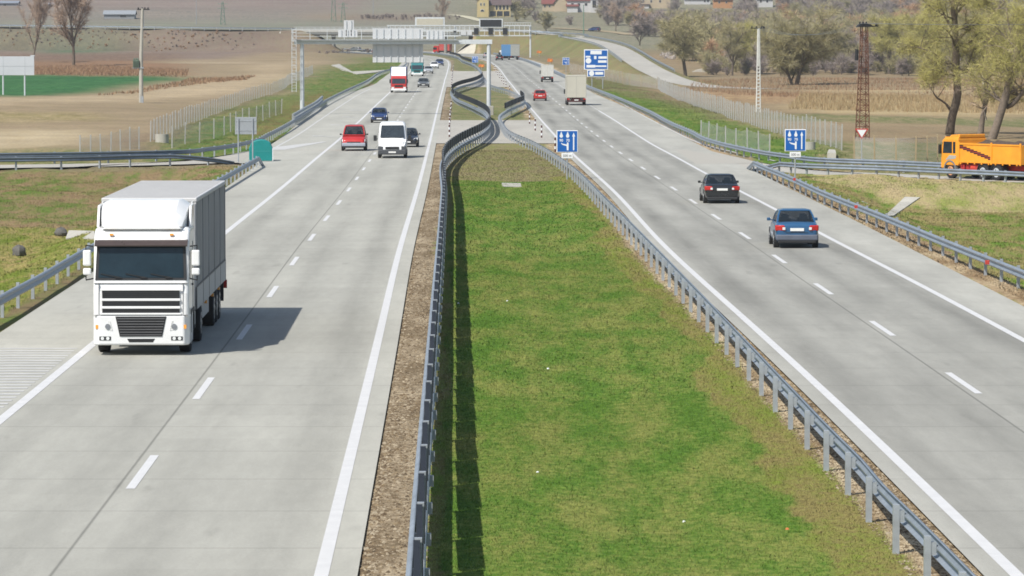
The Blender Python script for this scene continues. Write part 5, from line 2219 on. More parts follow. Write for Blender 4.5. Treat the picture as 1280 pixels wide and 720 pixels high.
# -- the articulated lorry in front
def artic():
    p = on(176.5, 446)
    rz = heading(l_dash, p.y, False)
    root = thing('articulated_lorry', 'white articulated lorry with grey curtain trailer oncoming in the outer lane', 'lorry', tuple(p), rz)
    WH = mat('lorry_white', (.72, .73, .73), .35, 0, .06, 1.6, coat=.5)
    CURT = mat('grey_curtain', alb(166, 168, 171), .6, 0, .22, 1.1, .3, stretch=(1, .9, .3))
    TOP = mat('trailer_roof', (.52, .52, .52), .55, 0, .08, .6)
    BOARD = mat('side_boards', alb(206, 208, 210), .5, 0, .06, 2)
    hw = 1.24
    # cab: y=0 is the bumper face, the cab runs back to -2.2
    prof_ = [(-2.25, .95), (-2.25, 3.30), (-.78, 3.30), (-.52, 3.22), (-.38, 3.06), (-.30, 2.92), (-.10, 1.95), (-.03, 1.62), (-.02, .95)]
    m = MB()
    m.prism(prof_, 'x', -hw, hw)
    m.build('cab', WH, root, bevel=.11, segs=4)
    # bumper with cut corners
    m = MB()
    m.prism([(-hw - .01, -1.5), (hw + .01, -1.5), (hw + .01, -.16), (hw - .12, .02), (-hw + .12, .02), (-hw - .01, -.16)], 'z', .27, 1.06)
    m.build('bumper', WH, root, bevel=.05, segs=3)
    # windscreen and its frame
    ws = [(hw * .93, -.105, 1.97), (-hw * .93, -.105, 1.97), (-hw * .90, -.29, 2.88), (hw * .90, -.29, 2.88)]
    m = MB()
    quad_on(m, ws, -.015, 1.015, -.02, 1.0, .012)
    fr = m.build('windscreen_frame', M_BLACK, root)
    m = MB()
    quad_on(m, ws, .02, .98, .05, .93, .02)
    w = m.build('windscreen', M_GLASSB, root)
    m = MB()
    for x in (-.75, -.1, .55):
        m.tube([(x, -.085, 2.03), (x + .25, -.09, 2.07), (x + .5, -.10, 2.12)], .014, 5)
        m.box(x - .05, x + .12, -.1, -.07, 2.0, 2.03)
    m.build('wiper', M_BLACK, w)
    m = MB()
    m.box(.78, 1.0, -.235, -.215, 2.12, 2.22)
    m.build('sticker', M_TEAL, w)
    m = MB()
    m.prism([(-.36, 3.0), (-.26, 2.97), (-.10, 2.86), (-.11, 2.83), (-.29, 2.9), (-.38, 2.93)], 'x', -hw * .97, hw * .97)
    m.build('sun_visor', mat('smoked_visor', (.06, .045, .04), .3), root)
    # high roof and spoiler
    m = MB()
    R = []
    for (y, z0, z1, wv, c) in ((-.46, 3.26, 3.32, 1.00, .04), (-.62, 3.24, 3.46, 1.04, .12), (-.95, 3.24, 3.68, 1.09, .16), (-1.35, 3.24, 3.86, 1.12, .16), (-1.75, 3.24, 3.97, 1.14, .16), (-2.2, 3.24, 3.99, 1.15, .12)):
        R.append([(-wv, y, z0), (wv, y, z0), (wv, y, z1 - c), (wv - c * 1.6, y, z1), (-wv + c * 1.6, y, z1), (-wv, y, z1 - c)])
    m.loft(R)
    m.build('roof_spoiler', WH, root, True, bevel=.06, segs=3, angle=60)
    for s in (-1, 1):
        m = MB()
        m.prism([(-1.15, 3.28), (-1.5, 3.84), (-2.22, 3.86), (-2.22, 3.28)], 'x', min(s * 1.17, s * 1.235), max(s * 1.17, s * 1.235))
        m.build('spoiler_fin', WH, root, bevel=.02)
    m = MB()
    for s in (-1, 1):
        m.box(s * .78 - .05, s * .78 + .05, -.40, -.345, 3.1, 3.15)
    m.build('marker_lamp', M_AMBER, root)
    # panel gaps of the front
    m = MB()
    m.box(-hw * .98, hw * .98, -.11, -.052, 1.872, 1.884)
    m.box(-hw * .98, hw * .98, -.03, .012, 1.048, 1.062)
    for s in (-1, 1):
        m.box(s * 1.09 - .006, s * 1.09 + .006, -.12, -.012, 1.08, 1.86)
    m.build('panel_gap', mat('panel_gap_grey', (.16, .16, .165), .7), root)
    m = MB()
    m.prism([(-1.06, -.50), (1.06, -.50), (1.10, -.54), (-1.10, -.54)], 'z', 3.30, 3.325)
    m.build('spoiler_seam', mat('panel_gap_grey', (.16, .16, .165), .7), root)
    # upper grille: dark slots between white bars
    m = MB()
    m.box(-1.0, 1.0, -.02, .015, 1.10, 1.70)
    gr = m.build('upper_grille', M_BLACK, root)
    m = MB()
    for z in (1.22, 1.42):
        m.box(-1.03, 1.03, -.01, .035, z, z + .065)
    m.box(-1.05, 1.05, -.01, .035, 1.06, 1.11)
    m.box(-1.05, 1.05, -.01, .035, 1.69, 1.74)
    m.build('grille_bar', WH, gr, bevel=.012)
    m = MB()
    for z in np.arange(1.13, 1.7, .055):
        m.box(-.99, .99, .005, .022, z, z + .018)
    m.build('grille_slat', M_TRIMB, gr)
    m = MB()
    m.prism([(-.66, 1.02), (.66, 1.02), (.55, .50), (-.55, .50)], 'y', .0, .032)
    g2 = m.build('lower_grille', M_BLACK, root)
    m = MB()
    for z in np.arange(.53, 1.0, .07):
        wv = .53 + .1 * (z - .5) / .5
        m.box(-wv, wv, .03, .055, z, z + .025)
    m.build('grille_slat', mat('grille_grey', (.10, .10, .105), .5), g2)
    m = MB()
    m.prism([(-.36, .44), (.36, .44), (.31, .35), (-.31, .35)], 'y', .0, .028)
    m.build('tow_slot', M_BLACK, root)
    for s in (-1, 1):
        m = MB()
        m.add([(s * .74, .0, .66), (s * 1.14, -.06, .66), (s * 1.18, -.1, .90), (s * .80, .0, .90), (s * .74, .035, .66), (s * 1.14, -.005, .66), (s * 1.18, -.06, .90), (s * .80, .035, .90)],
              [(0, 1, 2, 3), (4, 5, 6, 7), (0, 1, 5, 4), (1, 2, 6, 5), (2, 3, 7, 6), (3, 0, 4, 7)])
        hl = m.build('headlight', mat('lorry_headlight', (.62, .63, .62), .2, 0, .1, 9), root)
        m = MB()
        m.cyl((s * .86, .02, .76), (s * .86, .046, .76), .07, 12)
        m.build('lamp', mat('lamp_reflector', (.25, .27, .3), .2, .4), hl)
        m = MB()
        m.box(s * 1.14 - .035, s * 1.14 + .035, -.05, .018, .70, .80)
        m.build('indicator', M_AMBER, hl)
        m = MB()
        m.box(s * .93 - .15, s * .93 + .15, .0, .03, .40, .50)
        fl = m.build('fog_lamp', M_TRIMB, root)
        m = MB()
        for q in (-.07, .07):
            m.cyl((s * .93 + q, .02, .45), (s * .93 + q, .036, .45), .045, 10)
        m.build('lamp', M_LAMP, fl)
        # mirrors
        m = MB()
        x0 = s * (hw + .02)
        m.tube([(x0, -.4, 2.82), (s * (hw + .2), -.28, 2.85), (s * (hw + .2), -.26, 2.7)], .02, 5)
        ar = m.build('mirror_arm', M_BLACK, root)
        m = MB()
        m.tube([(x0, -.4, 1.98), (s * (hw + .2), -.28, 1.95), (s * (hw + .2), -.26, 2.05)], .02, 5)
        m.build('mirror_arm', M_BLACK, root)
        m = MB()
        m.box(s * (hw + .17) - .105, s * (hw + .17) + .105, -.34, -.2, 2.32, 2.73)
        m.box(s * (hw + .17) - .105, s * (hw + .17) + .105, -.33, -.2, 2.08, 2.26)
        m.build('wing_mirror', WH, ar, bevel=.04, segs=3)
        # side window, door line, side fairing, steps
        m = MB()
        m.prism([(-1.45, 2.0), (-.42, 1.95), (-.5, 2.68), (-1.45, 2.72)], 'x', min(s * hw, s * (hw + .012)), max(s * hw, s * (hw + .012)))
        m.build('side_window', M_GLASS, root)
        m = MB()
        m.box(min(s * hw, s * (hw + .012)), max(s * hw, s * (hw + .012)), -1.62, -1.6, 1.0, 2.9)
        m.box(min(s * hw, s * (hw + .03)), max(s * hw, s * (hw + .03)), -1.5, -1.3, 1.75, 1.8)
        m.build('door_seam', M_TRIMB, root)
        m = MB()
        m.prism([(-2.25, 1.1), (-2.9, 1.1), (-2.9, 3.9), (-2.25, 3.9)], 'x', min(s * 1.16, s * 1.2), max(s * 1.16, s * 1.2))
        m.build('side_fairing', WH, root)
        m = MB()
        m.prism([(-1.95, .55), (-1.95, 1.15), (-.75, 1.15), (-.75, .55), (-.85, .95), (-1.1, 1.09), (-1.6, 1.09), (-1.85, .95)], 'x', min(s * (hw - .3), s * (hw + .02)), max(s * (hw - .3), s * (hw + .02)))
        m.build('mudguard', M_TRIMB, root)
    # tractor chassis
    m = MB()
    m.box(-.45, .45, -6.2, -.4, .6, .98)
    m.box(-1.15, -.5, -4.0, -2.6, .45, 1.0)
    m.build('chassis', M_CHASSIS, root)
    m = MB()
    m.box(.6, 1.16, -4.3, -2.7, .48, .98)
    m.build('fuel_tank', BOARD, root, bevel=.1, segs=3)
    m = MB()
    m.box(-1.16, -.6, -3.9, -2.9, .48, .98)
    m.build('fuel_tank', BOARD, root, bevel=.1, segs=3)
    truck_wheels(root, (-1.06, 1.06), (-1.35,), .5, .3)
    truck_wheels(root, (-.98, .98), (-5.0,), .5, .52)
    # trailer
    y0, y1 = -2.95, -16.2
    m = MB()
    m.box(-1.27, 1.27, y1, y0, 3.86, 3.98)
    ro = m.build('trailer_roof', TOP, root, bevel=.03)
    m = MB()
    for y in np.arange(y1 + .6, y0, .66):
        m.box(-1.22, 1.22, y - .012, y + .012, 3.975, 3.992)
    m.build('roof_seam', mat('roof_seam', alb(176, 176, 176), .6), ro)
    m = MB()
    m.box(-1.25, 1.25, y0 - .05, y0, 1.0, 3.858)
    m.build('trailer_front', TOP, root)
    for s in (-1, 1):
        n = 160
        yy = np.linspace(y0 - .06, y1 + .06, n)
        mb = MB()
        vs = []
        for k, y in enumerate(yy):
            ph = (k / (n - 1) * 11) % 1
            b = .012 * math.sin(ph * PI) + .003 * math.sin(k * .9)
            for z, q in ((1.62, 0), (2.2, .8), (3.0, 1), (3.6, .6), (3.85, 0)):
                vs.append((s * (1.245 + b * q), y, z))
        fs = [(i * 5 + j, i * 5 + j + 1, i * 5 + j + 6, i * 5 + j + 5) for i in range(n - 1) for j in range(4)]
        mb.add(vs, fs)
        cu = mb.build('side_curtain', CURT, root, True, angle=0)
        m = MB()
        for k in range(6):
            y = y0 - .06 + (y1 - y0 + .12) * k / 5
            m.box(min(s * 1.24, s * 1.262), max(s * 1.24, s * 1.262), y - .035, y + .035, 1.6, 3.86)
        m.build('curtain_strap', mat('curtain_strap', alb(150, 152, 156), .6), cu)
        m = MB()
        m.box(min(s * 1.22, s * 1.262), max(s * 1.22, s * 1.262), y1, y0, 1.0, 1.58)
        sb = m.build('side_board', BOARD, root)
        m = MB()
        m.box(min(s * 1.25, s * 1.266), max(s * 1.25, s * 1.266), y1, y0, 1.58, 1.63)
        for k in range(6):
            y = y0 + (y1 - y0) * k / 5
            m.box(min(s * 1.25, s * 1.268), max(s * 1.25, s * 1.268), y - .04, y + .04, 1.0, 1.6)
        m.build('board_trim', mat('board_trim', (.10, .10, .105), .6), sb)
        m = MB()
        m.box(min(s * 1.1, s * 1.16), max(s * 1.1, s * 1.16), -9.6, -6.4, .5, .95)
        m.build('side_guard', BOARD, root)
        m = MB()
        for y in (-7, -10, -13):
            m.box(min(s * 1.2, s * 1.275), max(s * 1.2, s * 1.275), y - .06, y + .06, .90, .98)
        m.build('side_marker', M_AMBER, root)
    m = MB()
    m.box(-1.25, 1.25, y1 - .05, y1, .9, 3.86)
    m.build('rear_door', TOP, root)
    m = MB()
    m.box(-.6, .6, y1 + .1, -3.4, .8, 1.0)
    m.box(-1.2, 1.2, y1 - .02, y1 + .12, .45, .7)
    m.build('trailer_frame', M_CHASSIS, root)
    truck_wheels(root, (-1.05, 1.05), (-10.9, -12.2, -13.5), .5, .38)
    m = MB()
    for s in (-1, 1):
        m.box(s * 1.05 - .18, s * 1.05 + .18, y1 + .55, y1 + .6, .4, .95)
    m.build('mud_flap', M_TRIMB, root)
    m = MB()
    m.box(-1.3, -1.2, y1 - .08, y1 + .05, .75, 1.0)
    m.box(1.2, 1.3, y1 - .08, y1 + .05, .75, 1.0)
    m.build('tail_light', M_TAIL, root)


artic()


# -- the orange tipper on the slip road
def tipper():
    c = G(1230, 224.2)
    OR = mat('tipper_orange', (.78, .31, .022), .45, 0, .14, 1.2, coat=.3)
    DR = mat('tipper_red', (.32, .02, .02), .6, 0, .2, 3)
    a = math.radians(33)
    root = thing('tipper_lorry', 'orange tipper lorry loaded with soil waiting on the slip road behind the guardrail', 'lorry', (c.x, c.y, c.z + .03), a)
    root.scale = (.92, .92, .92)
    hw = 1.22
    # local +Y is the front; y=0 is midway between the front and the first rear axle
    f = 2.95
    m = MB()
    m.prism([(f - 1.75, .85), (f - 1.75, 2.62), (f - .35, 2.62), (f - .12, 2.5), (f - .02, 1.55), (f, .65), (f - .3, .6), (f - .4, .85)], 'x', -hw, hw)
    m.build('cab', OR, root, bevel=.07, segs=3)
    m = MB()
    m.box(-hw * .95, hw * .95, f - 1.72, f - .3, 2.58, 2.72)
    m.prism([(f - 1.75, 2.66), (f - .6, 2.66), (f - .9, 2.85), (f - 1.75, 2.9)], 'x', -hw * .9, hw * .9)
    m.build('cab_roof', OR, root, bevel=.06, segs=3)
    m = MB()
    m.box(-.3, .3, f - 1.2, f - .9, 2.72, 2.84)
    m.box(-hw * .9, hw * .9, f - .5, f - .4, 2.72, 2.8)
    m.build('roof_lamp_bar', M_BLACK, root)
    m = MB()
    quad_on(m, [(hw * .94, f - .0, 1.55), (-hw * .94, f - .0, 1.55), (-hw * .9, f - .12, 2.45), (hw * .9, f - .12, 2.45)], 0, 1, .03, .97, .02)
    m.build('windscreen', M_GLASS, root)
    for s in (-1, 1):
        m = MB()
        m.prism([(f - 1.15, 1.65), (f - .22, 1.65), (f - .3, 2.4), (f - 1.15, 2.4)], 'x', min(s * hw, s * (hw + .012)), max(s * hw, s * (hw + .012)))
        m.prism([(f - 1.5, 1.65), (f - 1.25, 1.65), (f - 1.25, 2.4), (f - 1.5, 2.4)], 'x', min(s * hw, s * (hw + .012)), max(s * hw, s * (hw + .012)))
        m.build('side_window', M_GLASS, root)
        m = MB()
        m.box(min(s * (hw + .03), s * (hw + .2)), max(s * (hw + .03), s * (hw + .2)), f - .12, f + .02, 1.6, 2.2)
        m.tube([(s * hw, f - .2, 2.3), (s * (hw + .12), f - .08, 2.3), (s * (hw + .12), f - .05, 1.6)], .02, 5)
        m.build('wing_mirror', M_BLACK, root)
        m = MB()
        pts = [(f - 1.55, .62)] + [(f - .95 + .62 * math.cos(t), .62 + .58 * math.sin(t)) for t in np.linspace(PI, 0, 9)] + [(f - .33, .62), (f - .42, .62)] + \
              [(f - .95 + .53 * math.cos(t), .60 + .5 * math.sin(t)) for t in np.linspace(0, PI, 9)]
        m.prism(pts, 'x', min(s * (hw - .3), s * (hw + .03)), max(s * (hw - .3), s * (hw + .03)))
        m.build('mudguard', mat('grey_mudguard', (.16, .17, .18), .6), root)
        m = MB()
        m.prism([(f - .5, 1.2), (f - 1.5, 1.3), (f - 1.6, 1.5), (f - .9, 1.52)], 'x', min(s * hw, s * (hw + .014)), max(s * hw, s * (hw + .014)))
        m.build('door_flash', mat('grey_flash', (.35, .34, .32), .5), root)
    m = MB()
    m.box(-hw, hw, f - .35, f + .06, .42, .72)
    m.build('bumper', M_BLACK, root, bevel=.04)
    # tipping body
    b0, b1 = -5.2, f - 1.85
    m = MB()
    m.box(-1.25, 1.25, b0, b1, 1.05, 1.15)
    for s in (-1, 1):
        m.box(min(s * 1.2, s * 1.26), max(s * 1.2, s * 1.26), b0, b1, 1.15, 2.3)
    m.box(-1.2, 1.2, b1 - .06, b1, 1.15, 2.35)
    m.box(-1.2, 1.2, b0, b0 + .06, 1.15, 2.3)
    m.build('tipper_body', OR, root, bevel=.02)
    m = MB()
    for s in (-1, 1):
        for y in (b1 - .08, b1 - 3.35, b0 + .08):
            m.box(min(s * 1.26, s * 1.31), max(s * 1.26, s * 1.31), y - .07, y + .07, 1.0, 2.42)
        m.box(min(s * 1.26, s * 1.30), max(s * 1.26, s * 1.30), b0, b1, 2.24, 2.34)
        m.box(min(s * 1.26, s * 1.30), max(s * 1.26, s * 1.30), b0, b1, 1.08, 1.18)
        for k in range(9):
            y = b1 - .3 - k * .7
            m.box(min(s * 1.26, s * 1.32), max(s * 1.26, s * 1.32), y - .05, y + .05, .98, 1.1)
    m.build('body_rib', OR, root)
    m = MB()
    for i in range(9):
        y = b1 - .12 - i * .36
        zt = 2.20 - .085 * i
        m.box(-1.272, -1.2605, y - .36, y, zt - .08, zt)
        m.box(-1.272, -1.2605, y - .36, y, zt - .22, zt - .14)
    m.build('stripe_decal', [M_BLACK], root)
    m = MB()
    for i in range(9):
        y = b1 - .12 - i * .36
        zt = 2.20 - .085 * i
        m.box(-1.270, -1.2605, y - .36, y, zt - .138, zt - .082)
    m.build('stripe_decal', [DR], root)
    # soil heap
    m = MB()
    nx, ny = 9, 22
    vs = []
    for j in range(ny):
        for i in range(nx):
            x = -1.18 + 2.36 * i / (nx - 1)
            y = b0 + .08 + (b1 - b0 - .16) * j / (ny - 1)
            e = min(i, nx - 1 - i) / (nx / 2) * min(1, min(j, ny - 1 - j) / 4)
            vs.append((x, y, 2.12 + .42 * e + rnd.uniform(-.05, .07)))
    m.add(vs, [(j * nx + i, j * nx + i + 1, (j + 1) * nx + i + 1, (j + 1) * nx + i) for j in range(ny - 1) for i in range(nx - 1)])
    so = m.build('soil_load', mat('dark_soil', (.075, .05, .035), .95, 0, .3, 5, .5), root, True, angle=0)
    m = MB()
    m.box(-.5, .5, -5.0, f - .6, .62, .95)
    m.box(-1.1, 1.1, -.9, .5, .55, .95)
    m.box(-1.15, -.6, .6, 1.0, .5, .98)
    m.build('chassis', DR, root)
    m = MB()
    m.cyl((-.9, .0, .75), (-.9, -.9, .75), .26, 12)
    m.build('fuel_tank', mat('tank_red', (.50, .05, .03), .5), root)
    orim = mat('orange_rim', (.50, .25, .13), .6)
    for x in (-1.02, 1.02):
        wheel(root, x, f - .95, .5, .3, rim=orim)
        for y in (-1.35, -2.7):
            wheel(root, x * .97, y, .5, .5, rim=M_PALEST)
    m = MB()
    for y in (-1.35, -2.7):
        for s in (-1, 1):
            m.prism([(y + .6 * math.cos(t), .62 + .5 * math.sin(t)) for t in np.linspace(0, PI, 9)] + [(y + .52 * math.cos(t), .6 + .42 * math.sin(t)) for t in np.linspace(PI, 0, 9)], 'x', min(s * .72, s * 1.24), max(s * .72, s * 1.24))
    m.build('mudguard', M_BLACK, root)


tipper()


def green_machine():
    p = G(901, 77)
    k = p.y / F
    root = thing('harvester', 'bright green farm machine parked among the willows', 'farm machine', tuple(p), 1.2)
    GRN = mat('machine_green', alb(120, 190, 50), .5, 0, .1, 1)
    m = MB()
    m.prism([(-3, 1.0), (2.2, 1.0), (2.6, 2.0), (1.2, 3.4), (-1.5, 3.0), (-3, 2.0)], 'y', -1.3, 1.3)
    m.build('hull', GRN, root, bevel=.15)
    m = MB()
    m.box(.4, 1.9, -1.1, 1.1, 3.1, 4.7)
    m.build('cab', M_BLACK, root, bevel=.1)
    m = MB()
    m.box(2.4, 4.5, -.8, .8, 1.2, 1.9)
    m.build('feeder', mat('pale_feeder', alb(180, 190, 180), .6), root)
    for x in (-1.8, 1.6):
        for y in (-1.35, 1.35):
            m = MB()
            m.cyl((x, y - .25, .8), (x, y + .25, .8), .8, 14)
            m.build('wheel', M_TYRE, root)


green_machine()
# ------------------------------------------------------------------ trees
M_BARK = mat('bark', alb(126, 112, 98), .95, 0, .3, 4, .6)
M_BARKP = mat('bark_pale', alb(146, 132, 118), .95, 0, .25, 4, .5)
TW = {}
for nm, cols in {'olive': [(140, 133, 98), (128, 123, 94), (150, 143, 104), (122, 114, 94)], 'yellow': [(152, 148, 88), (142, 138, 82), (162, 156, 96), (132, 122, 88)],
                 'bare': [(150, 132, 116), (136, 120, 108), (164, 144, 124), (128, 114, 106)], 'purple': [(140, 128, 124), (128, 119, 118), (148, 136, 128), (134, 126, 114)],
                 'rust': [(168, 134, 104), (150, 122, 98), (178, 146, 112), (140, 116, 96)]}.items():
    TW[nm] = [mat(f'twigs_{nm}_{"abcd"[i]}', alb(*c, {'olive': 1.3, 'yellow': 1.35, 'bare': 1.35, 'purple': 1.15, 'rust': 1.2}[nm]), .9, 0, .2, .6, spec=.2) for i, c in enumerate(cols)]


def limbs(rs, base, height, spread, levels, n_first, trunk_r, lean=0.0, fork=.35, droop=0.0, upright=.6):
    """skeleton of a tree: list of (polyline, radii) and list of twig bearers (position, direction)"""
    out, tips = [], []

    def grow(p, d, L_, r, lv):
        n = 5 if lv == 0 else 4
        pts, rad = [p.copy()], [r]
        q = p.copy()
        dd = d.copy()
        for i in range(n):
            dd = (dd + rs.uniform(-.16, .16, 3) + np.array([0, 0, .05 if lv < 2 else .02 - droop])).astype(float)
            dd /= np.linalg.norm(dd)
            q = q + dd * L_ / n
            pts.append(q.copy())
            rad.append(r * (1 - .62 * (i + 1) / n))
            if lv >= 1:
                tips.append((q.copy(), dd.copy(), lv))
        out.append((pts, rad, lv))
        if lv < levels:
            kids = n_first if lv == 0 else rs.randint(3, 5)
            for k in range(kids):
                t = fork + (1 - fork) * (k + rs.uniform(.2, .9)) / kids
                j = min(n - 1, int(t * n))
                fp = pts[j] + (pts[j + 1] - pts[j]) * (t * n - j)
                az = 2 * PI * (k * .382 + rs.uniform(0, .25)) + lv
                out_ = np.array([math.cos(az), math.sin(az), 0])
                tilt = rs.uniform(.5, .95) * spread
                nd = dd * (upright) + out_ * tilt + np.array([0, 0, .25])
                nd /= np.linalg.norm(nd)
                grow(fp, nd, L_ * rs.uniform(.45, .68), max(.02, rad[j] * .62), lv + 1)
    grow(np.array(base, float), np.array([lean, 0, 1.0]), height * .62, trunk_r, 0)
    return out, tips


def twigs(rs, tips, per, length, width, droop=.0, leaf=0.0, leaf_n=0, spread=1.0):
    """thin tapering slivers (twigs) and small leaf faces around the twig bearers"""
    P = np.array([t[0] for t in tips])
    D = np.array([t[1] for t in tips])
    n = len(P) * per
    P, D = np.repeat(P, per, 0), np.repeat(D, per, 0)
    d = D * .55 + rs.normal(0, .62, (n, 3)) * spread + np.array([0, 0, .22 - droop])
    d /= np.linalg.norm(d, axis=1)[:, None]
    Ls = length * rs.uniform(.45, 1.25, n)
    mid = P + d * (Ls * .55)[:, None] + rs.normal(0, .05, (n, 3)) * length
    d2 = d + rs.normal(0, .25, (n, 3)) + np.array([0, 0, .05 - droop])
    end = mid + d2 * (Ls * .5)[:, None]
    s = np.cross(d, rs.normal(0, 1, (n, 3)))
    s /= np.linalg.norm(s, axis=1)[:, None] + 1e-6
    w = (width * rs.uniform(.6, 1.3, n))[:, None]
    V = np.stack([P - s * w * .5, P + s * w * .5, mid + s * w * .4, mid - s * w * .4, end], 1).reshape(-1, 3)
    i = np.arange(n)[:, None] * 5
    T = np.concatenate([i + [0, 1, 2], i + [0, 2, 3], i + [3, 2, 4]], 1).reshape(-1, 3)
    mi = np.repeat(rs.randint(0, 4, n), 3)
    if leaf_n:
        k = rs.randint(0, n, leaf_n)
        t = rs.uniform(.2, 1, leaf_n)[:, None]
        c = mid[k] * (1 - t) + end[k] * t + rs.normal(0, leaf * .8, (leaf_n, 3))
        a, b = rs.normal(0, 1, (leaf_n, 3)), rs.normal(0, 1, (leaf_n, 3))
        a *= leaf * rs.uniform(.5, 1.2, leaf_n)[:, None] / np.linalg.norm(a, axis=1)[:, None]
        b *= leaf * .6 / np.linalg.norm(b, axis=1)[:, None]
        V2 = np.stack([c - a, c + b, c + a], 1).reshape(-1, 3)
        T = np.concatenate([T, len(V) + np.arange(leaf_n * 3).reshape(-1, 3)])
        V = np.concatenate([V, V2])
        mi = np.concatenate([mi, rs.randint(0, 4, leaf_n)])
    return V, T, mi


TREE_LIB = {}


def tree_meshes(key, seed, h, kind, levels=3, n_first=6, spread=1.0, per=7, tl=1.3, tw=.07, leaf=0, leaf_n=0, r=.28, fork=.3, droop=0, stems=1, upright=.6, bark=None):
    if key in TREE_LIB:
        return TREE_LIB[key]
    rs = np.random.RandomState(seed)
    mb = MB()
    tips = []
    for s in range(stems):
        b = (rs.uniform(-.35, .35) * (stems > 1), rs.uniform(-.35, .35) * (stems > 1), -.3)
        L_, t = limbs(rs, b, h * (1 if s == 0 else rs.uniform(.7, .95)), spread, levels, n_first, r * (1 if stems == 1 else .7), lean=rs.uniform(-.45, .45) if stems > 1 else rs.uniform(-.06, .06), fork=fork, droop=droop, upright=upright)
        tips += t
        for pts, rad, lv in L_:
            if lv < levels:
                mb.tube(pts, rad, 7 if lv == 0 else 4, cap=False)
    V, T, mi = twigs(rs, tips, per, tl, tw, droop, leaf, leaf_n)
    to = mb.build('trunk', bark or M_BARK, None, True, angle=0)
    co = raw('crown', V, T, TW[kind], None, mi=mi)
    top = max(V[:, 2].max(), 1)
    TREE_LIB[key] = (to, co, float(np.percentile(V[:, 2], 99.7)))
    for o in (to, co):
        COL.objects.unlink(o)
    return TREE_LIB[key]


def tree(label, p, key, height, rz=0.0, wide=1.0, name='tree', group=None, cat='tree'):
    to, co, top = TREE_LIB[key]
    s = height / top
    root = thing(name, label, cat, tuple(p), rz, group)
    root.scale = (s * wide, s * wide, s)
    for src in (to, co):
        o = src.copy()
        COL.objects.link(o)
        o.parent = root
    return root


tree_meshes('bare_a', 1, 16, 'bare', 3, 8, .75, 15, 1.3, .045, fork=.25, r=.3, upright=.8)
tree_meshes('bare_b', 2, 16, 'bare', 3, 8, .8, 15, 1.4, .045, fork=.2, r=.34, upright=.7)
tree_meshes('purple_a', 3, 10, 'purple', 3, 7, .95, 7, 1.3, .08, fork=.15, r=.2)
tree_meshes('purple_b', 4, 10, 'purple', 3, 6, 1.1, 7, 1.2, .08, fork=.2, r=.22)
tree_meshes('willow_a', 5, 14, 'olive', 3, 8, 1.05, 22, 1.5, .036, .06, 1500, fork=.22, r=.42, droop=.16)
tree_meshes('willow_b', 6, 13, 'olive', 3, 6, 1.1, 16, 1.5, .036, .06, 1500, fork=.05, r=.34, droop=.12, stems=3)
tree_meshes('willow_c', 7, 13, 'yellow', 3, 8, 1.0, 22, 1.4, .036, .06, 2000, fork=.25, r=.4, droop=.16)
tree_meshes('olive_bush', 8, 8, 'olive', 3, 8, 1.2, 8, 1.1, .08, .13, 4000, fork=.05, r=.16)
tree_meshes('rust_bush', 9, 5, 'rust', 3, 7, 1.2, 7, .9, .06, fork=.03, r=.1, stems=2)


def T(label, px, base, top, key, wide=1.0, rz=None, name='tree', group=None, Y=None):
    p = G(px, base) if Y is None else at(px, base, Y)
    p.z = float(ground_h(np.array([p.x]), np.array([p.y]))[0]) if p.y < 1330 else p.z
    return tree(label, p, key, (base - top) * p.y / F, rnd.uniform(0, 6) if rz is None else rz, wide, name, group)


T('tall slim bare tree rising behind the white billboard', 41, 77, -34, 'bare_a', .72, name='bare_tree')
T('tall bare tree with forked leaders beyond the green field', 92, 83, -42, 'bare_b', .85, name='bare_tree')
T('thin bare tree on the hillside above the far message boards', 553, 32, -8, 'bare_a', .9, name='bare_tree')
T('rounded olive tree on the slope below the red-roofed house', 683, 39, 14, 'olive_bush', 1.1, name='budding_tree')
T('broad olive willow standing alone by the end of the flyover ramp', 857, 96, 14, 'willow_a', 1.05, name='willow_tree')
T('leaning dark-trunked willow beside the green farm machine', 915, 93.5, 20, 'willow_a', .7, name='willow_tree')
T('slim willow with two trunks left of the white utility pole', 931, 92, 26, 'willow_c', .6, name='willow_tree')
T('bushy many-stemmed willow in the reeds right of the white utility pole', 994, 108, 10, 'willow_b', 1.15, name='willow_tree')
T('olive willow between the white utility pole and the many-stemmed bush', 966, 90, 18, 'willow_a', .9, name='willow_tree')
T('dark leaning willow just left of the rusty lattice pole', 1047, 91, 22, 'willow_a', 1.0, name='willow_tree')
T('yellow-green willow just right of the rusty lattice pole', 1112, 92, 18, 'willow_c', 1.0, name='willow_tree')
T('wide yellow-green willow behind the tall trunk near the tipper lorry', 1160, 96, 14, 'willow_c', 1.1, name='willow_tree')
T('olive willow in front of the wood between the two tall trunks', 1215, 97, 16, 'willow_a', 1.1, name='willow_tree')
T('olive willow at the frame edge behind the broken-topped tree', 1268, 97, 10, 'willow_b', 1.0, name='willow_tree')
T('low grey-brown tree left of the broad willow by the ramp', 800, 58, 14, 'purple_a', 1.1, name='bare_tree')
T('pale bare tree on the lane below the white house', 770, 40, 2, 'bare_b', 1.0, name='bare_tree')


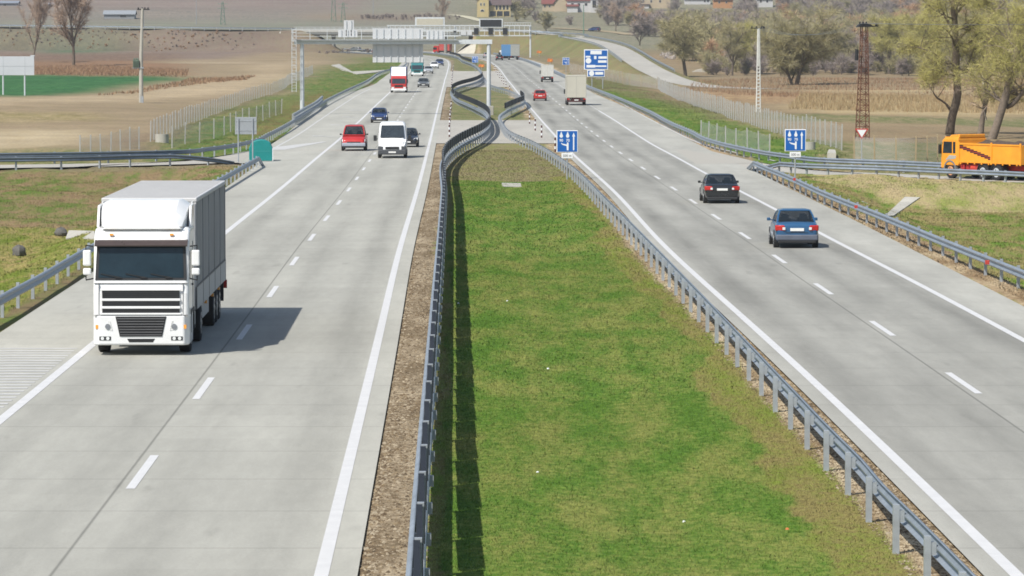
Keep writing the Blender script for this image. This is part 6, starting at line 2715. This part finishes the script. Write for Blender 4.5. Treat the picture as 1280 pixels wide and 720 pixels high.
def big_tree(label, Y, limb_px, kind, seed, per, tl, tw_, leaf_n, bark, name, extra=1.0, levels=2, tip_from=2, droop=.12):
    """near tree whose main limbs follow the limbs in the picture, at one distance"""
    rs = np.random.RandomState(seed)
    k = Y / F
    b = limb_px[0][0][0]
    p = at(b[0], b[1], Y)
    root = thing(name, label, 'tree', tuple(p))
    mb = MB()
    tips = []
    for (pts, r0, r1) in limb_px:
        q = []
        dep = rs.uniform(-1, 1)
        for i, (x, y) in enumerate(pts):
            w = at(x, y, Y) - p
            w.y += dep * i * .35 * (len(limb_px) > 1)
            q.append(w)
        q = resample(q, .5)
        n = len(q)
        rad = [r0 + (r1 - r0) * i / (n - 1) + rs.uniform(-.02, .02) for i in range(n)]
        mb.tube([Vector(v) for v in q], rad, 9, cap=True)
        for i in range(n):
            if i / n < .3 and len(pts) > 3:
                continue
            for _ in range(rs.poisson(.8 * extra)):
                d = rs.normal(0, 1, 3)
                d[2] = abs(d[2]) * .6 + .1
                d /= np.linalg.norm(d)
                L_, t = limbs(rs, q[i], rs.uniform(2.4, 5.5), 1.0, levels, 4, rad[i] * .3 + .015, fork=.2, droop=droop)
                # tip the side branch outwards
                R = Vector((0, 0, 1)).rotation_difference(Vector(d)).to_matrix()
                o = Vector(q[i])
                for pp, rr, lv in L_:
                    mb.tube([o + R @ (Vector(v) - o) for v in pp], rr, 5 if lv == 0 else 3, cap=False)
                tips += [(np.array(o + R @ (Vector(v) - o)), np.array(R @ Vector(dd)), lv) for v, dd, lv in t]
    mb.build('trunk', bark, root, True, angle=0)
    V, Tt, mi = twigs(rs, tips, per, tl, tw_, droop, .075, leaf_n, 1.0)
    raw('crown', V, Tt, TW[kind], root, mi=mi)
    return root


YT = 352.0
big_tree('tall forked willow with yellow-green twigs behind the cab of the orange tipper', YT,
         [([(1187, 170), (1189, 150), (1196, 118), (1194, 88), (1193, 62), (1191, 30), (1188, -10), (1182, -60)], .42, .2),
          ([(1195, 60), (1202, 44), (1212, 36), (1226, 28), (1243, 16), (1256, 2)], .2, .07),
          ([(1192, 28), (1199, 12), (1209, 0), (1220, -20)], .18, .1),
          ([(1190, 140), (1180, 128), (1170, 122), (1163, 112)], .14, .05),
          ([(1193, 40), (1182, 22), (1176, 8), (1170, -14)], .13, .06), ([(1194, 92), (1180, 76), (1166, 66), (1150, 60)], .12, .05), ([(1195, 96), (1210, 84), (1222, 76)], .12, .05)],
         'yellow', 21, 7, 1.0, .016, 800, M_BARK, 'willow_tree')
big_tree('leaning thick-trunked tree with a broken top above the tipper body', 338.0,
         [([(1238, 180), (1246, 156), (1253, 132), (1259, 108), (1264, 84), (1270, 62)], .40, .27),
          ([(1258, 134), (1266, 130), (1274, 120), (1284, 106), (1300, 84)], .22, .12),
          ([(1254, 130), (1244, 118), (1236, 104), (1226, 96)], .12, .05),
          ([(1262, 100), (1274, 70), (1288, 40), (1296, 4), (1300, -30)], .2, .1),
          ([(1270, 62), (1262, 36), (1258, 10)], .1, .05)],
         'yellow', 22, 7, 1.0, .016, 600, M_BARKP, 'willow_tree')
big_tree('split and half-dead tree with white torn wood between the two tall trunks', 346.0,
         [([(1225, 172), (1228, 150), (1232, 128), (1230, 108), (1228, 92)], .30, .12), ([(1232, 132), (1236, 116), (1238, 100)], .14, .06)],
         'bare', 23, 5, .8, .024, 0, M_BARKP, 'broken_tree', .7, 1)
M_TORN = mat('torn_wood', alb(220, 208, 188), .9, 0, .15, 4)
o = [x for x in bpy.data.objects if x.name.startswith('broken_tree')][-1]
m = MB()
for a, b, r in (((1229.5, 106), (1227.5, 91), .1), ((1233, 150), (1229, 134), .09)):
    m.tube([at(*a, 345.6) - Vector(o.location), at(*b, 345.6) - Vector(o.location)], [r, .03], 5)
m.build('torn_wood', M_TORN, o)

# the wood on the slope behind: one mass
def wood(name, kinds, spots, seed):
    rs = np.random.RandomState(seed)
    Vs, Ts, Ms = [], [], []
    o = 0
    mats_ = []
    for k in kinds:
        mats_ += TW[k]
    mats_.append(M_BARK)
    lib = []
    for j in range(6):
        L_, t = limbs(rs, (0, 0, -.3), 10, 1.15, 2, 8, .2, fork=.02)
        V, T_, mi = twigs(rs, t, 13, 1.9, .08, 0, .12, 300)
        mb = MB()
        for pts, rad, lv in L_:
            if lv < 2:
                mb.tube(pts, rad, 4, cap=False)
        # split the tubes into triangles
        TF = np.array([q for f in mb.f for q in ((f[0], f[1], f[2]), (f[0], f[2], f[3]))])
        T_ = np.concatenate([T_, TF + len(V)])
        V = np.concatenate([V, np.array(mb.v)])
        mi = np.concatenate([mi, np.full(len(TF), -1)])
        lib.append((V, T_, mi))
    for (x, y, z, hgt, k) in spots:
        V, T_, mi = lib[rs.randint(6)]
        a = rs.uniform(0, 6.3)
        s = hgt / V[:, 2].max()
        c, sn = math.cos(a), math.sin(a)
        W = np.stack([(V[:, 0] * c - V[:, 1] * sn) * s * 1.25 + x, (V[:, 0] * sn + V[:, 1] * c) * s * 1.25 + y, V[:, 2] * s + z], 1)
        Vs.append(W)
        Ts.append(T_ + o)
        Ms.append(np.where(mi < 0, 4 * len(kinds), mi + 4 * k))
        o += len(V)
    ob = raw(name, np.concatenate(Vs), np.concatenate(Ts), mats_, mi=np.concatenate(Ms))
    return tag(ob, kind='stuff')


rs_ = np.random.RandomState(3)
spots = []
YARDS = [(590, 642, 40), (672, 750, 31), (796, 840, 16), (848, 922, 13), (942, 970, 13)]
for row in np.arange(-2.0, 96.0, 4.6):
    for px0 in np.arange(648, 1300, 12.5):
        px, y = px0 + rs_.uniform(-7, 7), row + rs_.uniform(-2.2, 2.2)
        lim = np.interp(px, [640, 700, 760, 830, 860, 900, 1300], [27, 31, 35, 50, 78, 88, 92])
        if y > lim or any(a < px < b and y < c for a, b, c in YARDS):
            continue
        if px < 800 and 33 < y < 46:
            continue
        q = G(px, y)
        dd, zt_ = dist_path(np.array([q.x]), np.array([q.y]), bank_r)
        if dd[0] < 14:
            continue
        k = 0 if (y < 30 or px < 840) else (1 if rs_.uniform() < .72 else 0)
        if y < 36 and rs_.uniform() < .22:
            k = 1
        if rs_.uniform() < .08:
            k = 2
        hgt = rs_.uniform(7, 11) * (1.25 if y > 45 else 1.0) * (.8 if px < 760 and y > 24 else 1)
        if y < 33 and any(a < px < b for a, b, c in YARDS[2:]):
            hgt = min(hgt, max(1.5, (y - 9) * q.y / F))
        spots.append((q.x, q.y, q.z - .3, hgt, k))
print('WOOD', len(spots))
for _ in range(400):      # bushes along the wood's edge
    px, y = rs_.uniform(880, 1300), rs_.uniform(74, 94)
    q = G(px, y)
    spots.append((q.x, q.y, q.z - .2, rs_.uniform(2.5, 7), 0 if rs_.uniform() < .4 else 1))
wood('woods', ['purple', 'olive', 'rust'], spots, 8)
# bare scrub on the near flank of the left flyover approach and along the field edges
scr = []
for _ in range(260):
    px = rs_.uniform(-10, 320)
    x = (px - 640) / F * 1215
    Y = float(np.interp(-x, [-b[0] for b in bank_l], [b[1] for b in bank_l])) - 5.5 - rs_.uniform(0, 10)
    scr.append((x, Y, float(ground_h(np.array([x]), np.array([Y]))[0]) - .2, rs_.uniform(.5, 1.1), 0 if rs_.uniform() < .5 else 2))
for _ in range(46):
    px = rs_.uniform(452, 575)
    Y = rs_.uniform(1770, 1800)
    x = (px - 640) / F * Y
    scr.append((x, Y, float(base_h(x, Y)) - .2, rs_.uniform(1.5, 3), 0))
for _ in range(0):
    px = rs_.uniform(180, 335)
    p = G(px, rs_.uniform(75, 96))
    scr.append((p.x, p.y, p.z - .1, rs_.uniform(.5, 1.1), 2))
for _ in range(26):
    p = G(rs_.uniform(390, 470), rs_.uniform(64, 70))
    scr.append((p.x, p.y, p.z - .1, rs_.uniform(1, 1.9), 0))
wood('undergrowth', ['purple', 'olive', 'rust'], scr, 9)


# ------------------------------------------------------------------ reeds, dry brush and turf
def blades(name, xy, hgt, wid, cols=None, mats_=None, lean=.25, seed=1):
    rs = np.random.RandomState(seed)
    X, Y = xy[:, 0], xy[:, 1]
    n = len(X)
    Z = ground_h(X, Y) - .01
    a = rs.uniform(0, PI, n)
    h = hgt * rs.uniform(.5, 1.2, n)
    w = wid * rs.uniform(.6, 1.3, n)
    dx, dy = np.cos(a) * w / 2, np.sin(a) * w / 2
    lx, ly = rs.normal(0, lean, n) * h, rs.normal(0, lean, n) * h
    V = np.stack([np.stack([X - dx, Y - dy, Z], 1), np.stack([X + dx, Y + dy, Z], 1), np.stack([X + lx, Y + ly, Z + h], 1)], 1).reshape(-1, 3)
    T_ = np.arange(3 * n).reshape(-1, 3)
    if mats_ is None:
        ca, cb = land_cover(X, Y)
        v = rs.uniform(.85, 1.4, (n, 1))
        at_ = {'ca': np.repeat(ca * v, 3, 0), 'cb': np.repeat(cb * v, 3, 0)}
        o = raw(name, V, T_, M_BLADE, attrs=at_)
    else:
        o = raw(name, V, T_, mats_, mi=rs.randint(0, len(mats_), n))
    return tag(o, kind='stuff')


def scatter(px_poly, n, seed):
    """even-ish scatter in the ground polygon"""
    rs = np.random.RandomState(seed)
    poly = world_poly(px_poly, False)
    xs, ys_ = [p[0] for p in poly], [p[1] for p in poly]
    out = np.zeros((0, 2))
    while len(out) < n:
        q = np.stack([rs.uniform(min(xs), max(xs), n * 2), rs.uniform(min(ys_), max(ys_), n * 2)], 1)
        out = np.concatenate([out, q[inside(q[:, 0], q[:, 1], poly)]])
    return out[:n]


M_REED = [mat('reed_' + n, alb(*c), .9, 0, .15, .3, spec=.1) for n, c in (('straw', (196, 172, 130)), ('tan', (178, 152, 116)), ('pale', (204, 186, 148)))]
M_BRUSH = [mat('brush_' + n, alb(*c), .9, 0, .15, .3, spec=.1) for n, c in (('rust', (178, 142, 112)), ('brown', (160, 130, 106)), ('tan', (186, 158, 126)))]
blades('reeds', scatter([(985, 136), (1000, 119), (1300, 117), (1300, 136)], 22000, 1), .75, .07, mats_=M_REED, lean=.22, seed=2)
blades('dry_reeds', scatter([(850, 112), (880, 103), (1300, 98), (1300, 118), (960, 122)], 16000, 2), .6, .09, mats_=M_BRUSH, lean=.25, seed=3)
blades('dry_brush', scatter([(-40, 95.5), (-40, 85), (120, 83), (236, 88), (234, 97)], 14000, 3), .55, .10, mats_=M_BRUSH, lean=.25, seed=4)
blades('dry_brush', scatter([(120, 122), (180, 113), (228, 105), (236, 100), (320, 96), (300, 102), (230, 110)], 2500, 4), .45, .16, mats_=M_BRUSH, lean=.3, seed=5)

rs_ = np.random.RandomState(17)


def median_pts(y0, y1, dens):
    n = int((y1 - y0) * 12 * dens)
    Y = rs_.uniform(y0, y1, n)
    il, ir = l_pave_in(Y), r_pave_in(Y)
    X = il + .5 + (ir - il - .8) * rs_.uniform(0, 1, n)
    d = np.minimum(X - il, ir - X)
    keep = rs_.uniform(0, 1, n) < np.clip((d - .35) / .9, .25, 1)
    keep &= ~on_pads(Y)
    return np.stack([X, Y], 1)[keep]


blades('grass', median_pts(52, 90, 420), .048, .013, seed=6, lean=.55)
blades('grass', median_pts(90, 150, 170), .055, .022, seed=7, lean=.55)
blades('grass', median_pts(150, 300, 40), .065, .045, seed=8, lean=.55)
blades('bank_grass', scatter([(930, 212), (1000, 221), (1120, 224), (1300, 233), (1300, 390), (1230, 350), (1090, 296)], 60000, 11), .085, .032, seed=12, lean=.55)
blades('bank_grass', scatter([(-20, 408), (-20, 213), (200, 209), (318, 207), (260, 252), (110, 338)], 50000, 12), .085, .032, seed=13, lean=.55)
blades('verge_grass', scatter([(190, 196), (188, 182), (287, 138), (391, 96), (470, 74), (500, 78), (430, 122), (340, 180), (300, 192)], 12000, 13), .14, .08, seed=14, lean=.5)
blades('verge_grass', scatter([(735, 112), (735, 96), (800, 112), (850, 122), (920, 152), (980, 170), (1050, 190), (1080, 207), (985, 206), (840, 163)], 15000, 14), .14, .08, seed=15, lean=.5)


# loose stones and straw on the bare strips beside the lanes
def gravel(name, pts, mats_, seed):
    rs = np.random.RandomState(seed)
    n = len(pts)
    X, Y = pts[:, 0], pts[:, 1]
    c = np.stack([X, Y, ground_h(X, Y)], 1)
    r = rs.uniform(.008, .028, n) * rs.choice([1, 1, 1, 1.8], n)
    a = rs.uniform(0, 6.28, n)
    V, T_ = [], []
    for k in range(3):
        V.append(c + np.stack([np.cos(a + k * 2.1) * r * 1.5, np.sin(a + k * 2.1) * r * 1.2, np.full(n, -.008)], 1))
    V.append(c + np.stack([rs.normal(0, .3, n) * r, rs.normal(0, .3, n) * r, r * rs.uniform(.4, .9, n)], 1))
    V = np.stack(V, 1).reshape(-1, 3)
    i = np.arange(n)[:, None] * 4
    T_ = np.concatenate([i + [0, 1, 3], i + [1, 2, 3], i + [2, 0, 3]], 1).reshape(-1, 3)
    tag(raw(name, V, T_, mats_, mi=np.repeat(rs.randint(0, len(mats_), n), 3)), kind='stuff')


M_GRAV = [mat('gravel_' + n, alb(*c), .95, 0, .15, 6, spec=.1) for n, c in (('brown', (128, 110, 88)), ('pale', (194, 180, 156)), ('tan', (160, 142, 114)), ('dark', (112, 98, 80)))]
q = []
for y0, y1, n in ((50, 90, 14000), (90, 150, 9000), (150, 262, 6000)):
    Y = rs_.uniform(y0, y1, n)
    X = np.where(rs_.uniform(0, 1, n) < .5, l_pave_in(Y) + rs_.uniform(-.03, 1.05, n), r_pave_in(Y) - rs_.uniform(-.03, 1.1, n))
    q.append(np.stack([X, Y], 1))
gravel('gravel', np.concatenate(q), M_GRAV, 3)

# rubble and a leaning pole by the ramp's end
rs_ = np.random.RandomState(31)
m = MB()
for _ in range(40):
    p = G(rs_.uniform(826, 868), rs_.uniform(66, 74))
    r = rs_.uniform(.25, .9)
    m.tube([p, p + Vector((rs_.uniform(-.3, .3), 0, r * .6)), p + Vector((rs_.uniform(-.4, .4), 0, r * 1.1))], [r, r * .8, r * .25], 6)
tag(m.build('rubble', mat('rubble_grey', alb(176, 166, 158), .9, 0, .3, 1), None), kind='stuff')
p = G(936, 84)
m = MB()
m.tube([(0, 0, 0), (-1.5, 0, 2.2)], [.11, .09], 6)
o = m.build('leaning_plank', M_SIGNW, None)
o.location = p
tag(o, 'short white plank leaning among the willows beside the white utility pole', 'plank')
p = G(876, 90)
m = MB()
m.prism([(-2.4, 0), (2.2, 0), (1.6, .7), (.2, .9), (-1.2, .6)], 'y', -1.2, 1.2)
o = m.build('rubble_sheet', mat('rubble_white', alb(226, 222, 210), .8, 0, .15, 1), None)
o.location = p
tag(o, 'pale heap of sheeting on the ground right of the lone broad willow', 'heap')


# ------------------------------------------------------------------ houses
M_ROOFB = mat('roof_brown', alb(112, 94, 92), .8, 0, .15, .8)
M_ROOFR = mat('roof_red', alb(146, 84, 76), .8, 0, .15, .8)
M_WYEL = mat('wall_yellow', alb(226, 206, 150), .85, 0, .08, .5)
M_WBEI = mat('wall_beige', alb(218, 200, 170), .85, 0, .08, .5)
M_WWHI = mat('wall_white', alb(232, 232, 232), .85, 0, .06, .5)
M_WORA = mat('wall_orange', alb(214, 160, 112), .85, 0, .08, .5)
M_WIN = mat('window_dark', (.03, .032, .04), .2, 0, .2, 2)
M_FRAME = mat('window_frame_white', alb(230, 228, 220), .6)


def house(label, x0, x1, base, eave, ridge, wallm, roofm, wins, depth=8.0, gable=False, arches=False, name='house', porch=None, chimney=None, wings=()):
    c = G((x0 + x1) / 2, base)
    k = c.y / F
    root = thing(name, label, 'house', tuple(c), 0, None)
    X = lambda p: (p - (x0 + x1) / 2) * k
    Z = lambda p: (base - p) * k

    def block(a, b, ev, rg, gb, wm, rm, y0=0.0, base_=None):
        zb = -2.0
        m = MB()
        if gb:
            mid = (a + b) / 2
            m.prism([(X(a), zb), (X(b), zb), (X(b), Z(ev)), (X(mid), Z(rg)), (X(a), Z(ev))], 'y', y0, y0 + depth)
        else:
            m.box(X(a), X(b), y0, y0 + depth, zb, Z(ev))
        m.build('wall', wm, root)
        m = MB()
        o = .5
        if gb:
            mid = X((a + b) / 2)
            sl = (Z(rg) - Z(ev)) / (X(b) - mid)
            m.prism([(X(a) - o, Z(ev) - o * sl + .03), (mid, Z(rg) + .03), (X(b) + o, Z(ev) - o * sl + .03), (X(b) + o, Z(ev) - o * sl + .3), (mid, Z(rg) + .33), (X(a) - o, Z(ev) - o * sl + .3)], 'y', y0 - .5, y0 + depth + .5)
        else:
            m.prism([(y0 - .6, Z(ev) - .1), (y0 + depth / 2, Z(rg)), (y0 + depth + .6, Z(ev) - .1), (y0 + depth + .6, Z(ev) + .12), (y0 + depth / 2, Z(rg) + .25), (y0 - .6, Z(ev) + .12)], 'x', X(a) - .5, X(b) + .5)
        return m.build('roof', rm, root)
    r0 = block(x0, x1, eave, ridge, gable, wallm, roofm)
    for w in wings:
        block(*w)
    for w in wins:
        a, b, t, bt = w[:4]
        y0 = w[4] if len(w) > 4 else 0.0
        m = MB()
        m.box(X(a) - .12, X(b) + .12, y0 - .06, y0 - .004, Z(bt) - .12, Z(t) + .12)
        f = m.build('window', M_FRAME, root)
        m = MB()
        if arches:
            cx, r = X((a + b) / 2), (X(b) - X(a)) / 2
            m.prism([(X(a), Z(bt)), (X(b), Z(bt)), (X(b), Z(t) - r)] + [(cx + r * math.cos(q), Z(t) - r + r * math.sin(q)) for q in np.linspace(.3, PI - .3, 6)] + [(X(a), Z(t) - r)], 'y', y0 - .1, y0 - .065)
        else:
            m.box(X(a), X(b), y0 - .1, y0 - .065, Z(bt), Z(t))
        m.build('pane', M_WIN, f)
    if porch:
        a, b, t, bt, n = porch
        m = MB()
        m.box(X(a), X(b), -.12, -.005, Z(bt), Z(t))
        m.build('porch_opening', M_WIN, root)
        m = MB()
        for i in range(n):
            x = X(a) + (X(b) - X(a)) * i / (n - 1)
            m.box(x - .22, x + .22, -.6, -.2, Z(bt) - .5, Z(t))
        m.build('porch_pillar', wallm, root)
    if chimney:
        m = MB()
        m.box(X(chimney) - .35, X(chimney) + .35, depth * .4, depth * .4 + .7, Z(eave), Z(ridge) + 1.2)
        m.build('chimney', roofm, r0)
    return root


house('yellow house with arched windows, a gabled end and a brown roof on the hillside', 611, 638, 21, 6.5, -4, M_WYEL, M_ROOFB,
      [(619.5, 622, 6.8, 12), (624, 626.5, 6.8, 12), (628.5, 631, 6.8, 12), (633, 635.5, 6.8, 12), (600.5, 602, 4, 7, -2.5), (604.5, 606, 4, 7, -2.5), (601, 605, 12, 14.5, -2.5)],
      9, arches=True, porch=(612, 637.5, 14, 20, 4), chimney=616, wings=[(596.5, 611, 0, -9, True, M_WYEL, M_ROOFB, -2.5)])
house('beige gabled house with a dark red roof beside the white house', 678, 693, 14, 5, -3, M_WBEI, M_ROOFR, [(680, 682, 6.5, 9), (686, 688, 6.5, 9)], 8, chimney=684,
      wings=[(693, 709, 3, -7, True, M_WBEI, M_ROOFB, -1.5)])
house('white house with a tall dark stair window and red roofs', 709, 748, 15, 1, -6, M_WWHI, M_ROOFR, [(740.5, 745, 0.8, 9.5, -1.5), (714, 717, 4, 7), (722, 725, 4, 7), (731, 734, 4, 7)], 10,
      wings=[(709, 722, 8, 5, False, M_WWHI, M_ROOFR, -3.0), (738, 748, -2, -6, False, M_WWHI, M_ROOFR, -1.5)])
house('long beige block with a pale annex below its wall', 800, 838, 8, -4, -9, M_WBEI, M_ROOFR, [(803, 805, 0, 3), (813, 815, 0, 3), (824, 826, 0, 3)], 12,
      wings=[(800, 811, 6, 5, False, M_WWHI, M_ROOFB, -3)])
house('low white house with a red roof between the beige block and the orange house', 856, 888, 4, -1, -6, M_WWHI, M_ROOFR, [(880, 882, 0, 2.5), (884, 886, 0, 2.5)], 9)
house('orange-walled house half sunk in the bare treetops', 892, 916, 8, 0, -5, M_WORA, M_ROOFB, [(898, 900, 1.5, 4), (907, 909, 1.5, 4)], 8)
house('white house at the upper edge of the wood above the white utility pole', 946, 966, 7, -1, -6, M_WWHI, M_ROOFB, [(950, 952, 0, 3), (958, 960, 0, 3)], 8)
house('small orange house high above the rusty lattice pole', 1090, 1102, 5, -1, -4, M_WORA, M_ROOFR, [(1095, 1097, 0, 2)], 7)
house('grey shed with a blue-white roof at the field edge beyond the tall bare trees', 130, 168, 26, 18, 13.5, mat('shed_grey', alb(160, 164, 168), .7), mat('shed_roof', alb(172, 178, 184), .6), [(150, 158, 19, 21.5)], 8, name='shed')
house('long grey shed behind the slim bare tree, under the frame edge', -6, 22, 9, 4, 1.5, mat('shed_wall_dull', alb(150, 154, 164), .7), mat('shed_roof_dull', alb(160, 168, 180), .5), [(4, 8, 5, 7.5)], 8, name='shed')
house('small pale hut between the two tall bare trees', 55, 67, 10, 5.5, 3.5, M_WWHI, mat('hut_roof', alb(190, 190, 200), .6), [(58, 60, 6.5, 8.5)], 6, name='shed')

# pale lane that comes down the hill to the flyover, and the lane below the white houses
def hill_lane(name, pts, w, m):
    P = resample([G(*p) for p in pts], 8.0)
    T_ = np.gradient(P, axis=0)[:, :2]
    T_ /= np.linalg.norm(T_, axis=1)[:, None]
    Nn = np.stack([T_[:, 1], -T_[:, 0]], 1)
    V = []
    for p, n in zip(P, Nn):
        for s in (-1, 1):
            x, y = p[0] + n[0] * w / 2 * s, p[1] + n[1] * w / 2 * s
            V.append((x, y, float(base_h(x, y)) + .25))
    i = np.arange(len(P) - 1) * 2
    return tag(raw(name, V, np.stack([i, i + 1, i + 3, i + 2], 1), m), kind='structure')


M_LANE = mat('pale_lane', alb(222, 216, 186), .9, 0, .08, .2)
hill_lane('hill_road', [(-20, 9), (40, 15), (80, 19.5), (120, 24), (160, 28), (200, 31), (235, 34)], 7, M_LANE)
hill_lane('hill_road', [(565, 19), (580, 21), (592, 24), (604, 27)], 5, M_LANE)
hill_lane('hill_road', [(690, 35.5), (720, 37), (760, 40), (790, 44)], 6, mat('dirt_lane', alb(186, 168, 132), .9))

# ------------------------------------------------------------------ air, light and exposure
W = bpy.data.worlds.new('World')
S.world = W
W.use_nodes = True
nt = W.node_tree
sky = nt.nodes.new('ShaderNodeTexSky')
sky.sky_type = 'NISHITA'
sky.sun_disc = False
SUN = Vector((-.55, -.60, 1.0)).normalized()
sky.sun_elevation = math.asin(SUN.z)
sky.sun_rotation = math.atan2(SUN.x, SUN.y)
sky.air_density = 1.2
sky.dust_density = 1.5
bg = nt.nodes['Background']
bg.inputs['Strength'].default_value = .088
nt.links.new(sky.outputs[0], bg.inputs[0])
sl = bpy.data.lights.new('sun', 'SUN')
sl.energy = 4.15
sl.angle = math.radians(.55)
sl.color = (1.0, .955, .88)
so = bpy.data.objects.new('sun', sl)
COL.objects.link(so)
so.rotation_euler = (-SUN).to_track_quat('-Z', 'Y').to_euler()
so.location = (0, 0, 200)

HAZE = 0.00011
if HAZE:
    m = bpy.data.materials.new('air')
    m.use_nodes = True
    nt = m.node_tree
    nt.nodes.remove(nt.nodes['Principled BSDF'])
    pv = nt.nodes.new('ShaderNodeVolumePrincipled')
    pv.inputs['Color'].default_value = (.86, .91, .97, 1)
    pv.inputs['Density'].default_value = HAZE
    pv.inputs['Anisotropy'].default_value = .35
    nt.links.new(pv.outputs[0], nt.nodes['Material Output'].inputs['Volume'])
    mb = MB()
    mb.box(-1600, 1600, -30, 5200, -6, 420)
    ho = mb.build('haze', m)
    tag(ho, kind='stuff')

S.view_settings.view_transform = 'Standard'
S.view_settings.look = 'None'
S.view_settings.gamma = 1
S.view_settings.exposure = .5
S.view_settings.use_curve_mapping = False
S.cycles.use_denoising = True
S.cycles.pixel_filter_type = 'BLACKMAN_HARRIS'
S.cycles.filter_width = 1.7
S.cycles.volume_bounces = 0
S.cycles.max_bounces = 6
S.cycles.transparent_max_bounces = 16
